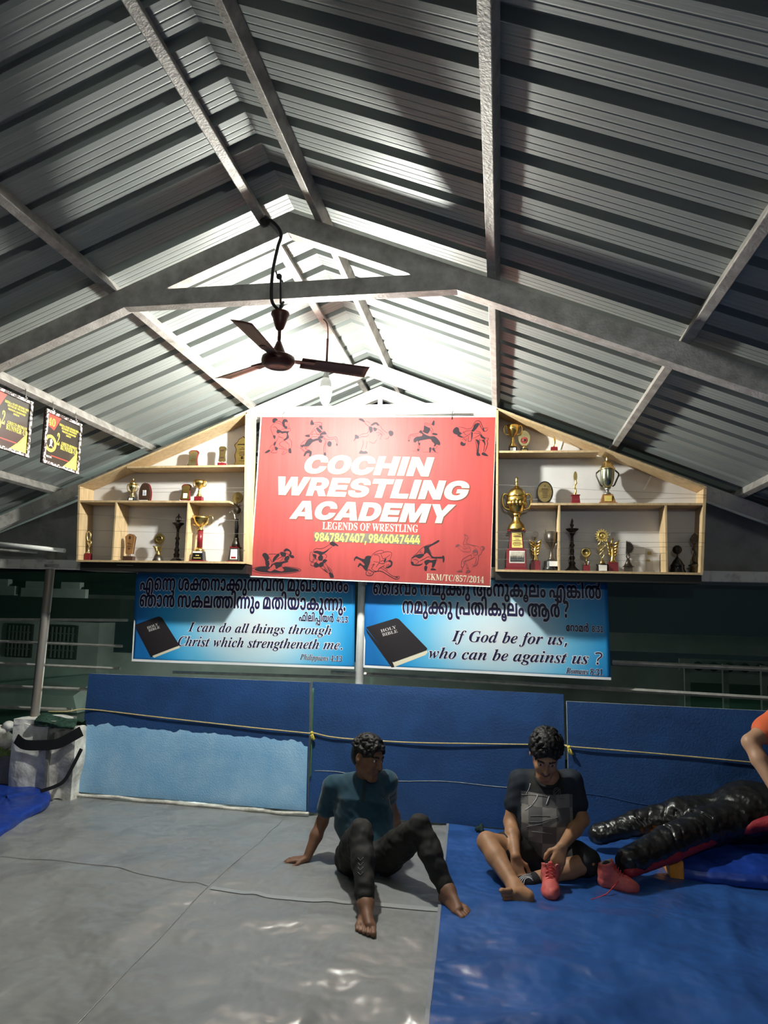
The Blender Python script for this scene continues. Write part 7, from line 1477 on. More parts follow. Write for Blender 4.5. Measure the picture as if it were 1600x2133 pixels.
for i in range(13):
    a = math.pi / 2 - math.pi * i / 12
    for rr in (.040, .052): pts.append(c + V((-.006 + rr * math.cos(a), 0, .183 + rr * math.sin(a))))
mb.prism(pts, (0, .008, 0)); P(t, mb, 'half_sun', 'bronze_dark')
t, c = put(1352, ZRb, 'glass_trophy', 'small clear glass plaque against the white back of the right shelf', .05)
mb = MB(); mb.bx(c.x - .034, c.x + .034, c.y - .012, c.y + .012, c.z, c.z + .02); mb.bx(c.x - .026, c.x + .026, c.y - .004, c.y + .004, c.z + .02, c.z + .18); P(t, mb, 'plaque', 'crystal', .002)
mb = MB(); mb.bx(c.x - .014, c.x + .014, c.y - .0055, c.y - .0042, c.z + .135, c.z + .16); mb.bx(c.x - .026, c.x + .004, c.y - .0055, c.y - .0042, c.z + .085, c.z + .10); P(t, mb, 'engraving', 'gold_dark')
t, c = put(1410, ZRb, 'ball_trophy', 'black trophy with a dark ball in the right end bay of the right shelf')
lath(t, c, [(.060, 0), (.056, .01), (.048, .03), (.046, .05), (.05, .056), (.042, .066), (.030, .09), (.012, .112), (.006, .12)], 'base', 'black_gloss', 24); mb = MB(); mb.tube([c + V((0, 0, .11)), c + V((0, 0, .15))], .004, 8); P(t, mb, 'stem', 'bronze_dark')
mb = MB(); mb.ball(c + V((0, 0, .172)), .033); P(t, mb, 'ball', 'bronze_dark')
t, c = put(1445, ZRb, 'leaf_trophy', 'dark twisted trophy topped by a pointed oval at the far right of the right shelf')
lath(t, c, [(.03, 0), (.03, .05), (.042, .054), (.04, .062), (.018, .072), (.008, .085)], 'base', 'pewter'); mb = MB()
mb.tube(spline([c + V((-.004, 0, .08)), c + V((-.008, 0, .12)), c + V((.008, 0, .15)), c + V((-.004, 0, .18)), c + V((.004, 0, .215))], 4), [.005, .008, .010, .007, .006] * 3 + [.005, .005], 8); P(t, mb, 'twist', 'bronze_dark')
outline_plate(t, c + V((.004, 0, 0)), [(0, .205), (.020, .225), (.030, .25), (.024, .275), (.004, .298), (-.016, .28), (-.028, .25), (-.02, .225)], .012, 'leaf', 'bronze_dark')
# ================================================================ hanging bulb
bx_ = ony(678, 822, 4.50)
cz = lambda py: ony(678, py, 4.50).z
t = thing('hanging_bulb', 'lit white bulb hanging on a dark cord in front of the signboard', 'light bulb', (bx_.x, 4.50, cz(845)))
top = V((-1.25, 4.50, roofz(-1.25) + .03))
mb = MB(); mb.tube(spline([top + V((-.028, 0, 0)), V((bx_.x - .012, 4.50, cz(672))), V((bx_.x + .002, 4.50, cz(700))), V((bx_.x, 4.50, cz(765)))], 8), .0045, 8); mb.build('cord', 'cable_red', t)
mb = MB(); mb.tube([V((bx_.x + .001, 4.50, cz(706))), V((bx_.x, 4.50, cz(758)))], .008, 8); mb.build('sleeve', 'cable_red', t)
mb = MB(); mb.lathe([(.006, cz(762)), (.014, cz(768)), (.014, cz(776)), (.022, cz(784)), (.022, cz(790))], (bx_.x, 4.50, 0), 16); mb.build('holder', 'holder', t)
mb = MB(); mb.lathe([(.024, cz(788)), (.038, cz(795)), (.0415, cz(806)), (.0415, cz(812))], (bx_.x, 4.50, 0), 24); mb.build('bulb_neck', 'bulb_white', t)
r = .040; z0 = cz(812); hgt = z0 - cz(845)
mb = MB(); mb.lathe([(.040, z0), (.0415, z0 - hgt * .12), (.040, z0 - hgt * .32), (.033, z0 - hgt * .64), (.021, z0 - hgt * .88), (.010, z0 - hgt * .98), (0, z0 - hgt)], (bx_.x, 4.50, 0), 24); mb.build('bulb_dome', 'bulb_lit', t)['label'] = 'glowing dome'

# ================================================================ ceiling fan
fx = ony(582, 700, Y1).x; fz = lambda py: ony(582, py, Y1).z; k = .00236
t = thing('ceiling_fan', 'brown ceiling fan hung from the tie beam by a hook', 'ceiling fan', (fx, Y1, fz(776)))
c = (fx, Y1, 0)
mb = MB(); mb.lathe([(.0, fz(650)), (.046, fz(651)), (.049, fz(656)), (.038, fz(664)), (.037, fz(667)), (.020, fz(686)), (.008, fz(690))][::-1], c, 28); mb.build('canopy', 'fan_brown', t)
mb = MB(); mb.tube([(fx, Y1, fz(650)), (fx, Y1, fz(718))], .009, 12); mb.build('downrod', 'fan_brown', t)
mb = MB(); mb.lathe([(.012, fz(712)), (.020, fz(720)), (.034, fz(733)), (.040, fz(739))][::-1], c, 28); mb.build('rod_cup', 'fan_brown', t)
mb = MB(); mb.lathe([(.03, fz(738)), (.066, fz(741)), (.084, fz(745)), (.087, fz(751)), (.085, fz(757)), (.072, fz(763)), (.05, fz(766)), (.046, fz(765)), (.0, fz(767))][::-1], c, 36); mb.build('motor_housing', 'fan_brown', t)
zb = fz(752)
for a in (28, 148, 268):
    A = math.radians(a); d = V((math.cos(A), math.sin(A), 0)); s = V((-d.y, d.x, 0))
    mb = MB()
    def bl(u, v): return V((fx, Y1, zb)) + d * (.12 + .36 * u) + s * ((v - .5) * (.085 + .02 * u)) + V((0, 0, .006 - .012 * (v - .5) * 2 + .003 * math.sin(3 * v)))
    mb.grid(bl, 12, 5); b = mb.build('blade', 'fan_blade', t, solid=.002)
    mb = MB(); mb.prism([V((fx, Y1, zb + .006)) + d * .06 + s * .018, V((fx, Y1, zb + .006)) + d * .19 + s * .03, V((fx, Y1, zb + .006)) + d * .19 - s * .03, V((fx, Y1, zb + .006)) + d * .06 - s * .018], (0, 0, .004)); mb.build('blade_arm', 'fan_brown', b)
# hook over the tie beam and the power cable
zt, zl = 3.292, 3.188
mb = MB(); mb.tube([(fx + .012, Y1 - .04, fz(640)), (fx + .012, Y1 - .042, zl), (fx + .006, Y1 - .042, zt + .01), (fx - .004, Y1 - .02, zt + .02), (fx, Y1 + .04, zt + .01), (fx, Y1 + .042, zl), (fx, Y1 + .01, fz(640))], .005, 8)
mb.tube([(fx, Y1 - .012, fz(652)), (fx, Y1, fz(636)), (fx + .02, Y1 - .02, fz(634)), (fx + .012, Y1 - .04, fz(646))], .007, 8); mb.build('hook', 'cable', t)
mb = MB(); mb.tube([(fx - .012, Y1 - .045, zt + .02), (fx - .02, Y1 - .045, zt + .045)], .004, 6); mb.ball((fx, Y1 - .045, zt + .012), .016, 10); mb.build('clamp_nut', 'cable', t)
mb = MB(); y = Y1 - .06
mb.tube(spline([V((-1.235, y, roofz(-1.25) - .01)), V((-1.19, y - .01, ony(575, 462, y).z)), V((ony(588, 490, y).x, y - .02, ony(588, 490, y).z)), V((ony(581, 520, y).x, y - .02, ony(581, 520, y).z)), V((ony(570, 555, y).x, y, ony(570, 555, y).z)), V((ony(566, 590, y).x, y, ony(566, 590, y).z)), V((fx - .03, y + .01, zl - .02)), V((fx - .004, Y1 - .01, fz(648)))], 8), .0085, 10); mb.build('power_cable', 'cable', t)
mb = MB(); p = V((-1.235, y + .01, roofz(-1.25) - .0)); mb.ball(p, .028, 12, (1.1, .8, 1)); mb.build('cable_coil', 'cable', t)

# ================================================================ certificates hung from the purlin
def cert(label, ya, yb, second):
    X = -2.955; z1 = 2.86; z0 = 2.50; L = yb - ya; H = z1 - z0
    t = thing('framed_certificate', label, 'certificate', (X, ya, z0))
    fr = lambda u, v, o=0.0: V((X + o, ya + u * L, z0 + v * H))
    mb = MB(); mb.hexa([fr(0, 0, -.012), fr(0, 0, 0), fr(1, 0, 0), fr(1, 0, -.012), fr(0, 1, -.012), fr(0, 1, 0), fr(1, 1, 0), fr(1, 1, -.012)][:8]); mb.build('backing', 'wood_dark', t)
    mb = MB(); e = .055
    for a in ((0, 0, 1, e), (0, 1 - e, 1, 1), (0, e, e, 1 - e), (1 - e, e, 1, 1 - e)):
        mb.hexa([fr(a[0], a[1], 0), fr(a[0], a[1], .010), fr(a[2], a[1], .010), fr(a[2], a[1], 0), fr(a[0], a[3], 0), fr(a[0], a[3], .010), fr(a[2], a[3], .010), fr(a[2], a[3], 0)])
    mb.build('frame', 'cert_frame', t)['label'] = 'black frame with pale flower pattern'
    mb = MB(); mb.add([fr(e, e, .001), fr(1 - e, e, .001), fr(1 - e, 1 - e, .001), fr(e, 1 - e, .001)], [(0, 1, 2, 3)]); sh = mb.build('sheet', 'cert_black', t)
    mb = MB(); poly(mb, fr, [(e, .94), (e, .72), (.25, .66), (.42, .94)], .0016); mb.build('red_ribbon', 'cert_red', sh)
    mb = MB(); poly(mb, fr, [(.58, e), (.94, e), (.94, .34)], .0016); mb.build('corner', 'cert_yellow', sh)
    mb = MB(); poly(mb, fr, [(.56, e), (.58, e), (.94, .34), (.94, .42), (.74, .2)], .0014); mb.build('corner_shadow', 'cert_gold', sh)
    mb = MB(); poly(mb, fr, [(.18 + .16 * math.cos(i * .2618), .40 + .16 * math.sin(i * .2618)) for i in range(24)], .0018); mb.build('medal', 'cert_gold', sh)
    mb = MB(); poly(mb, fr, [(.18 + .10 * math.cos(i * .2618), .40 + .10 * math.sin(i * .2618)) for i in range(24)], .0022); mb.build('medal_centre', 'cert_black', sh)
    mb = MB(); poly(mb, fr, [(.14, .33), (.17, .40), (.16, .46), (.20, .49), (.23, .44), (.21, .38), (.25, .33), (.2, .36)], .0026); mb.build('wrestler_emblem', 'white_ink', sh)
    k = L / .4
    for (w, x0, x1, y, h, m) in (('KERALA STATE SENIOR MEN', .38, .93, .80, .040, 'cert_yellow'), ('SENIOR WOMEN', .44, .88, .75, .038, 'cert_yellow'), ('WRESTLING CHAMPIONSHIP', .46, .86, .695, .034, 'cert_yellow'), ('2024', .58, .72, .645, .03, 'cert_yellow'),
                                 ('2', .34, .42, .42, .22, 'cert_yellow'), ('GRECO-ROMAN', .47, .92, .46, .05, 'cert_yellow'), ('RUNNER-UP', .45, .94, .36, .09, 'cert_yellow')):
        mb = MB(); text(mb, fr, 'serif', w, x0, x1, y, h * 1.45, off=.0018); mb.build('lettering', m, sh)
    if second:
        mb = MB(); text(mb, fr, 'serif', '40', .08, .27, .73, .2, off=.0024); mb.build('lettering', 'cert_gold', sh)
    mb = MB(); poly(mb, fr, [(.22, .17), (.7, .17), (.7, .19), (.22, .19)], .0016); mb.build('red_line', 'cert_red', sh)
    mb = MB(); text(mb, fr, 'serif', 'WRESTLING', .09, .24, .13, .05, off=.0016); mb.build('lettering', 'white_ink', sh)
    for u in (.2, .85):
        mb = MB(); p = fr(u, 1, -.004); mb.tube([p, p + V((0, 0, .02)), V((X - .01, p.y, roofz(X) + .005))], .003, 6); mb.ball(p + V((.006, 0, .008)), .008, 8); mb.build('hanger', 'silver', t)
cert('framed runner-up certificate with red ribbon corner, wholly in view under the purlin', 3.985, 4.375, True)
cert('framed runner-up certificate cut by the left edge of the photo', 3.46, 3.85, False)
# tube lamp casing / pipe on the left
a, b = ony(-60, 1127, 5.30), ony(135, 1147, 5.30)
mb = MB(); mb.tube([a, b], .018, 12); tag(mb.build('pipe', 'pvc', origin=a), 'horizontal white pipe at the left edge below the eaves', 'pipe')
a, b = ony(-60, 1141, 5.42), ony(78, 1151, 5.42)
mb = MB(); mb.tube([a, b], .010, 10); tag(mb.build('pipe', 'pipe_grey', origin=a), 'thin grey pipe just under the white pipe at the left edge', 'pipe')
# ================================================================ stone pillar with the strap, stones, loose mats
def rough_block(x0, x1, y0, y1, z0, z1, amp, f, seed, taper=0.0):
    mb = MB(); n = 14
    def face(fn): mb.grid(fn, n, n)
    def W(p):
        cx, cy = (x0 + x1) / 2, (y0 + y1) / 2; k = 1 - taper * (p.z - z0) / (z1 - z0)
        q_ = V((cx + (p.x - cx) * k, cy + (p.y - cy) * k, p.z))
        d = amp * wob(q_.x * f, q_.y * f + seed, q_.z * f, 1, 8)
        ctr_ = V((cx, cy, (z0 + z1) / 2)); return q_ + (q_ - ctr_).normalized() * d
    L = lambda a, b, t: a + (b - a) * t
    face(lambda u, v: W(V((L(x0, x1, u), y0, L(z0, z1, v))))); face(lambda u, v: W(V((L(x1, x0, u), y1, L(z0, z1, v)))))
    face(lambda u, v: W(V((x0, L(y1, y0, u), L(z0, z1, v))))); face(lambda u, v: W(V((x1, L(y0, y1, u), L(z0, z1, v)))))
    face(lambda u, v: W(V((L(x0, x1, u), L(y0, y1, v), z1)))); face(lambda u, v: W(V((L(x0, x1, u), L(y1, y0, v), z0))))
    return mb
t = thing('stone_pillar', 'short rough plastered stone pillar with a black strap at the left of the wall mats', 'pillar', (-3.72, 5.4, 0))
rough_block(-3.99, -3.66, 5.30, 5.62, -.05, .585, .020, 9, 1, .04).build('plaster_block', 'plaster', t)
rough_block(-3.645, -3.435, 5.32, 5.60, -.05, .56, .022, 10, 5, .0).build('stone_slab', 'stone', t)
rough_block(-3.66, -3.635, 5.285, 5.45, .0, .56, .006, 10, 3).build('mortar_joint', 'concrete', t)
rough_block(-3.97, -3.60, 5.30, 5.60, .575, .62, .014, 12, 8).build('capping', 'plaster', t)
def ribbon(pts, w, th, m, name, parent=None):
    mb = MB(); S = spline(pts, 6); n = len(S); vs = []
    for i, p in enumerate(S):
        tt = (S[min(i + 1, n - 1)] - S[max(i - 1, 0)]).normalized(); nn = V((0, -1, 0)); b = tt.cross(nn).normalized()
        for sx, sy in ((-1, 0), (1, 0), (1, 1), (-1, 1)): vs.append(p + b * (w / 2 * sx) + nn * (th * sy))
    mb.add(vs, [(i * 4 + j, i * 4 + (j + 1) % 4, (i + 1) * 4 + (j + 1) % 4, (i + 1) * 4 + j) for i in range(n - 1) for j in range(4)])
    return mb.build(name, m, parent)
Yp = 5.262
ribbon([ony(34, 1538, Yp + .02), ony(52, 1551, Yp), ony(90, 1552, Yp), ony(120, 1549, Yp), ony(145, 1537, Yp), ony(170, 1523, Yp)], .082, .006, 'strap', 'strap', t)['label'] = 'wide black strap'
ribbon([ony(170, 1560, Yp + .01), ony(155, 1590, Yp), ony(135, 1625, Yp - .02), ony(115, 1638, Yp - .03), ony(85, 1648, Yp - .05)], .028, .006, 'strap', 'strap', t)
for i, (px, py, r, col) in enumerate(((8, 1545, .085, 'stone'), (2, 1522, .06, 'stone'), (18, 1512, .05, 'plaster'), (30, 1560, .05, 'stone'), (6, 1583, .05, 'concrete'))):
    p = ony(px, py, 5.45); mb = MB(); mb.ball(p, r, 14, (1.1, .9, .8))
    for k in range(len(mb.v)): d = mb.v[k] - p; mb.v[k] = p + d * (1 + .22 * wob(d.x * 40 + i * 9, d.y * 40, d.z * 40))
    labs = ('largest pale broken stone left of the pillar', 'pale stone at the very left edge, top of the stone heap', 'small pale stone against the pillar cap', 'pale stone touching the left face of the pillar', 'dark grey stone low in the heap left of the pillar')
    tag(mb.build('stone', col, origin=p), labs[i], 'stone', 'stones heaped left of the pillar')
mb = MB(); mb.bx(-5.0, -4.02, 5.35, 5.7, -.05, .30)
tag(mb.build('ledge', 'concrete', bevel=.01), 'low dark ledge under the stones left of the pillar', 'ledge')
p = ony(12, 1570, 5.38); mb = MB()
mb.grid(lambda u, v: p + V(((u - .5) * .16, -.03 * math.sin(u * 5) , (v - .5) * .09 + .02 * math.sin(u * 7))), 10, 6); o = mb.build('leaf_litter', mat('leaf', (.16, .22, .05), .7, var=.4, vscale=30), solid=.003, origin=p)
tag(o, 'crumpled yellowish green leaf lying on the stones', 'leaf')

def pad(outline_px, z, h, m, name, label, cat, bulge=.02, zb=0.008):
    P = [onz(x, y, z + h) for x, y in outline_px]; S = spline([p for p in P], 5, True); c = sum(S, V()) / len(S)
    n = len(S); vs = []; rings = ((1.0, zb), (1.012, zb + h * .5), (1.0, zb + h * .85), (.985, zb + h), (.9, zb + h + bulge * .5), (.7, zb + h + bulge), (.4, zb + h + bulge * 1.1), (.02, zb + h + bulge))
    for k, zz in rings:
        for p in S: d = p - c; vs.append(V((c.x + d.x * k, c.y + d.y * k, zz + (.006 * wob(p.x * 8, p.y * 8, k * 5) if k < .98 else 0))))
    fs = [(i * n + j, i * n + (j + 1) % n, (i + 1) * n + (j + 1) % n, (i + 1) * n + j) for i in range(len(rings) - 1) for j in range(n)]
    a = sum((S[i].x * S[(i + 1) % n].y - S[(i + 1) % n].x * S[i].y) for i in range(n))
    if a < 0: fs = [f[::-1] for f in fs]
    mb = MB(); mb.add(vs, fs, True); o = mb.build(name, m, origin=(c.x, c.y, zb)); return tag(o, label, cat)
pad([(-150, 1622), (0, 1624), (50, 1627), (88, 1642), (105, 1655), (96, 1673), (50, 1697), (0, 1733), (-150, 1800)], 0, .05, 'vinyl_blue', 'floor_pad', 'blue vinyl pad with a rounded corner at the left edge of the floor', 'pad', .02)
# folded blue mat with the orange end under the dummy
t = thing('folded_mat', 'crumpled blue vinyl mat with an orange end strip lying under the leather dummy', 'mat', (1.7, 4.9, .01))
A = onz(1418, 1840); xs = A.x
def fm(u, v):
    x = xs + .02 + u * 1.25; y = 4.655 - .03 * u + v * .62
    top = .075 + .075 * min(1, v * 2.2) + .02 * u
    z = top + .014 * wob(x * 7, y * 6, 2) + .012 * abs(math.sin(9 * u + 5 * v)) ** 4
    return V((x, y, z))
mb = MB(); mb.grid(fm, 60, 30)
mb.grid(lambda u, v: (lambda p: V((p.x, p.y - .012 * math.sin(v * 3.14), .012 + (p.z - .012) * v)))(fm(u, 0)), 60, 6)
mb.grid(lambda u, v: (lambda p: V((p.x, p.y, .012 + (p.z - .012) * v)))(fm(0, 1 - u)), 20, 6)
mb.build('cover', 'vinyl_blue', t)
mb = MB(); k = .0
P0 = [onz(1397, 1836), onz(1420, 1841)]
mb.hexa([V((xs - .055, 4.665, .012)), V((xs + .024, 4.645, .012)), V((xs + .03, 5.2, .012)), V((xs - .05, 5.2, .012)), V((xs - .06, 4.70, .12)), V((xs + .022, 4.66, .125)), V((xs + .03, 5.2, .17)), V((xs - .05, 5.2, .16))]); mb.build('end_strip', 'orange', t, bevel=.008)['label'] = 'orange end strip'
# ================================================================ bodies: smooth-blended volumes turned into one continuous surface
class Vol:
    def __init__(s, lo, hi, h=.005):
        s.lo = np.array(lo, float); s.h = h; s.n = np.ceil((np.array(hi) - s.lo) / h).astype(int) + 1
        s.D = np.full(s.n, .5, np.float32)
    def _sub(s, lo, hi):
        a = np.maximum(0, np.floor((np.array(lo) - s.lo) / s.h).astype(int)); b = np.minimum(s.n, np.ceil((np.array(hi) - s.lo) / s.h).astype(int) + 1)
        if (b <= a).any(): return None, None
        ax = [(np.arange(a[i], b[i]) * s.h + s.lo[i]).astype(np.float32) for i in range(3)]
        return tuple(slice(a[i], b[i]) for i in range(3)), (ax[0][:, None, None], ax[1][None, :, None], ax[2][None, None, :])
    def _mix(s, sl, d, k, sub):
        A = s.D[sl]
        if sub:
            if k: h = np.clip(.5 - .5 * (A + d) / k, 0, 1); s.D[sl] = A * (1 - h) - d * h + k * h * (1 - h)
            else: s.D[sl] = np.maximum(A, -d)
        elif k: h = np.clip(.5 + .5 * (A - d) / k, 0, 1); s.D[sl] = A * (1 - h) + d * h - k * h * (1 - h)
        else: s.D[sl] = np.minimum(A, d)
    def cone(s, a, b, r1, r2, k=.02, sub=False, sq=None):
        """tapered capsule; sq = (axis, factor) flattens it along that axis"""
        a = np.array(a, float); b = np.array(b, float); m = max(r1, r2) * (max(1, sq[1]) if sq else 1) + k + .03
        sl, X = s._sub(np.minimum(a, b) - m, np.maximum(a, b) + m)
        if sl is None: return s
        p = [X[i] - a[i] for i in range(3)]; ba = b - a; L = max(1e-9, ba @ ba)
        t = np.clip((p[0] * ba[0] + p[1] * ba[1] + p[2] * ba[2]) / L, 0, 1)
        q = [p[i] - t * ba[i] for i in range(3)]; l2 = q[0] ** 2 + q[1] ** 2 + q[2] ** 2; f = 1
        if sq:
            n = np.array(sq[0], float); n /= np.linalg.norm(n); dn = q[0] * n[0] + q[1] * n[1] + q[2] * n[2]
            l2 = l2 + dn ** 2 * (1 / sq[1] ** 2 - 1); f = min(1, sq[1])
        s._mix(sl, (np.sqrt(l2) - (r1 + (r2 - r1) * t)) * f, k, sub); return s
    def ell(s, c, r, R=None, k=.02, sub=False):
        c = np.array(c, float); m = max(r) + k + .03; sl, X = s._sub(c - m, c + m)
        if sl is None: return s
        p = [X[i] - c[i] for i in range(3)]
        if R is not None: p = [p[0] * R[j][0] + p[1] * R[j][1] + p[2] * R[j][2] for j in range(3)]
        k0 = np.sqrt(sum((p[i] / r[i]) ** 2 for i in range(3))); k1 = np.sqrt(sum((p[i] / r[i] ** 2) ** 2 for i in range(3))) + 1e-6
        s._mix(sl, k0 * (k0 - 1) / k1, k, sub); return s
    def chain(s, pts, rs, k=.02, sub=False, sq=None):
        for i in range(len(pts) - 1): s.cone(pts[i], pts[i + 1], rs[i], rs[i + 1], k, sub, sq)
        return s
    def cut(s, p, n):                      # removes the side the normal points to
        ax = [np.arange(s.n[i]) * s.h + s.lo[i] for i in range(3)]; n = V(n).normalized()
        d = (ax[0][:, None, None] - p[0]) * n[0] + (ax[1][None, :, None] - p[1]) * n[1] + (ax[2][None, None, :] - p[2]) * n[2]
        s.D = np.maximum(s.D, d.astype(np.float32)); return s
    def wrinkle(s, amp, f, k=7, seed=0):
        k *= 2
        ax = [(np.arange(s.n[i]) * s.h + s.lo[i]).astype(np.float32) for i in range(3)]; o = np.zeros(s.n, np.float32); rs = np.random.RandomState(seed)
        for _ in range(k):
            w = rs.randn(3) * f; o += np.sin(ax[0][:, None, None] * w[0] + ax[1][None, :, None] * w[1] + ax[2][None, None, :] * w[2] + rs.rand() * 6.28)
        s.D += amp * o / math.sqrt(k); return s
    def mesh(s, name, mats, parent, region=None):
        D = s.D; D[[0, -1]] = .1; D[:, [0, -1]] = .1; D[:, :, [0, -1]] = .1
        S = D < 0; c = [S[i:S.shape[0] - 1 + i, j:S.shape[1] - 1 + j, k:S.shape[2] - 1 + k] for i in (0, 1) for j in (0, 1) for k in (0, 1)]
        any_ = c[0].copy(); all_ = c[0].copy()
        for q in c[1:]: any_ |= q; all_ &= q
        I = np.argwhere(any_ & ~all_); idx = np.full([m - 1 for m in S.shape], -1, np.int64); idx[I[:, 0], I[:, 1], I[:, 2]] = np.arange(len(I))
        P = np.zeros((len(I), 3)); W = np.zeros(len(I))
        cor = [(i, j, k) for i in (0, 1) for j in (0, 1) for k in (0, 1)]
        val = {o: D[I[:, 0] + o[0], I[:, 1] + o[1], I[:, 2] + o[2]].astype(float) for o in cor}
        for o in cor:
            for ax in range(3):
                if o[ax]: continue
                e = list(o); e[ax] = 1; e = tuple(e); a, b = val[o], val[e]; m = (a < 0) != (b < 0); t = np.where(m, a / np.where(m, a - b, 1), 0)
                q = np.tile(np.array(o, float), (len(I), 1)); q[:, ax] += t; P[m] += q[m]; W[m] += 1
        Vv = (I + P / W[:, None]) * s.h + s.lo
        F = []
        for ax in range(3):
            a1, a2 = [(1, 2), (2, 0), (0, 1)][ax]; n = S.shape; sl0 = [slice(None)] * 3; sl1 = [slice(None)] * 3; sl0[ax] = slice(0, n[ax] - 1); sl1[ax] = slice(1, n[ax])
            df = np.argwhere(S[tuple(sl0)] != S[tuple(sl1)])
            df = df[(df[:, a1] > 0) & (df[:, a2] > 0) & (df[:, a1] < n[a1] - 1) & (df[:, a2] < n[a2] - 1)]
            inside = S[df[:, 0], df[:, 1], df[:, 2]]
            def at(d1, d2):
                q = df.copy(); q[:, a1] -= d1; q[:, a2] -= d2; return idx[q[:, 0], q[:, 1], q[:, 2]]
            Q = np.stack([at(1, 1), at(0, 1), at(0, 0), at(1, 0)], 1); Q[~inside] = Q[~inside][:, ::-1]; F.append(Q)
        F = np.concatenate(F); org = np.array(ORG.get(parent.name, V((0, 0, 0))) if parent else (0, 0, 0))
        # one smoothing pass takes out the stair steps
        for _ in range(2):
            acc = np.zeros_like(Vv); cnt = np.zeros(len(Vv))
            for i in range(4):
                for j in ((i + 1) % 4, (i + 3) % 4): np.add.at(acc, F[:, i], Vv[F[:, j]]); np.add.at(cnt, F[:, i], 1)
            Vv = Vv * .5 + .5 * acc / np.maximum(cnt, 1)[:, None]
        me = bpy.data.meshes.new(name); me.vertices.add(len(Vv)); me.vertices.foreach_set('co', (Vv - org).astype(np.float32).ravel())
        me.loops.add(len(F) * 4); me.loops.foreach_set('vertex_index', F.astype(np.int32).ravel()); me.polygons.add(len(F))
        me.polygons.foreach_set('loop_start', np.arange(0, len(F) * 4, 4, dtype=np.int32))
        for q in (mats if isinstance(mats, (list, tuple)) else [mats]): me.materials.append(MATS[q])
        if region is not None: me.polygons.foreach_set('material_index', region(Vv[F].mean(1)).astype(np.int32))
        me.polygons.foreach_set('use_smooth', np.ones(len(F), bool)); me.update(calc_edges=True); me.validate()
        o = bpy.data.objects.new(name, me); COL.objects.link(o)
        if parent: o.parent = parent
        ORG[o.name] = V(org); return o

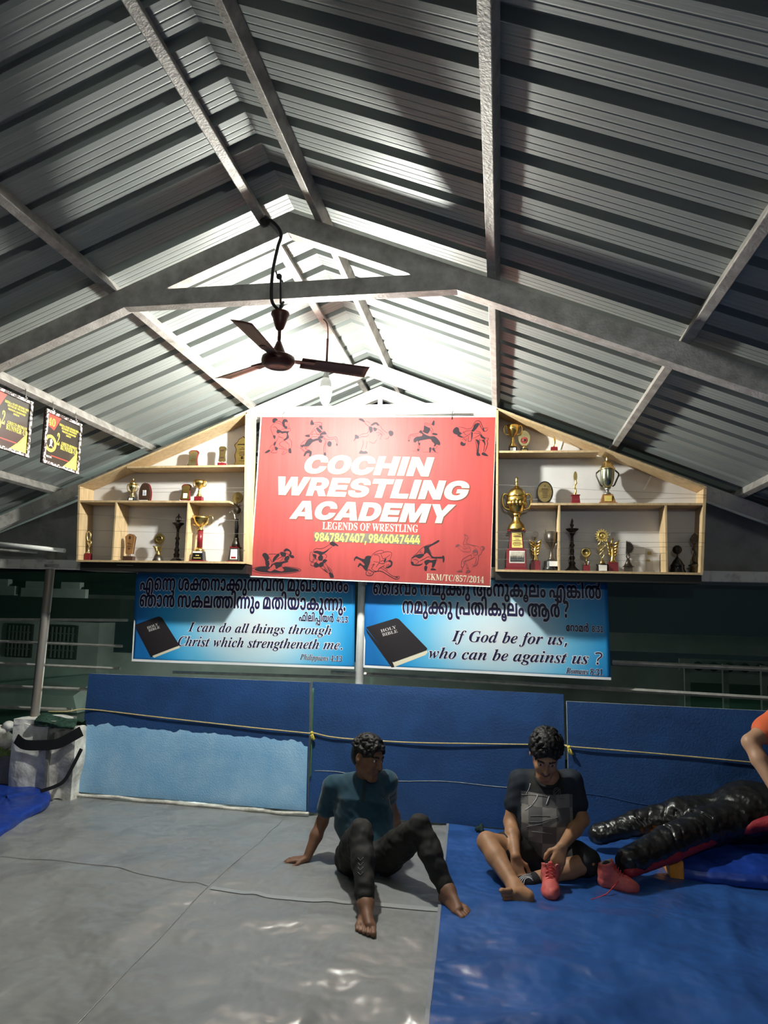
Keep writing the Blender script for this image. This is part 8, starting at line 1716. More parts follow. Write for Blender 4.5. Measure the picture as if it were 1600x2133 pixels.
class Head:
    """frame: c centre, f face direction, u up"""
    def __init__(s, c, f, u, k=1.0):
        s.c = V(c); s.f = V(f).normalized(); s.u = (V(u) - s.f * V(u).dot(s.f)).normalized(); s.s = s.u.cross(s.f); s.k = k
        s.R = np.array([tuple(s.s), tuple(s.f), tuple(s.u)])
    def p(s, side, fwd, up): return s.c + (s.s * side + s.f * fwd + s.u * up) * s.k
    def skin(s, v):
        k = s.k
        v.ell(s.p(0, -.012, .034), (.073 * k, .092 * k, .082 * k), s.R, .02)
        v.ell(s.p(0, .026, -.035), (.060 * k, .066 * k, .078 * k), s.R, .03)
        v.cone(s.p(-.044, -.005, -.055), s.p(-.015, .070, -.098), .020 * k, .020 * k, .025); v.cone(s.p(.044, -.005, -.055), s.p(.015, .070, -.098), .020 * k, .020 * k, .025)
        v.cone(s.p(-.014, .073, -.098), s.p(.014, .073, -.098), .018 * k, .018 * k, .015)
        for q in (-1, 1):
            v.ell(s.p(q * .034, .070, -.028), (.022 * k, .022 * k, .024 * k), s.R, .02)
            v.ell(s.p(q * .031, .097, .010), (.020 * k, .016 * k, .011 * k), s.R, .010, True)
        v.cone(s.p(-.040, .074, .031), s.p(-.010, .084, .030), .010 * k, .011 * k, .012); v.cone(s.p(.040, .074, .031), s.p(.010, .084, .030), .010 * k, .011 * k, .012)
        v.cone(s.p(0, .082, .022), s.p(0, .110, -.024), .009 * k, .013 * k, .010); v.cone(s.p(-.013, .094, -.029), s.p(.013, .094, -.029), .010 * k, .010 * k, .008)
        v.cone(s.p(-.019, .083, -.055), s.p(0, .095, -.053), .005 * k, .0075 * k, .004); v.cone(s.p(.019, .083, -.055), s.p(0, .095, -.053), .005 * k, .0075 * k, .004)
        v.cone(s.p(-.016, .084, -.067), s.p(0, .092, -.068), .006 * k, .0085 * k, .005); v.cone(s.p(.016, .084, -.067), s.p(0, .092, -.068), .006 * k, .0085 * k, .005)
        for q in (-1, 1):
            v.ell(s.p(q * .031, .076, .010), (.0135 * k,) * 3, s.R, .002)
            v.cone(s.p(q * .018, .084, .0165), s.p(q * .044, .078, .015), .0045 * k, .0045 * k, .004); v.cone(s.p(q * .019, .083, .002), s.p(q * .043, .077, .003), .004 * k, .004 * k, .004)
            v.ell(s.p(q * .077, -.008, -.004), (.010 * k, .020 * k, .031 * k), s.R, .008); v.ell(s.p(q * .086, -.004, .002), (.006 * k, .010 * k, .016 * k), s.R, .004, True)
    def local(s, P):
        d = P - np.array(s.c); return (d @ s.R.T) / s.k
    def region(s, P):
        L = s.local(P); a = np.abs(L[:, 0]); m = np.zeros(len(P))
        brow = (L[:, 1] > .06) & (a > .012) & (a < .050) & (np.abs(L[:, 2] - (.029 + .004 * np.sin(a * 60))) < .0055); m[brow] = 1
        lip = (L[:, 1] > .078) & (a < .024) & (L[:, 2] < -.049) & (L[:, 2] > -.076); m[lip] = 2
        e = (a - .031) ** 2 + (L[:, 1] - .076) ** 2 + (L[:, 2] - .010) ** 2
        eye = (e < .0148 ** 2) & (L[:, 1] > .080) & (np.abs(L[:, 2] - .010) < .0065); m[eye] = 3
        m[eye & (np.abs(a - .031) < .0058)] = 4
        return m
    def hair(s, v, line=.052, back=-.055, amp=.006, seed=1, tuft=90, tl=.03, fwdlean=.5):
        k = s.k
        v.ell(s.p(0, -.016, .045), (.081 * k, .100 * k, .085 * k), s.R, .01)
        v.ell(s.p(0, -.05, .0), (.074 * k, .062 * k, .075 * k), s.R, .03)
        rs = np.random.RandomState(seed)
        for i in range(tuft):
            th = rs.rand() * 6.28; ph = .1 + rs.rand() * 1.55; d = V((math.sin(ph) * math.cos(th), math.sin(ph) * math.sin(th), math.cos(ph)))
            a = s.p(d.x * .078, -.016 + d.y * .097, .045 + d.z * .082); e = V((rs.randn() * .6, fwdlean + rs.randn() * .5, -.25 + rs.randn() * .3)); e = e - d * e.dot(d); e.normalize(); e = (e + d * .22).normalized()
            L = tl * k * (.6 + .6 * rs.rand()); b = a + (s.s * e.x + s.f * e.y + s.u * e.z) * L
            v.chain([a, (a + b) / 2 + (s.s * d.x + s.f * d.y + s.u * d.z) * .004, b], [.010 * k, .009 * k, .0035 * k], .004)
        # keep the face, the ears and the neck free
        for q in (-1, 1): v.ell(s.p(q * .085, .002, -.010), (.020 * k, .024 * k, .034 * k), s.R, .006, True)
        v.ell(s.p(0, .095, -.03), (.074 * k, .078 * k, .085 * k), s.R, .01, True)
        v.ell(s.p(0, .110, line - .035), (.060 * k, .062 * k, .045 * k), s.R, .008, True)
        v.cut(s.p(0, -.04, -.085), tuple(-s.u + s.f * .45))

def finger(v, base, d, bend, L, r, n=3, k=.004):
    """finger chain from base, direction d, curling towards bend"""
    d = V(d).normalized(); b = V(bend).normalized(); p = V(base); pts = [p.copy()]; rs = [r]
    for i in range(n):
        d = (d + b * (.0 if i == 0 else .42)).normalized(); p = p + d * L * (.45, .30, .25)[i]; pts.append(p.copy()); rs.append(r * (1 - .1 * (i + 1)))
    v.chain(pts, rs, k); return pts
def hand(v, wrist, d, palm_n, side, k=1.0, curl=.35, spread=.16, thumb=True):
    """d: wrist -> knuckles, palm_n: out of the palm, side: towards the thumb"""
    d = V(d).normalized(); n = V(palm_n); n = (n - d * n.dot(d)).normalized(); sd = V(side); sd = (sd - d * sd.dot(d) - n * sd.dot(n)).normalized(); w = V(wrist)
    kn = []
    for i, (o, l) in enumerate(((.030, .074), (.010, .082), (-.010, .077), (-.029, .062))):
        b = w + d * (.088 - .004 * abs(i - 1)) * k + sd * o * k; kn.append(b)
        v.cone(w + sd * o * .5 * k + d * .01, b, .014 * k, .0125 * k, .012)
        finger(v, b, d + sd * (o * spread * 30) * .25 + n * curl * .4, n * curl * 1.6 + V((0, 0, 0.0001)), l * k, .0095 * k)
    if thumb:
        t0 = w + d * .028 * k + sd * .024 * k + n * .006; t1 = t0 + (d * .6 + sd * .8 + n * .2).normalized() * .036 * k; t2 = t1 + (d * .9 + sd * .3 + n * .3).normalized() * .030 * k; t3 = t2 + (d + n * .3).normalized() * .022 * k
        v.chain([w + sd * .012 * k, t0, t1, t2, t3], [.016 * k, .015 * k, .012 * k, .0105 * k, .008 * k], .008)
def foot(v, ankle, heel, ball, up, out, k=1.0, toes=True):
    w = 1.22
    """heel and ball on the ground, out = towards the little toe"""
    a, h, b = V(ankle), V(heel), V(ball); d = (b - h).normalized(); u = V(up).normalized(); o = V(out); o = (o - d * o.dot(d)).normalized()
    v.cone(a, h + u * .004, .034 * k, .030 * k, .03); v.cone(a + d * .012, b + u * .012 - o * .012, .034 * k, .020 * k, .03)
    v.cone(h, b - o * .024 * w, .028 * k, .022 * k, .02); v.cone(h + o * .004, b + o * .030 * w - d * .012, .026 * k, .018 * k, .02)
    for q in (-1, 1): v.ell(a + o * q * .030 + u * .004, (.014 * k,) * 3, None, .012)
    if toes:
        for i, (off, l, r) in enumerate(((-.034, .056, .0165), (-.009, .054, .0120), (.012, .047, .0112), (.030, .039, .0105), (.046, .030, .0098))):
            st = b + o * off * k - d * (.004 * i) - u * .004; v.chain([st - d * .012, st + d * l * .55 + u * .005, st + d * l - u * .001], [r * 1.1, r * .86, r * .98], .003)
mat('skin1', (.19, .092, .054), .55, 0, .4, var=.12, vscale=18)
mat('skin2', (.36, .185, .098), .52, 0, .4, var=.12, vscale=18)
mat('skin3', (.42, .24, .15), .5, 0, .4, var=.08, vscale=15)
mat('brow', (.012, .009, .008), .7)
mat('lip', (.16, .060, .048), .45)
mat('eye_white', (.55, .52, .48), .3)
mat('iris', (.012, .008, .006), .2)
mat('hair', (.008, .007, .007), .5, 0, .3, bump=.3, bscale=140)
mat('teal', (.009, .046, .076), .8, 0, .3, sheen=.2, var=.1, vscale=10)
mat('teal_dark', (.006, .022, .034), .8)
mat('track', (.017, .016, .015), .75, 0, .3, var=.15, vscale=8)
mat('mark_grey', (.16, .155, .15), .7)
mat('shirt_navy', (.014, .020, .030), .8, 0, .3, var=.1, vscale=10)
mat('shirt_black', (.008, .008, .009), .8)
mat('plaid', (.20, .185, .172), .8, 0, .3)
mat('plaid_dark', (.10, .096, .098), .8, 0, .3)
mat('shorts', (.008, .008, .009), .75)
mat('cord_white', (.60, .60, .60), .6)
mat('orange_shirt', (.62, .12, .045), .8, 0, .3)
mat('leather', (.012, .012, .012), .30, 0, .6, bump=.5, bscale=26)
mat('leather_red', (.32, .020, .034), .55, 0, .4, bump=.25, bscale=90)
mat('sock', (.015, .016, .022), .9)
mat('sock_white', (.62, .62, .64), .9)
mat('shoe_red', (.58, .115, .105), .6, 0, .4, var=.1, vscale=25)
mat('shoe_dark', (.40, .04, .04), .6)
mat('shoe_lining', (.50, .47, .42), .85)
mat('lace', (.50, .03, .035), .7)
from mathutils.bvhtree import BVHTree
def bvh(o):
    w = ORG.get(o.name, V((0, 0, 0))); return BVHTree.FromPolygons([v.co + w for v in o.data.vertices], [tuple(p.vertices) for p in o.data.polygons])
def decal_stroke(tree, px, r, name, m, parent, off=.0012):
    """thin printed line or seam lying on the cloth"""
    pts = []
    for x, y in px:
        h = tree.ray_cast(C0, ray(x, y).normalized())
        if h[0] is not None: pts.append(h[0] + h[1] * off)
    if len(pts) > 1:
        mb = MB(); mb.tube(pts, r, 6); return mb.build(name, m, parent)
def seg(a, b, n=6): return [(a[0] + (b[0] - a[0]) * i / n, a[1] + (b[1] - a[1]) * i / n) for i in range(n + 1)]

# ---------------------------------------------------------------- the man in teal, leaning back on his hand
J = {k: ony(*v) for k, v in dict(head=(767, 1577, 4.42), neck=(762, 1626, 4.49), shR=(694, 1638, 4.50), shL=(806, 1628, 4.52), elR=(671, 1712, 4.53), wrR=(640, 1786, 4.43), chest=(757, 1680, 4.46),
     hipR=(733, 1787, 4.30), hipL=(803, 1786, 4.33), knR=(752, 1733, 3.98), anR=(762, 1880, 3.70), knL=(874, 1722, 4.12), anL=(933, 1862, 3.98)).items()}
J['pel'] = (J['hipR'] + J['hipL']) / 2 + V((0, .06, .02)); J['elL'] = V((-.72, 4.74, .33)); J['wrL'] = V((-.66, 4.92, .05))
p1 = thing('person', 'person in a teal polo and black track pants, leaning back on one hand', 'person', (J['pel'].x, J['pel'].y, .01))
H1 = Head(J['head'] + V((0, 0, -.004)), V((.80, -.50, -.20)), V((.10, .10, 1)), 1.06)
v = Vol((-1.42, 3.40, -.02), (.02, 4.95, .95), .0046)
v.chain([J['pel'], J['chest'], J['neck'] - V((0, 0, .05))], [.12, .125, .07], .05, sq=((.2, 1, .1), .72))
v.cone(J['shR'] + V((.03, 0, 0)), J['shL'] - V((.03, 0, 0)), .06, .06, .05)
v.chain([J['neck'] - V((0, 0, .04)), J['neck'] + V((.01, -.02, .03)), H1.p(0, -.02, -.05)], [.062, .056, .054], .03)
for a, e, w in (('shR', 'elR', 'wrR'), ('shL', 'elL', 'wrL')): v.chain([J[a], (J[a] + J[e]) / 2, J[e], J[e] * .6 + J[w] * .4, J[w]], [.052, .045, .038, .039, .026], .02)
hand(v, J['wrR'] + V((-.01, -.006, -.006)), V((-.95, -.22, -.10)), V((0, 0, -1)), V((.12, -1, 0)), .96, .10, .5)
hand(v, J['wrL'], V((.2, .95, -.12)), V((0, 0, -1)), V((-1, .1, 0)), .95, .05)
for h_, kn, an in (('hipR', 'knR', 'anR'), ('hipL', 'knL', 'anL')): v.chain([J[h_], (J[h_] + J[kn]) / 2, J[kn], J[kn] * .65 + J[an] * .35, J[an]], [.085, .072, .052, .050, .034], .02)
fR = (V((.22, -.97, 0))).normalized(); aR = J['anR']; foot(v, V((aR.x, aR.y, .085)), V((aR.x - .004, aR.y + .03, .035)), V((aR.x, aR.y, .026)) + fR * .125, V((0, 0, 1)), V((-1, -.2, 0)), 1.02)
fL = (V((.62, -.78, 0))).normalized(); aL = J['anL']; foot(v, V((aL.x, aL.y, .085)), V((aL.x - .02, aL.y + .02, .035)), V((aL.x, aL.y, .026)) + fL * .125, V((0, 0, 1)), V((.78, .62, 0)), 1.0)
H1.skin(v)
v.mesh('body', ['skin1', 'brow', 'lip', 'eye_white', 'iris'], p1, H1.region)
v = Vol(H1.c - V((.2, .2, .2)), H1.c + V((.2, .2, .25)), .0036); H1.hair(v, .066, seed=3, tuft=220, tl=.026, fwdlean=.25); v.mesh('hair', 'hair', p1)
v = Vol((-1.28, 4.1, .0), (-.45, 4.85, .72), .005)
v.chain([J['pel'] + V((0, 0, .0)), J['chest'] - V((0, 0, .09)), J['chest'] + V((0, 0, .02)), J['neck'] - V((0, 0, .06))], [.175, .172, .165, .09], .05, sq=((.2, 1, .1), .66))
v.cone(J['shR'] + V((.02, 0, 0)), J['shL'] - V((.02, 0, 0)), .068, .068, .06)
for a, e, t_ in (('shR', 'elR', .62), ('shL', 'elL', .7)): v.chain([J[a], J[a] * (1 - t_) + J[e] * t_], [.068, .060], .03)
v.chain([J['neck'] - V((0, 0, .03)), J['neck'] + V((.012, -.02, .028))], [.072, .066], .02)
d_ = (J['elR'] - J['shR']).normalized(); v.wrinkle(.003, 22, 8, 4); v.wrinkle(.0016, 55, 8, 9)
shirt = v.mesh('shirt', ['teal', 'teal_dark'], p1, lambda P: ((P[:, 0] > J['neck'].x + .0) & (np.abs(P[:, 0] - J['neck'].x - .015) < .012) & (P[:, 2] > .42) & (P[:, 1] < J['neck'].y)).astype(int))
tr = bvh(shirt)
for y in (1668, 1655): pass
for i, (a, b) in enumerate((((795, 1660), (798, 1666)), ((801, 1660), (798, 1666)), ((804, 1660), (804, 1666)), ((808, 1660), (808, 1666)), ((804, 1663), (808, 1663)))): decal_stroke(tr, seg(a, b, 3), .0012, 'chest_print', 'mark_grey', shirt)
decal_stroke(tr, seg((743, 1667), (768, 1662), 8), .0016, 'shirt_fold', 'teal', shirt)
# collar
mb = MB(); c_ = J['neck'] + V((.012, -.02, .020))
mb.tube(spline([c_ + V((.066 * math.cos(a), .062 * math.sin(a), -.012 * math.sin(-a))) for a in [math.radians(q) for q in range(-80, 281, 30)]], 4), .011, 8); mb.build('collar', 'teal_dark', shirt)
v = Vol((-1.05, 3.6, -.01), (-.12, 4.62, .56), .0052)
v.ell(J['pel'] + V((0, -.01, .0)), (.175, .150, .115), None, .05)
for h_, kn, an, r in (('hipR', 'knR', 'anR', 1), ('hipL', 'knL', 'anL', 1)):
    A, B, Cc = J[h_], J[kn], J[an]; v.chain([A, A * .5 + B * .5, B + V((0, 0, -.004)), B * .62 + Cc * .38, B * .1 + Cc * .9], [.105, .088, .066, .064, .049], .03)
v.wrinkle(.0045, 30, 8, 2); v.wrinkle(.0022, 75, 8, 5); v.cut((0, 0, .004), (0, 0, -1))
pants = v.mesh('track_pants', 'track', p1); tr = bvh(pants)
for y in (1790, 1800, 1810, 1820):
    decal_stroke(tr, seg((746, y - 3), (751, y + 3), 3) + seg((751, y + 3), (757, y - 4), 3)[1:], .0016, 'shin_print', 'mark_grey', pants)

# ---------------------------------------------------------------- the man in the black shirt, handling his shoe
J = {k: ony(*v) for k, v in dict(head=(1137, 1571, 4.53), neck=(1140, 1622, 4.68), shR=(1083, 1628, 4.73), shL=(1190, 1630, 4.73), elR=(1064, 1712, 4.68), wrR=(1074, 1784, 4.44), elL=(1212, 1708, 4.68), wrL=(1172, 1762, 4.42),
     chest=(1137, 1690, 4.72), hipR=(1108, 1786, 4.70), hipL=(1180, 1786, 4.70), knR=(1015, 1754, 4.48), anR=(1074, 1850, 4.20), knL=(1226, 1796, 4.52), anL=(1122, 1831, 4.45)).items()}
J['pel'] = (J['hipR'] + J['hipL']) / 2 + V((0, .05, .03))
p2 = thing('person', 'person in black', 'person', (J['pel'].x, J['pel'].y, .01))
p2['label'] = 'person in a black and grey checked polo and shorts, sitting beside a red shoe'
H2 = Head(J['head'] + V((0, 0, .004)), V((-.02, -1, -.80)), V((.05, -.80, 1)), 1.16)
v = Vol((-.22, 3.95, -.02), (.74, 5.0, .98), .0046)
v.chain([J['pel'], J['chest'], J['neck'] - V((0, 0, .05))], [.125, .13, .075], .05, sq=((0, 1, 0), .8))
v.cone(J['shR'] + V((.03, 0, 0)), J['shL'] - V((.03, 0, 0)), .062, .062, .05)
v.chain([J['neck'] - V((0, -.02, .04)), J['neck'] + V((0, -.03, .02)), H2.p(0, -.02, -.05)], [.070, .064, .060], .03)
for a, e, w in (('shR', 'elR', 'wrR'), ('shL', 'elL', 'wrL')): v.chain([J[a], (J[a] + J[e]) / 2, J[e], J[e] * .62 + J[w] * .38, J[w]], [.056, .052, .044, .045, .029], .02)
hand(v, J['wrR'], V((.16, -.30, -1)), V((-.1, 1, -.1)), V((1, .1, .1)), 1.08, .55, .12)
hand(v, J['wrL'], V((-.34, -.42, -.9)), V((-.25, 1, -.25)), V((-1, -.1, .2)), 1.12, .30, .40)
A, B, Cc = J['hipR'], J['knR'], J['anR']; v.chain([A, (A + B) / 2, B, B * .66 + Cc * .34, Cc], [.095, .082, .060, .060, .040], .02)
A, B, Cc = J['hipL'], J['knL'], J['anL']; v.chain([A, (A + B) / 2, B, B * .62 + Cc * .38, Cc], [.095, .082, .060, .058, .042], .02)
# bare foot on its outer edge, sole to the front, toes to the left
hl, bl_ = ony(1099, 1868, 4.13), ony(1071, 1868, 4.10); an = J['anR']
d = (bl_ - hl).normalized(); up_ = V((0, 0, 1))
v.cone(an, hl + V((-.006, .02, .0)), .040, .036, .03); v.cone(an, bl_ + V((0, .03, .0)), .038, .034, .03)
v.chain([hl, (hl + bl_) / 2 + V((0, .012, .006)), bl_ + V((0, 0, .020))], [.036, .030, .024], .02); v.chain([hl + V((0, 0, -.012)), bl_ + V((.004, 0, -.020))], [.028, .024], .02)
for off, l, r in ((.034, .048, .0165), (.012, .040, .0118), (-.006, .034, .011), (-.022, .028, .0105), (-.036, .020, .010)):
    s0 = bl_ + d * .026 + V((.0, -.010, off * 1.12)); v.chain([s0, s0 + d * l * .6 + V((0, -.006, 0)), s0 + d * l + V((0, -.006, 0))], [r * .95, r * .8, r * .95], .002)
# the other foot, inside the striped sock
s_an, s_toe = J['anL'], ony(1083, 1838, 4.38)
v.chain([s_an, (s_an + s_toe) / 2 - V((0, 0, .008)), s_toe], [.042, .040, .030], .02)
H2.skin(v)
v.mesh('body', ['skin2', 'brow', 'lip', 'eye_white', 'iris'], p2, H2.region)
v = Vol(H2.c - V((.2, .2, .2)), H2.c + V((.2, .2, .28)), .0036); H2.hair(v, .060, seed=8, tuft=240, tl=.032, fwdlean=.25); v.mesh('hair', 'hair', p2)
v = Vol((-.12, 4.3, .0), (.72, 5.0, .75), .005)
v.chain([J['pel'] + V((0, -.03, .02)), J['chest'] + V((0, -.03, -.06)), J['chest'] + V((0, -.01, .04)), J['neck'] - V((0, 0, .07))], [.17, .178, .168, .09], .05, sq=((0, 1, 0), .80))
v.cone(J['shR'] + V((.02, 0, 0)), J['shL'] - V((.02, 0, 0)), .075, .075, .06)
for a, e in (('shR', 'elR'), ('shL', 'elL')): v.chain([J[a], J[a] * .45 + J[e] * .55], [.076, .070], .03)
v.chain([J['neck'] - V((0, -.01, .03)), J['neck'] + V((0, -.02, .02))], [.082, .074], .02)
v.wrinkle(.003, 22, 8, 14); v.wrinkle(.0018, 55, 8, 19)
cx = J['chest'].x; zt = ony(1137, 1657, 4.57).z
def plaid(P):
    front = (P[:, 1] < J['chest'].y - .02) & (np.abs(P[:, 0] - cx) < .158) & (P[:, 2] < zt) ; m = np.zeros(len(P)); m[P[:, 2] > -1] = 0
    u = np.floor((P[:, 0] - cx + .20) / .085).astype(int); w = np.floor((P[:, 2] + .012) / .105).astype(int)
    m[front] = 1; m[front & ((u + w) % 2 == 0)] = 2
    m[(np.abs(P[:, 0] - cx) < .105) & (P[:, 2] >= zt) & (P[:, 1] < J['chest'].y)] = 3
    return m
shirt = v.mesh('shirt', ['shirt_navy', 'plaid', 'plaid_dark', 'shirt_black'], p2, plaid); shirt['label'] = 'black polo shirt with a grey checked panel'
tr = bvh(shirt)
for pts, r, nm, m in (([(1087, 1655), (1110, 1656), (1140, 1659), (1176, 1665)], .0022, 'panel_seam', 'mark_grey'), ([(1120, 1655), (1119, 1662), (1108, 1678), (1094, 1688)], .003, 'drawstring', 'cord_white'), ([(1145, 1657), (1141, 1667), (1138, 1676)], .003, 'drawstring', 'cord_white'),
                      ([(1105, 1632), (1102, 1643), (1096, 1655)], .0018, 'neck_cord', 'cord_white'), ([(1105, 1700), (1120, 1699), (1145, 1700)], .0022, 'fold', 'mark_grey'), ([(1100, 1712), (1125, 1712), (1155, 1704)], .002, 'fold', 'mark_grey'), ([(1098, 1722), (1130, 1716), (1162, 1702)], .002, 'fold', 'mark_grey'), ([(1108, 1732), (1130, 1734), (1150, 1737)], .002, 'fold', 'mark_grey')):
    decal_stroke(tr, [q for i in range(len(pts) - 1) for q in seg(pts[i], pts[i + 1], 4)], r, nm, m, shirt)
for k in range(2):
    decal_stroke(tr, [(1160 + (8 - 3 * k) * math.cos(a * .5236), 1650 + (9 - 3 * k) * math.sin(a * .5236)) for a in range(13)], .0013, 'chest_crest', 'mark_grey', shirt)
decal_stroke(tr, seg((1154, 1655), (1166, 1644), 3), .0013, 'chest_crest', 'mark_grey', shirt)
mb = MB(); c_ = J['neck'] + V((0, -.025, .012))
mb.tube(spline([c_ + V((.074 * math.cos(a), .066 * math.sin(a), .020 * math.sin(a) - (.02 if 220 < math.degrees(a) < 320 else 0))) for a in [math.radians(q) for q in range(0, 361, 30)]], 4), .010, 8); mb.build('collar', 'shirt_black', shirt)
v = Vol((-.1, 4.25, -.01), (.74, 4.98, .42), .0052)
v.ell(J['pel'] + V((0, -.01, .0)), (.185, .155, .115), None, .05)
A, B = J['hipR'], J['knR']; v.chain([A, A * .45 + B * .55], [.112, .100], .03); A, B = J['hipL'], J['knL']; v.chain([A, (A + B) / 2, A * .05 + B * .95], [.112, .104, .082], .03)
v.wrinkle(.0045, 34, 8, 22); v.cut((0, 0, .004), (0, 0, -1)); v.mesh('shorts', 'shorts', p2)
v = Vol(s_toe - V((.12, .12, .12)), s_an + V((.14, .14, .12)), .004); s_mid = (s_an + s_toe) / 2 - V((0, 0, .008))
v.chain([s_an + (s_an - s_toe).normalized() * .010, s_mid, s_toe], [.047, .045, .036], .02)
sk = v.mesh('sock', 'sock', p2); tr = bvh(sk); sk['label'] = 'black sock with curved white stripes'
for k in range(4):
    decal_stroke(tr, spline([V(q).to_3d() for q in ((1076 + k * 4.5, 1846 - k * 0), (1078 + k * 4.6, 1832 - k), (1090 + k * 4, 1823 + k * 1.0), (1104 + k * 2, 1820 + k * 4))], 6) and [(q.x, q.y) for q in spline([V(q).to_3d() for q in ((1077 + k * 4.5, 1846), (1079 + k * 4.6, 1833), (1091 + k * 3.6, 1824 + k * 1.5), (1106 + k * 1.5, 1821 + k * 4.5))], 6)], .0022, 'sock_stripe', 'sock_white', sk)

# ---------------------------------------------------------------- the person in orange at the right edge, kneeling astride the dummy
sh, el, wr = ony(1622, 1502, 4.40), ony(1563, 1546, 4.28), ony(1612, 1640, 4.12)
p3 = thing('person', 'person in an orange shirt at the right edge, only a bent arm in view', 'person', (1.98, 4.42, .01))
H3 = Head((1.86, 4.22, 1.30), V((-.35, -.8, -.4)), V((-.1, -.3, 1)), 1.05)
nk = V((1.88, 4.32, 1.12)); pel = V((2.10, 4.38, .55)); ch = V((1.98, 4.36, .86)); shL = V((2.12, 4.36, 1.04)); elL = V((2.22, 4.24, .78)); wrL = V((2.06, 4.10, .60))
v = Vol((1.25, 3.65, -.02), (2.6, 5.3, 1.52), .007)
v.chain([pel, ch, nk - V((0, 0, .05))], [.13, .13, .075], .05, sq=((.3, 1, .5), .8)); v.cone(sh + V((.05, 0, 0)), shL - V((.03, 0, 0)), .062, .062, .05)
v.chain([nk - V((0, 0, .04)), H3.p(0, -.02, -.05)], [.065, .058], .03)
for a, e, w in ((sh, el, wr), (shL, elL, wrL)): v.chain([a, (a + e) / 2, e, e * .6 + w * .4, w], [.058, .052, .043, .043, .029], .02)
hand(v, wr, V((.25, -.35, -.9)), V((.4, .8, 0)), V((.9, -.2, 0)), 1, .4); hand(v, wrL, V((-.25, -.35, -.9)), V((-.4, .8, 0)), V((-.9, -.2, 0)), 1, .4)
for sg, hp, kn, an in ((-1, pel + V((-.10, 0, -.02)), V((1.95, 3.98, .10)), V((2.03, 4.40, .07))), (1, pel + V((.11, .02, -.02)), V((2.42, 4.12, .10)), V((2.44, 4.52, .07)))):
    v.chain([hp, (hp + kn) / 2, kn, kn * .6 + an * .4, an], [.095, .085, .062, .058, .036], .02); v.chain([an, an + V((.01, .10, -.02)), an + V((.02, .17, -.045))], [.036, .030, .022], .02)
H3.skin(v); v.mesh('body', ['skin3', 'brow', 'lip', 'eye_white', 'iris'], p3, H3.region)
v = Vol(H3.c - V((.2, .2, .2)), H3.c + V((.2, .2, .25)), .006); H3.hair(v, .05, seed=5, tuft=60); v.mesh('hair', 'hair', p3)
v = Vol((1.3, 4.0, .4), (2.5, 4.95, 1.25), .007)
v.chain([pel + V((0, 0, .02)), ch, nk - V((0, 0, .06))], [.165, .165, .09], .05, sq=((.3, 1, .5), .84)); v.cone(sh + V((.05, 0, 0)), shL - V((.02, 0, 0)), .075, .075, .06)
for a, e in ((sh, el), (shL, elL)): v.chain([a, a * .52 + e * .48], [.076, .074], .03)
v.wrinkle(.004, 30, 8, 31); v.mesh('shirt', 'orange_shirt', p3)
v = Vol((1.75, 3.7, -.01), (2.64, 4.9, .78), .008); v.ell(pel + V((0, .01, -.03)), (.18, .155, .13), None, .05)
for sg, hp, kn, an in ((-1, pel + V((-.10, 0, -.02)), V((1.95, 3.98, .10)), V((2.03, 4.40, .07))), (1, pel + V((.11, .02, -.02)), V((2.42, 4.12, .10)), V((2.44, 4.52, .07)))): v.chain([hp, (hp + kn) / 2, kn, kn * .3 + an * .7], [.11, .10, .075, .06], .03)
v.cut((0, 0, .008), (0, 0, -1)); v.mesh('track_pants', 'track', p3)
# ---------------------------------------------------------------- leather grappling dummy
t = thing('grappling_dummy', 'black leather grappling dummy with red panels lying face down at the right', 'training dummy', (1.5, 4.9, .012))
e2, h2 = ony(1312, 1794, 4.52), ony(1470, 1722, 4.92); e1, h1 = ony(1246, 1738, 5.08), ony(1420, 1694, 5.10); hp = ony(1535, 1700, 5.08)
v = Vol((.45, 4.25, 0), (2.65, 5.37, .76), .0062)
v.chain([e1, (e1 + h1) / 2 + V((0, 0, .006)), h1, hp + V((0, .08, .0))], [.066, .080, .10, .14], .04)
v.chain([e2, (e2 + h2) / 2 + V((0, 0, .004)), h2, hp - V((0, .06, .0))], [.082, .096, .115, .14], .04)
v.ell(hp + V((.09, .02, .06)), (.22, .19, .165), None, .06)
v.chain([hp + V((.05, 0, .0)), V((2.0, 5.10, .38)), V((2.42, 5.10, .36))], [.16, .19, .17], .05)
rs = np.random.RandomState(4)
def ring(a, b, ra, rb, n, dep):
    a, b = V(a), V(b); d = (b - a).normalized()
    for i in range(n):
        f = (i + .5 + .3 * rs.randn()) / n; p = a + (b - a) * f; r = ra + (rb - ra) * f; s = d.cross(V((0, 0, 1))).normalized(); u = s.cross(d)
        pts = [p + (s * math.cos(q) + u * math.sin(q)) * (r + .004) + d * (.03 * math.sin(q * 2 + i)) for q in [math.radians(w) for w in range(10, 171, 20)]]
        v.chain(pts, [.004 + .004 * rs.rand()] * len(pts), .010, True)
ring(e2, h2, .088, .11, 9, 0); ring(e1, h1, .072, .095, 7, 0)
v.wrinkle(.0035, 38, 8, 6); v.wrinkle(.0018, 95, 8, 8); v.cut((0, 0, .014), (0, 0, -1))
v.mesh('body', 'leather', t)
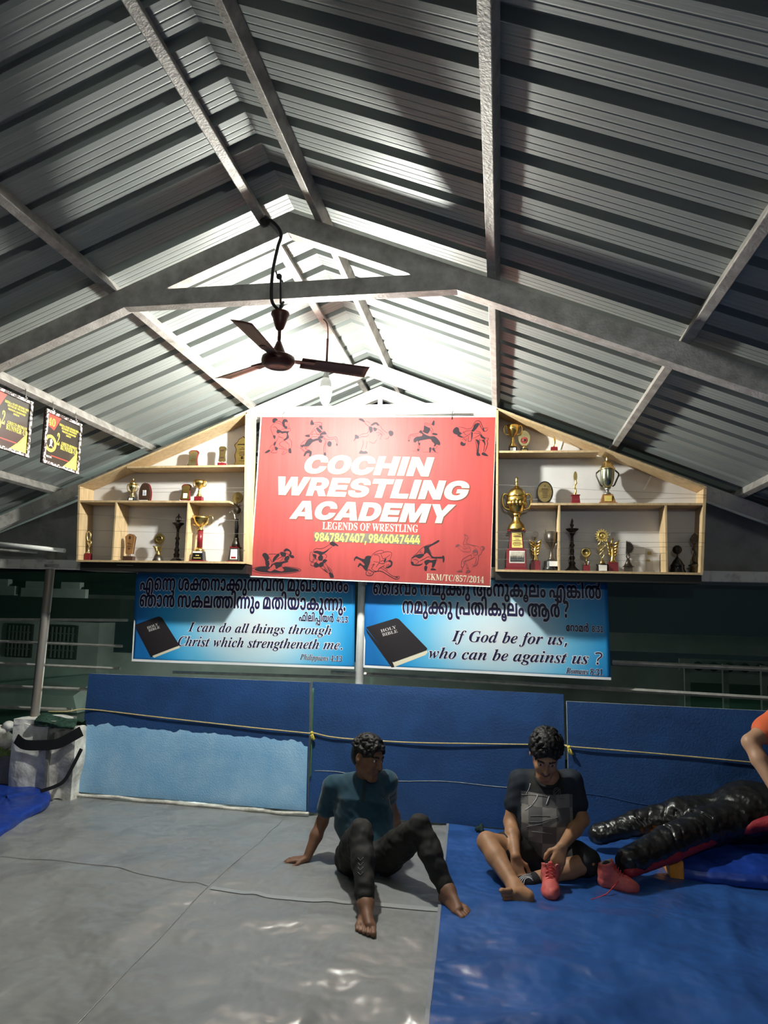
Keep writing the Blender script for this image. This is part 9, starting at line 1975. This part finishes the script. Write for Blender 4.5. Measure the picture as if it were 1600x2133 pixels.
# red panels along the lower front of the near leg and the chest
def panel(pts, rs_, nm):
    v = Vol((.5, 4.2, 0), (2.7, 5.2, .6), .0065); v.chain(pts, rs_, .02, sq=((0, .35, 1), .75)); v.wrinkle(.001, 60, 6, 3); v.cut((0, 0, .014), (0, 0, -1)); v.mesh(nm, 'leather_red', t)
o = V((0, -.055, -.048)); panel([e2 + o * .85 + V((.0, 0, .0)), (e2 + h2) / 2 + o * 1.05, h2 + o * 1.15], [.046, .056, .060], 'leg_panel')
a, b = ony(1545, 1726, 4.92), ony(1640, 1706, 4.90); panel([a, b, b + V((.4, 0, 0))], [.055, .06, .06], 'chest_panel')
mb = MB(); c = e2 + (e2 - h2).normalized() * .065; mb.lathe([(.0, 0), (.062, .006), (.074, .03), (.074, .05)], c, 20, tuple((h2 - e2).normalized())); mb.build('foot_cap', 'strap', t)
p = ony(1524, 1706, 4.90); mb = MB()
for k in range(5): mb.tube(spline([p + V((0, -.01, 0)), p + V((.02 * math.cos(k * 1.3), -.02, .025 * math.sin(k * 1.3))), p + V((.03 * math.cos(k * 1.3 + .7), -.01, .035 * math.sin(k * 1.3 + .7)))], 3), .004, 6)
mb.build('lace_knot', 'leather', t)

# ---------------------------------------------------------------- red wrestling boots
def boot(label, heel, toe, H, k=1.0, tilt=V((0, 0, 1)), name='wrestling_boot'):
    heel, toe = V(heel), V(toe); d = (toe - heel); L = d.length; d.normalize(); s = V((-d.y, d.x, 0)); u = V((0, 0, 1)); at = lambda f, w, z: heel + d * f * L + s * w + u * z
    t = thing(name, label, 'shoe', (heel + toe) / 2, 'pair of red wrestling boots')
    lo = np.minimum(heel, toe) - .09; hi = np.maximum(heel, toe) + .09; v = Vol((lo[0], lo[1], 0), (hi[0], hi[1], H + .06), .0033)
    v.chain([at(.16, 0, .036), at(.45, 0, .040), at(.74, 0, .034), at(.90, 0, .030)], [q_ * k for q_ in (.032, .036, .041, .031)], .02)
    v.chain([at(.16, 0, .05), at(.20, 0, H * .62), at(.22, 0, H)], [q_ * k for q_ in (.036, .040, .043)], .02)
    v.chain([at(.36, 0, H * .60), at(.58, 0, .062)], [q_ * k for q_ in (.030, .026)], .03)
    v.chain([at(.24, 0, .075), at(.24, 0, H + .05)], [q_ * k for q_ in (.028, .036)], .006, True); v.cone(at(.40, 0, H * .72), at(.38, 0, H + .05), .012 * k, .03 * k, .008, True)
    v.cut(at(.2, 0, H), tuple(u - d * .35)); v.cut((0, 0, .006), (0, 0, -1)); v.wrinkle(.0012, 70, 6, 2)
    def reg(P):
        q = P - np.array(heel); f = q @ np.array(d) / L; w = np.abs(q @ np.array(s)); z = P[:, 2]; m = np.zeros(len(P))
        m[z < .016] = 1; r = np.hypot((f - .24) * L, w); m[(z > .085) & (r < .036 * k)] = 2; return m
    o = v.mesh('upper', ['shoe_red', 'shoe_dark', 'shoe_lining'], t, reg)
    v = Vol(lo, hi + np.array((0, 0, H)), .0033); v.chain([at(.46, 0, H * .55), at(.37, 0, H * .85), at(.34, 0, H * 1.05)], [.010 * k, .014 * k, .013 * k], .01, sq=(tuple(d), .5)); v.mesh('tongue', 'shoe_red', t)
    for i in range(5):
        f = .62 - i * .06; z = .060 + .030 * k + i * .0125 * k; mb = MB(); w = .022 * k
        mb.tube(spline([at(f, -w, z - .012), at(f + .02, 0, z + .007), at(f - .02, w, z - .010)], 4), .0032, 6); mb.build('lace', 'lace', t)
    return t, at
b1, at1 = boot('red high top wrestling boot standing toe forward by the sitting man', V((onz(1147, 1877).x + .012, onz(1147, 1877).y + .20, 0)), onz(1147, 1877), .15, 1.22)
b2, at2 = boot('red high top wrestling boot to the right, seen from the side, lace trailing', onz(1247, 1848, .0), onz(1328, 1861, .0), .15, 1.12)
mb = MB(); mb.tube(spline([at2(.55, -.03, .07), onz(1268, 1858, .03), onz(1255, 1866, .012), onz(1232, 1874, .010)], 6), .0032, 6); mb.build('lace', 'lace', b2)
mb = MB(); mb.ball(at2(.22, 0, .13), .026, 12, (1, 1, 1.1)); mb.build('black_filling', 'sock', b2)  # black ball that fills the open top of the boot
# dark cloth knot on the floor edge
p = onz(1000, 1728, .03); mb = MB(); mb.ball(p + V((0, 0, .005)), .028, 14)
for k in range(len(mb.v)): d = mb.v[k] - p; mb.v[k] = p + d * (1 + .3 * wob(d.x * 70, d.y * 70, d.z * 70))
mb.tube(spline([p, p + V((.06, .0, -.015)), p + V((.10, -.01, -.02))], 4), .007, 7)
tag(mb.build('cloth_knot', mat('cloth_green', (.012, .035, .03), .85, var=.5, vscale=40), origin=p), 'small dark green knotted cloth at the top edge of the blue tarpaulin', 'cloth')
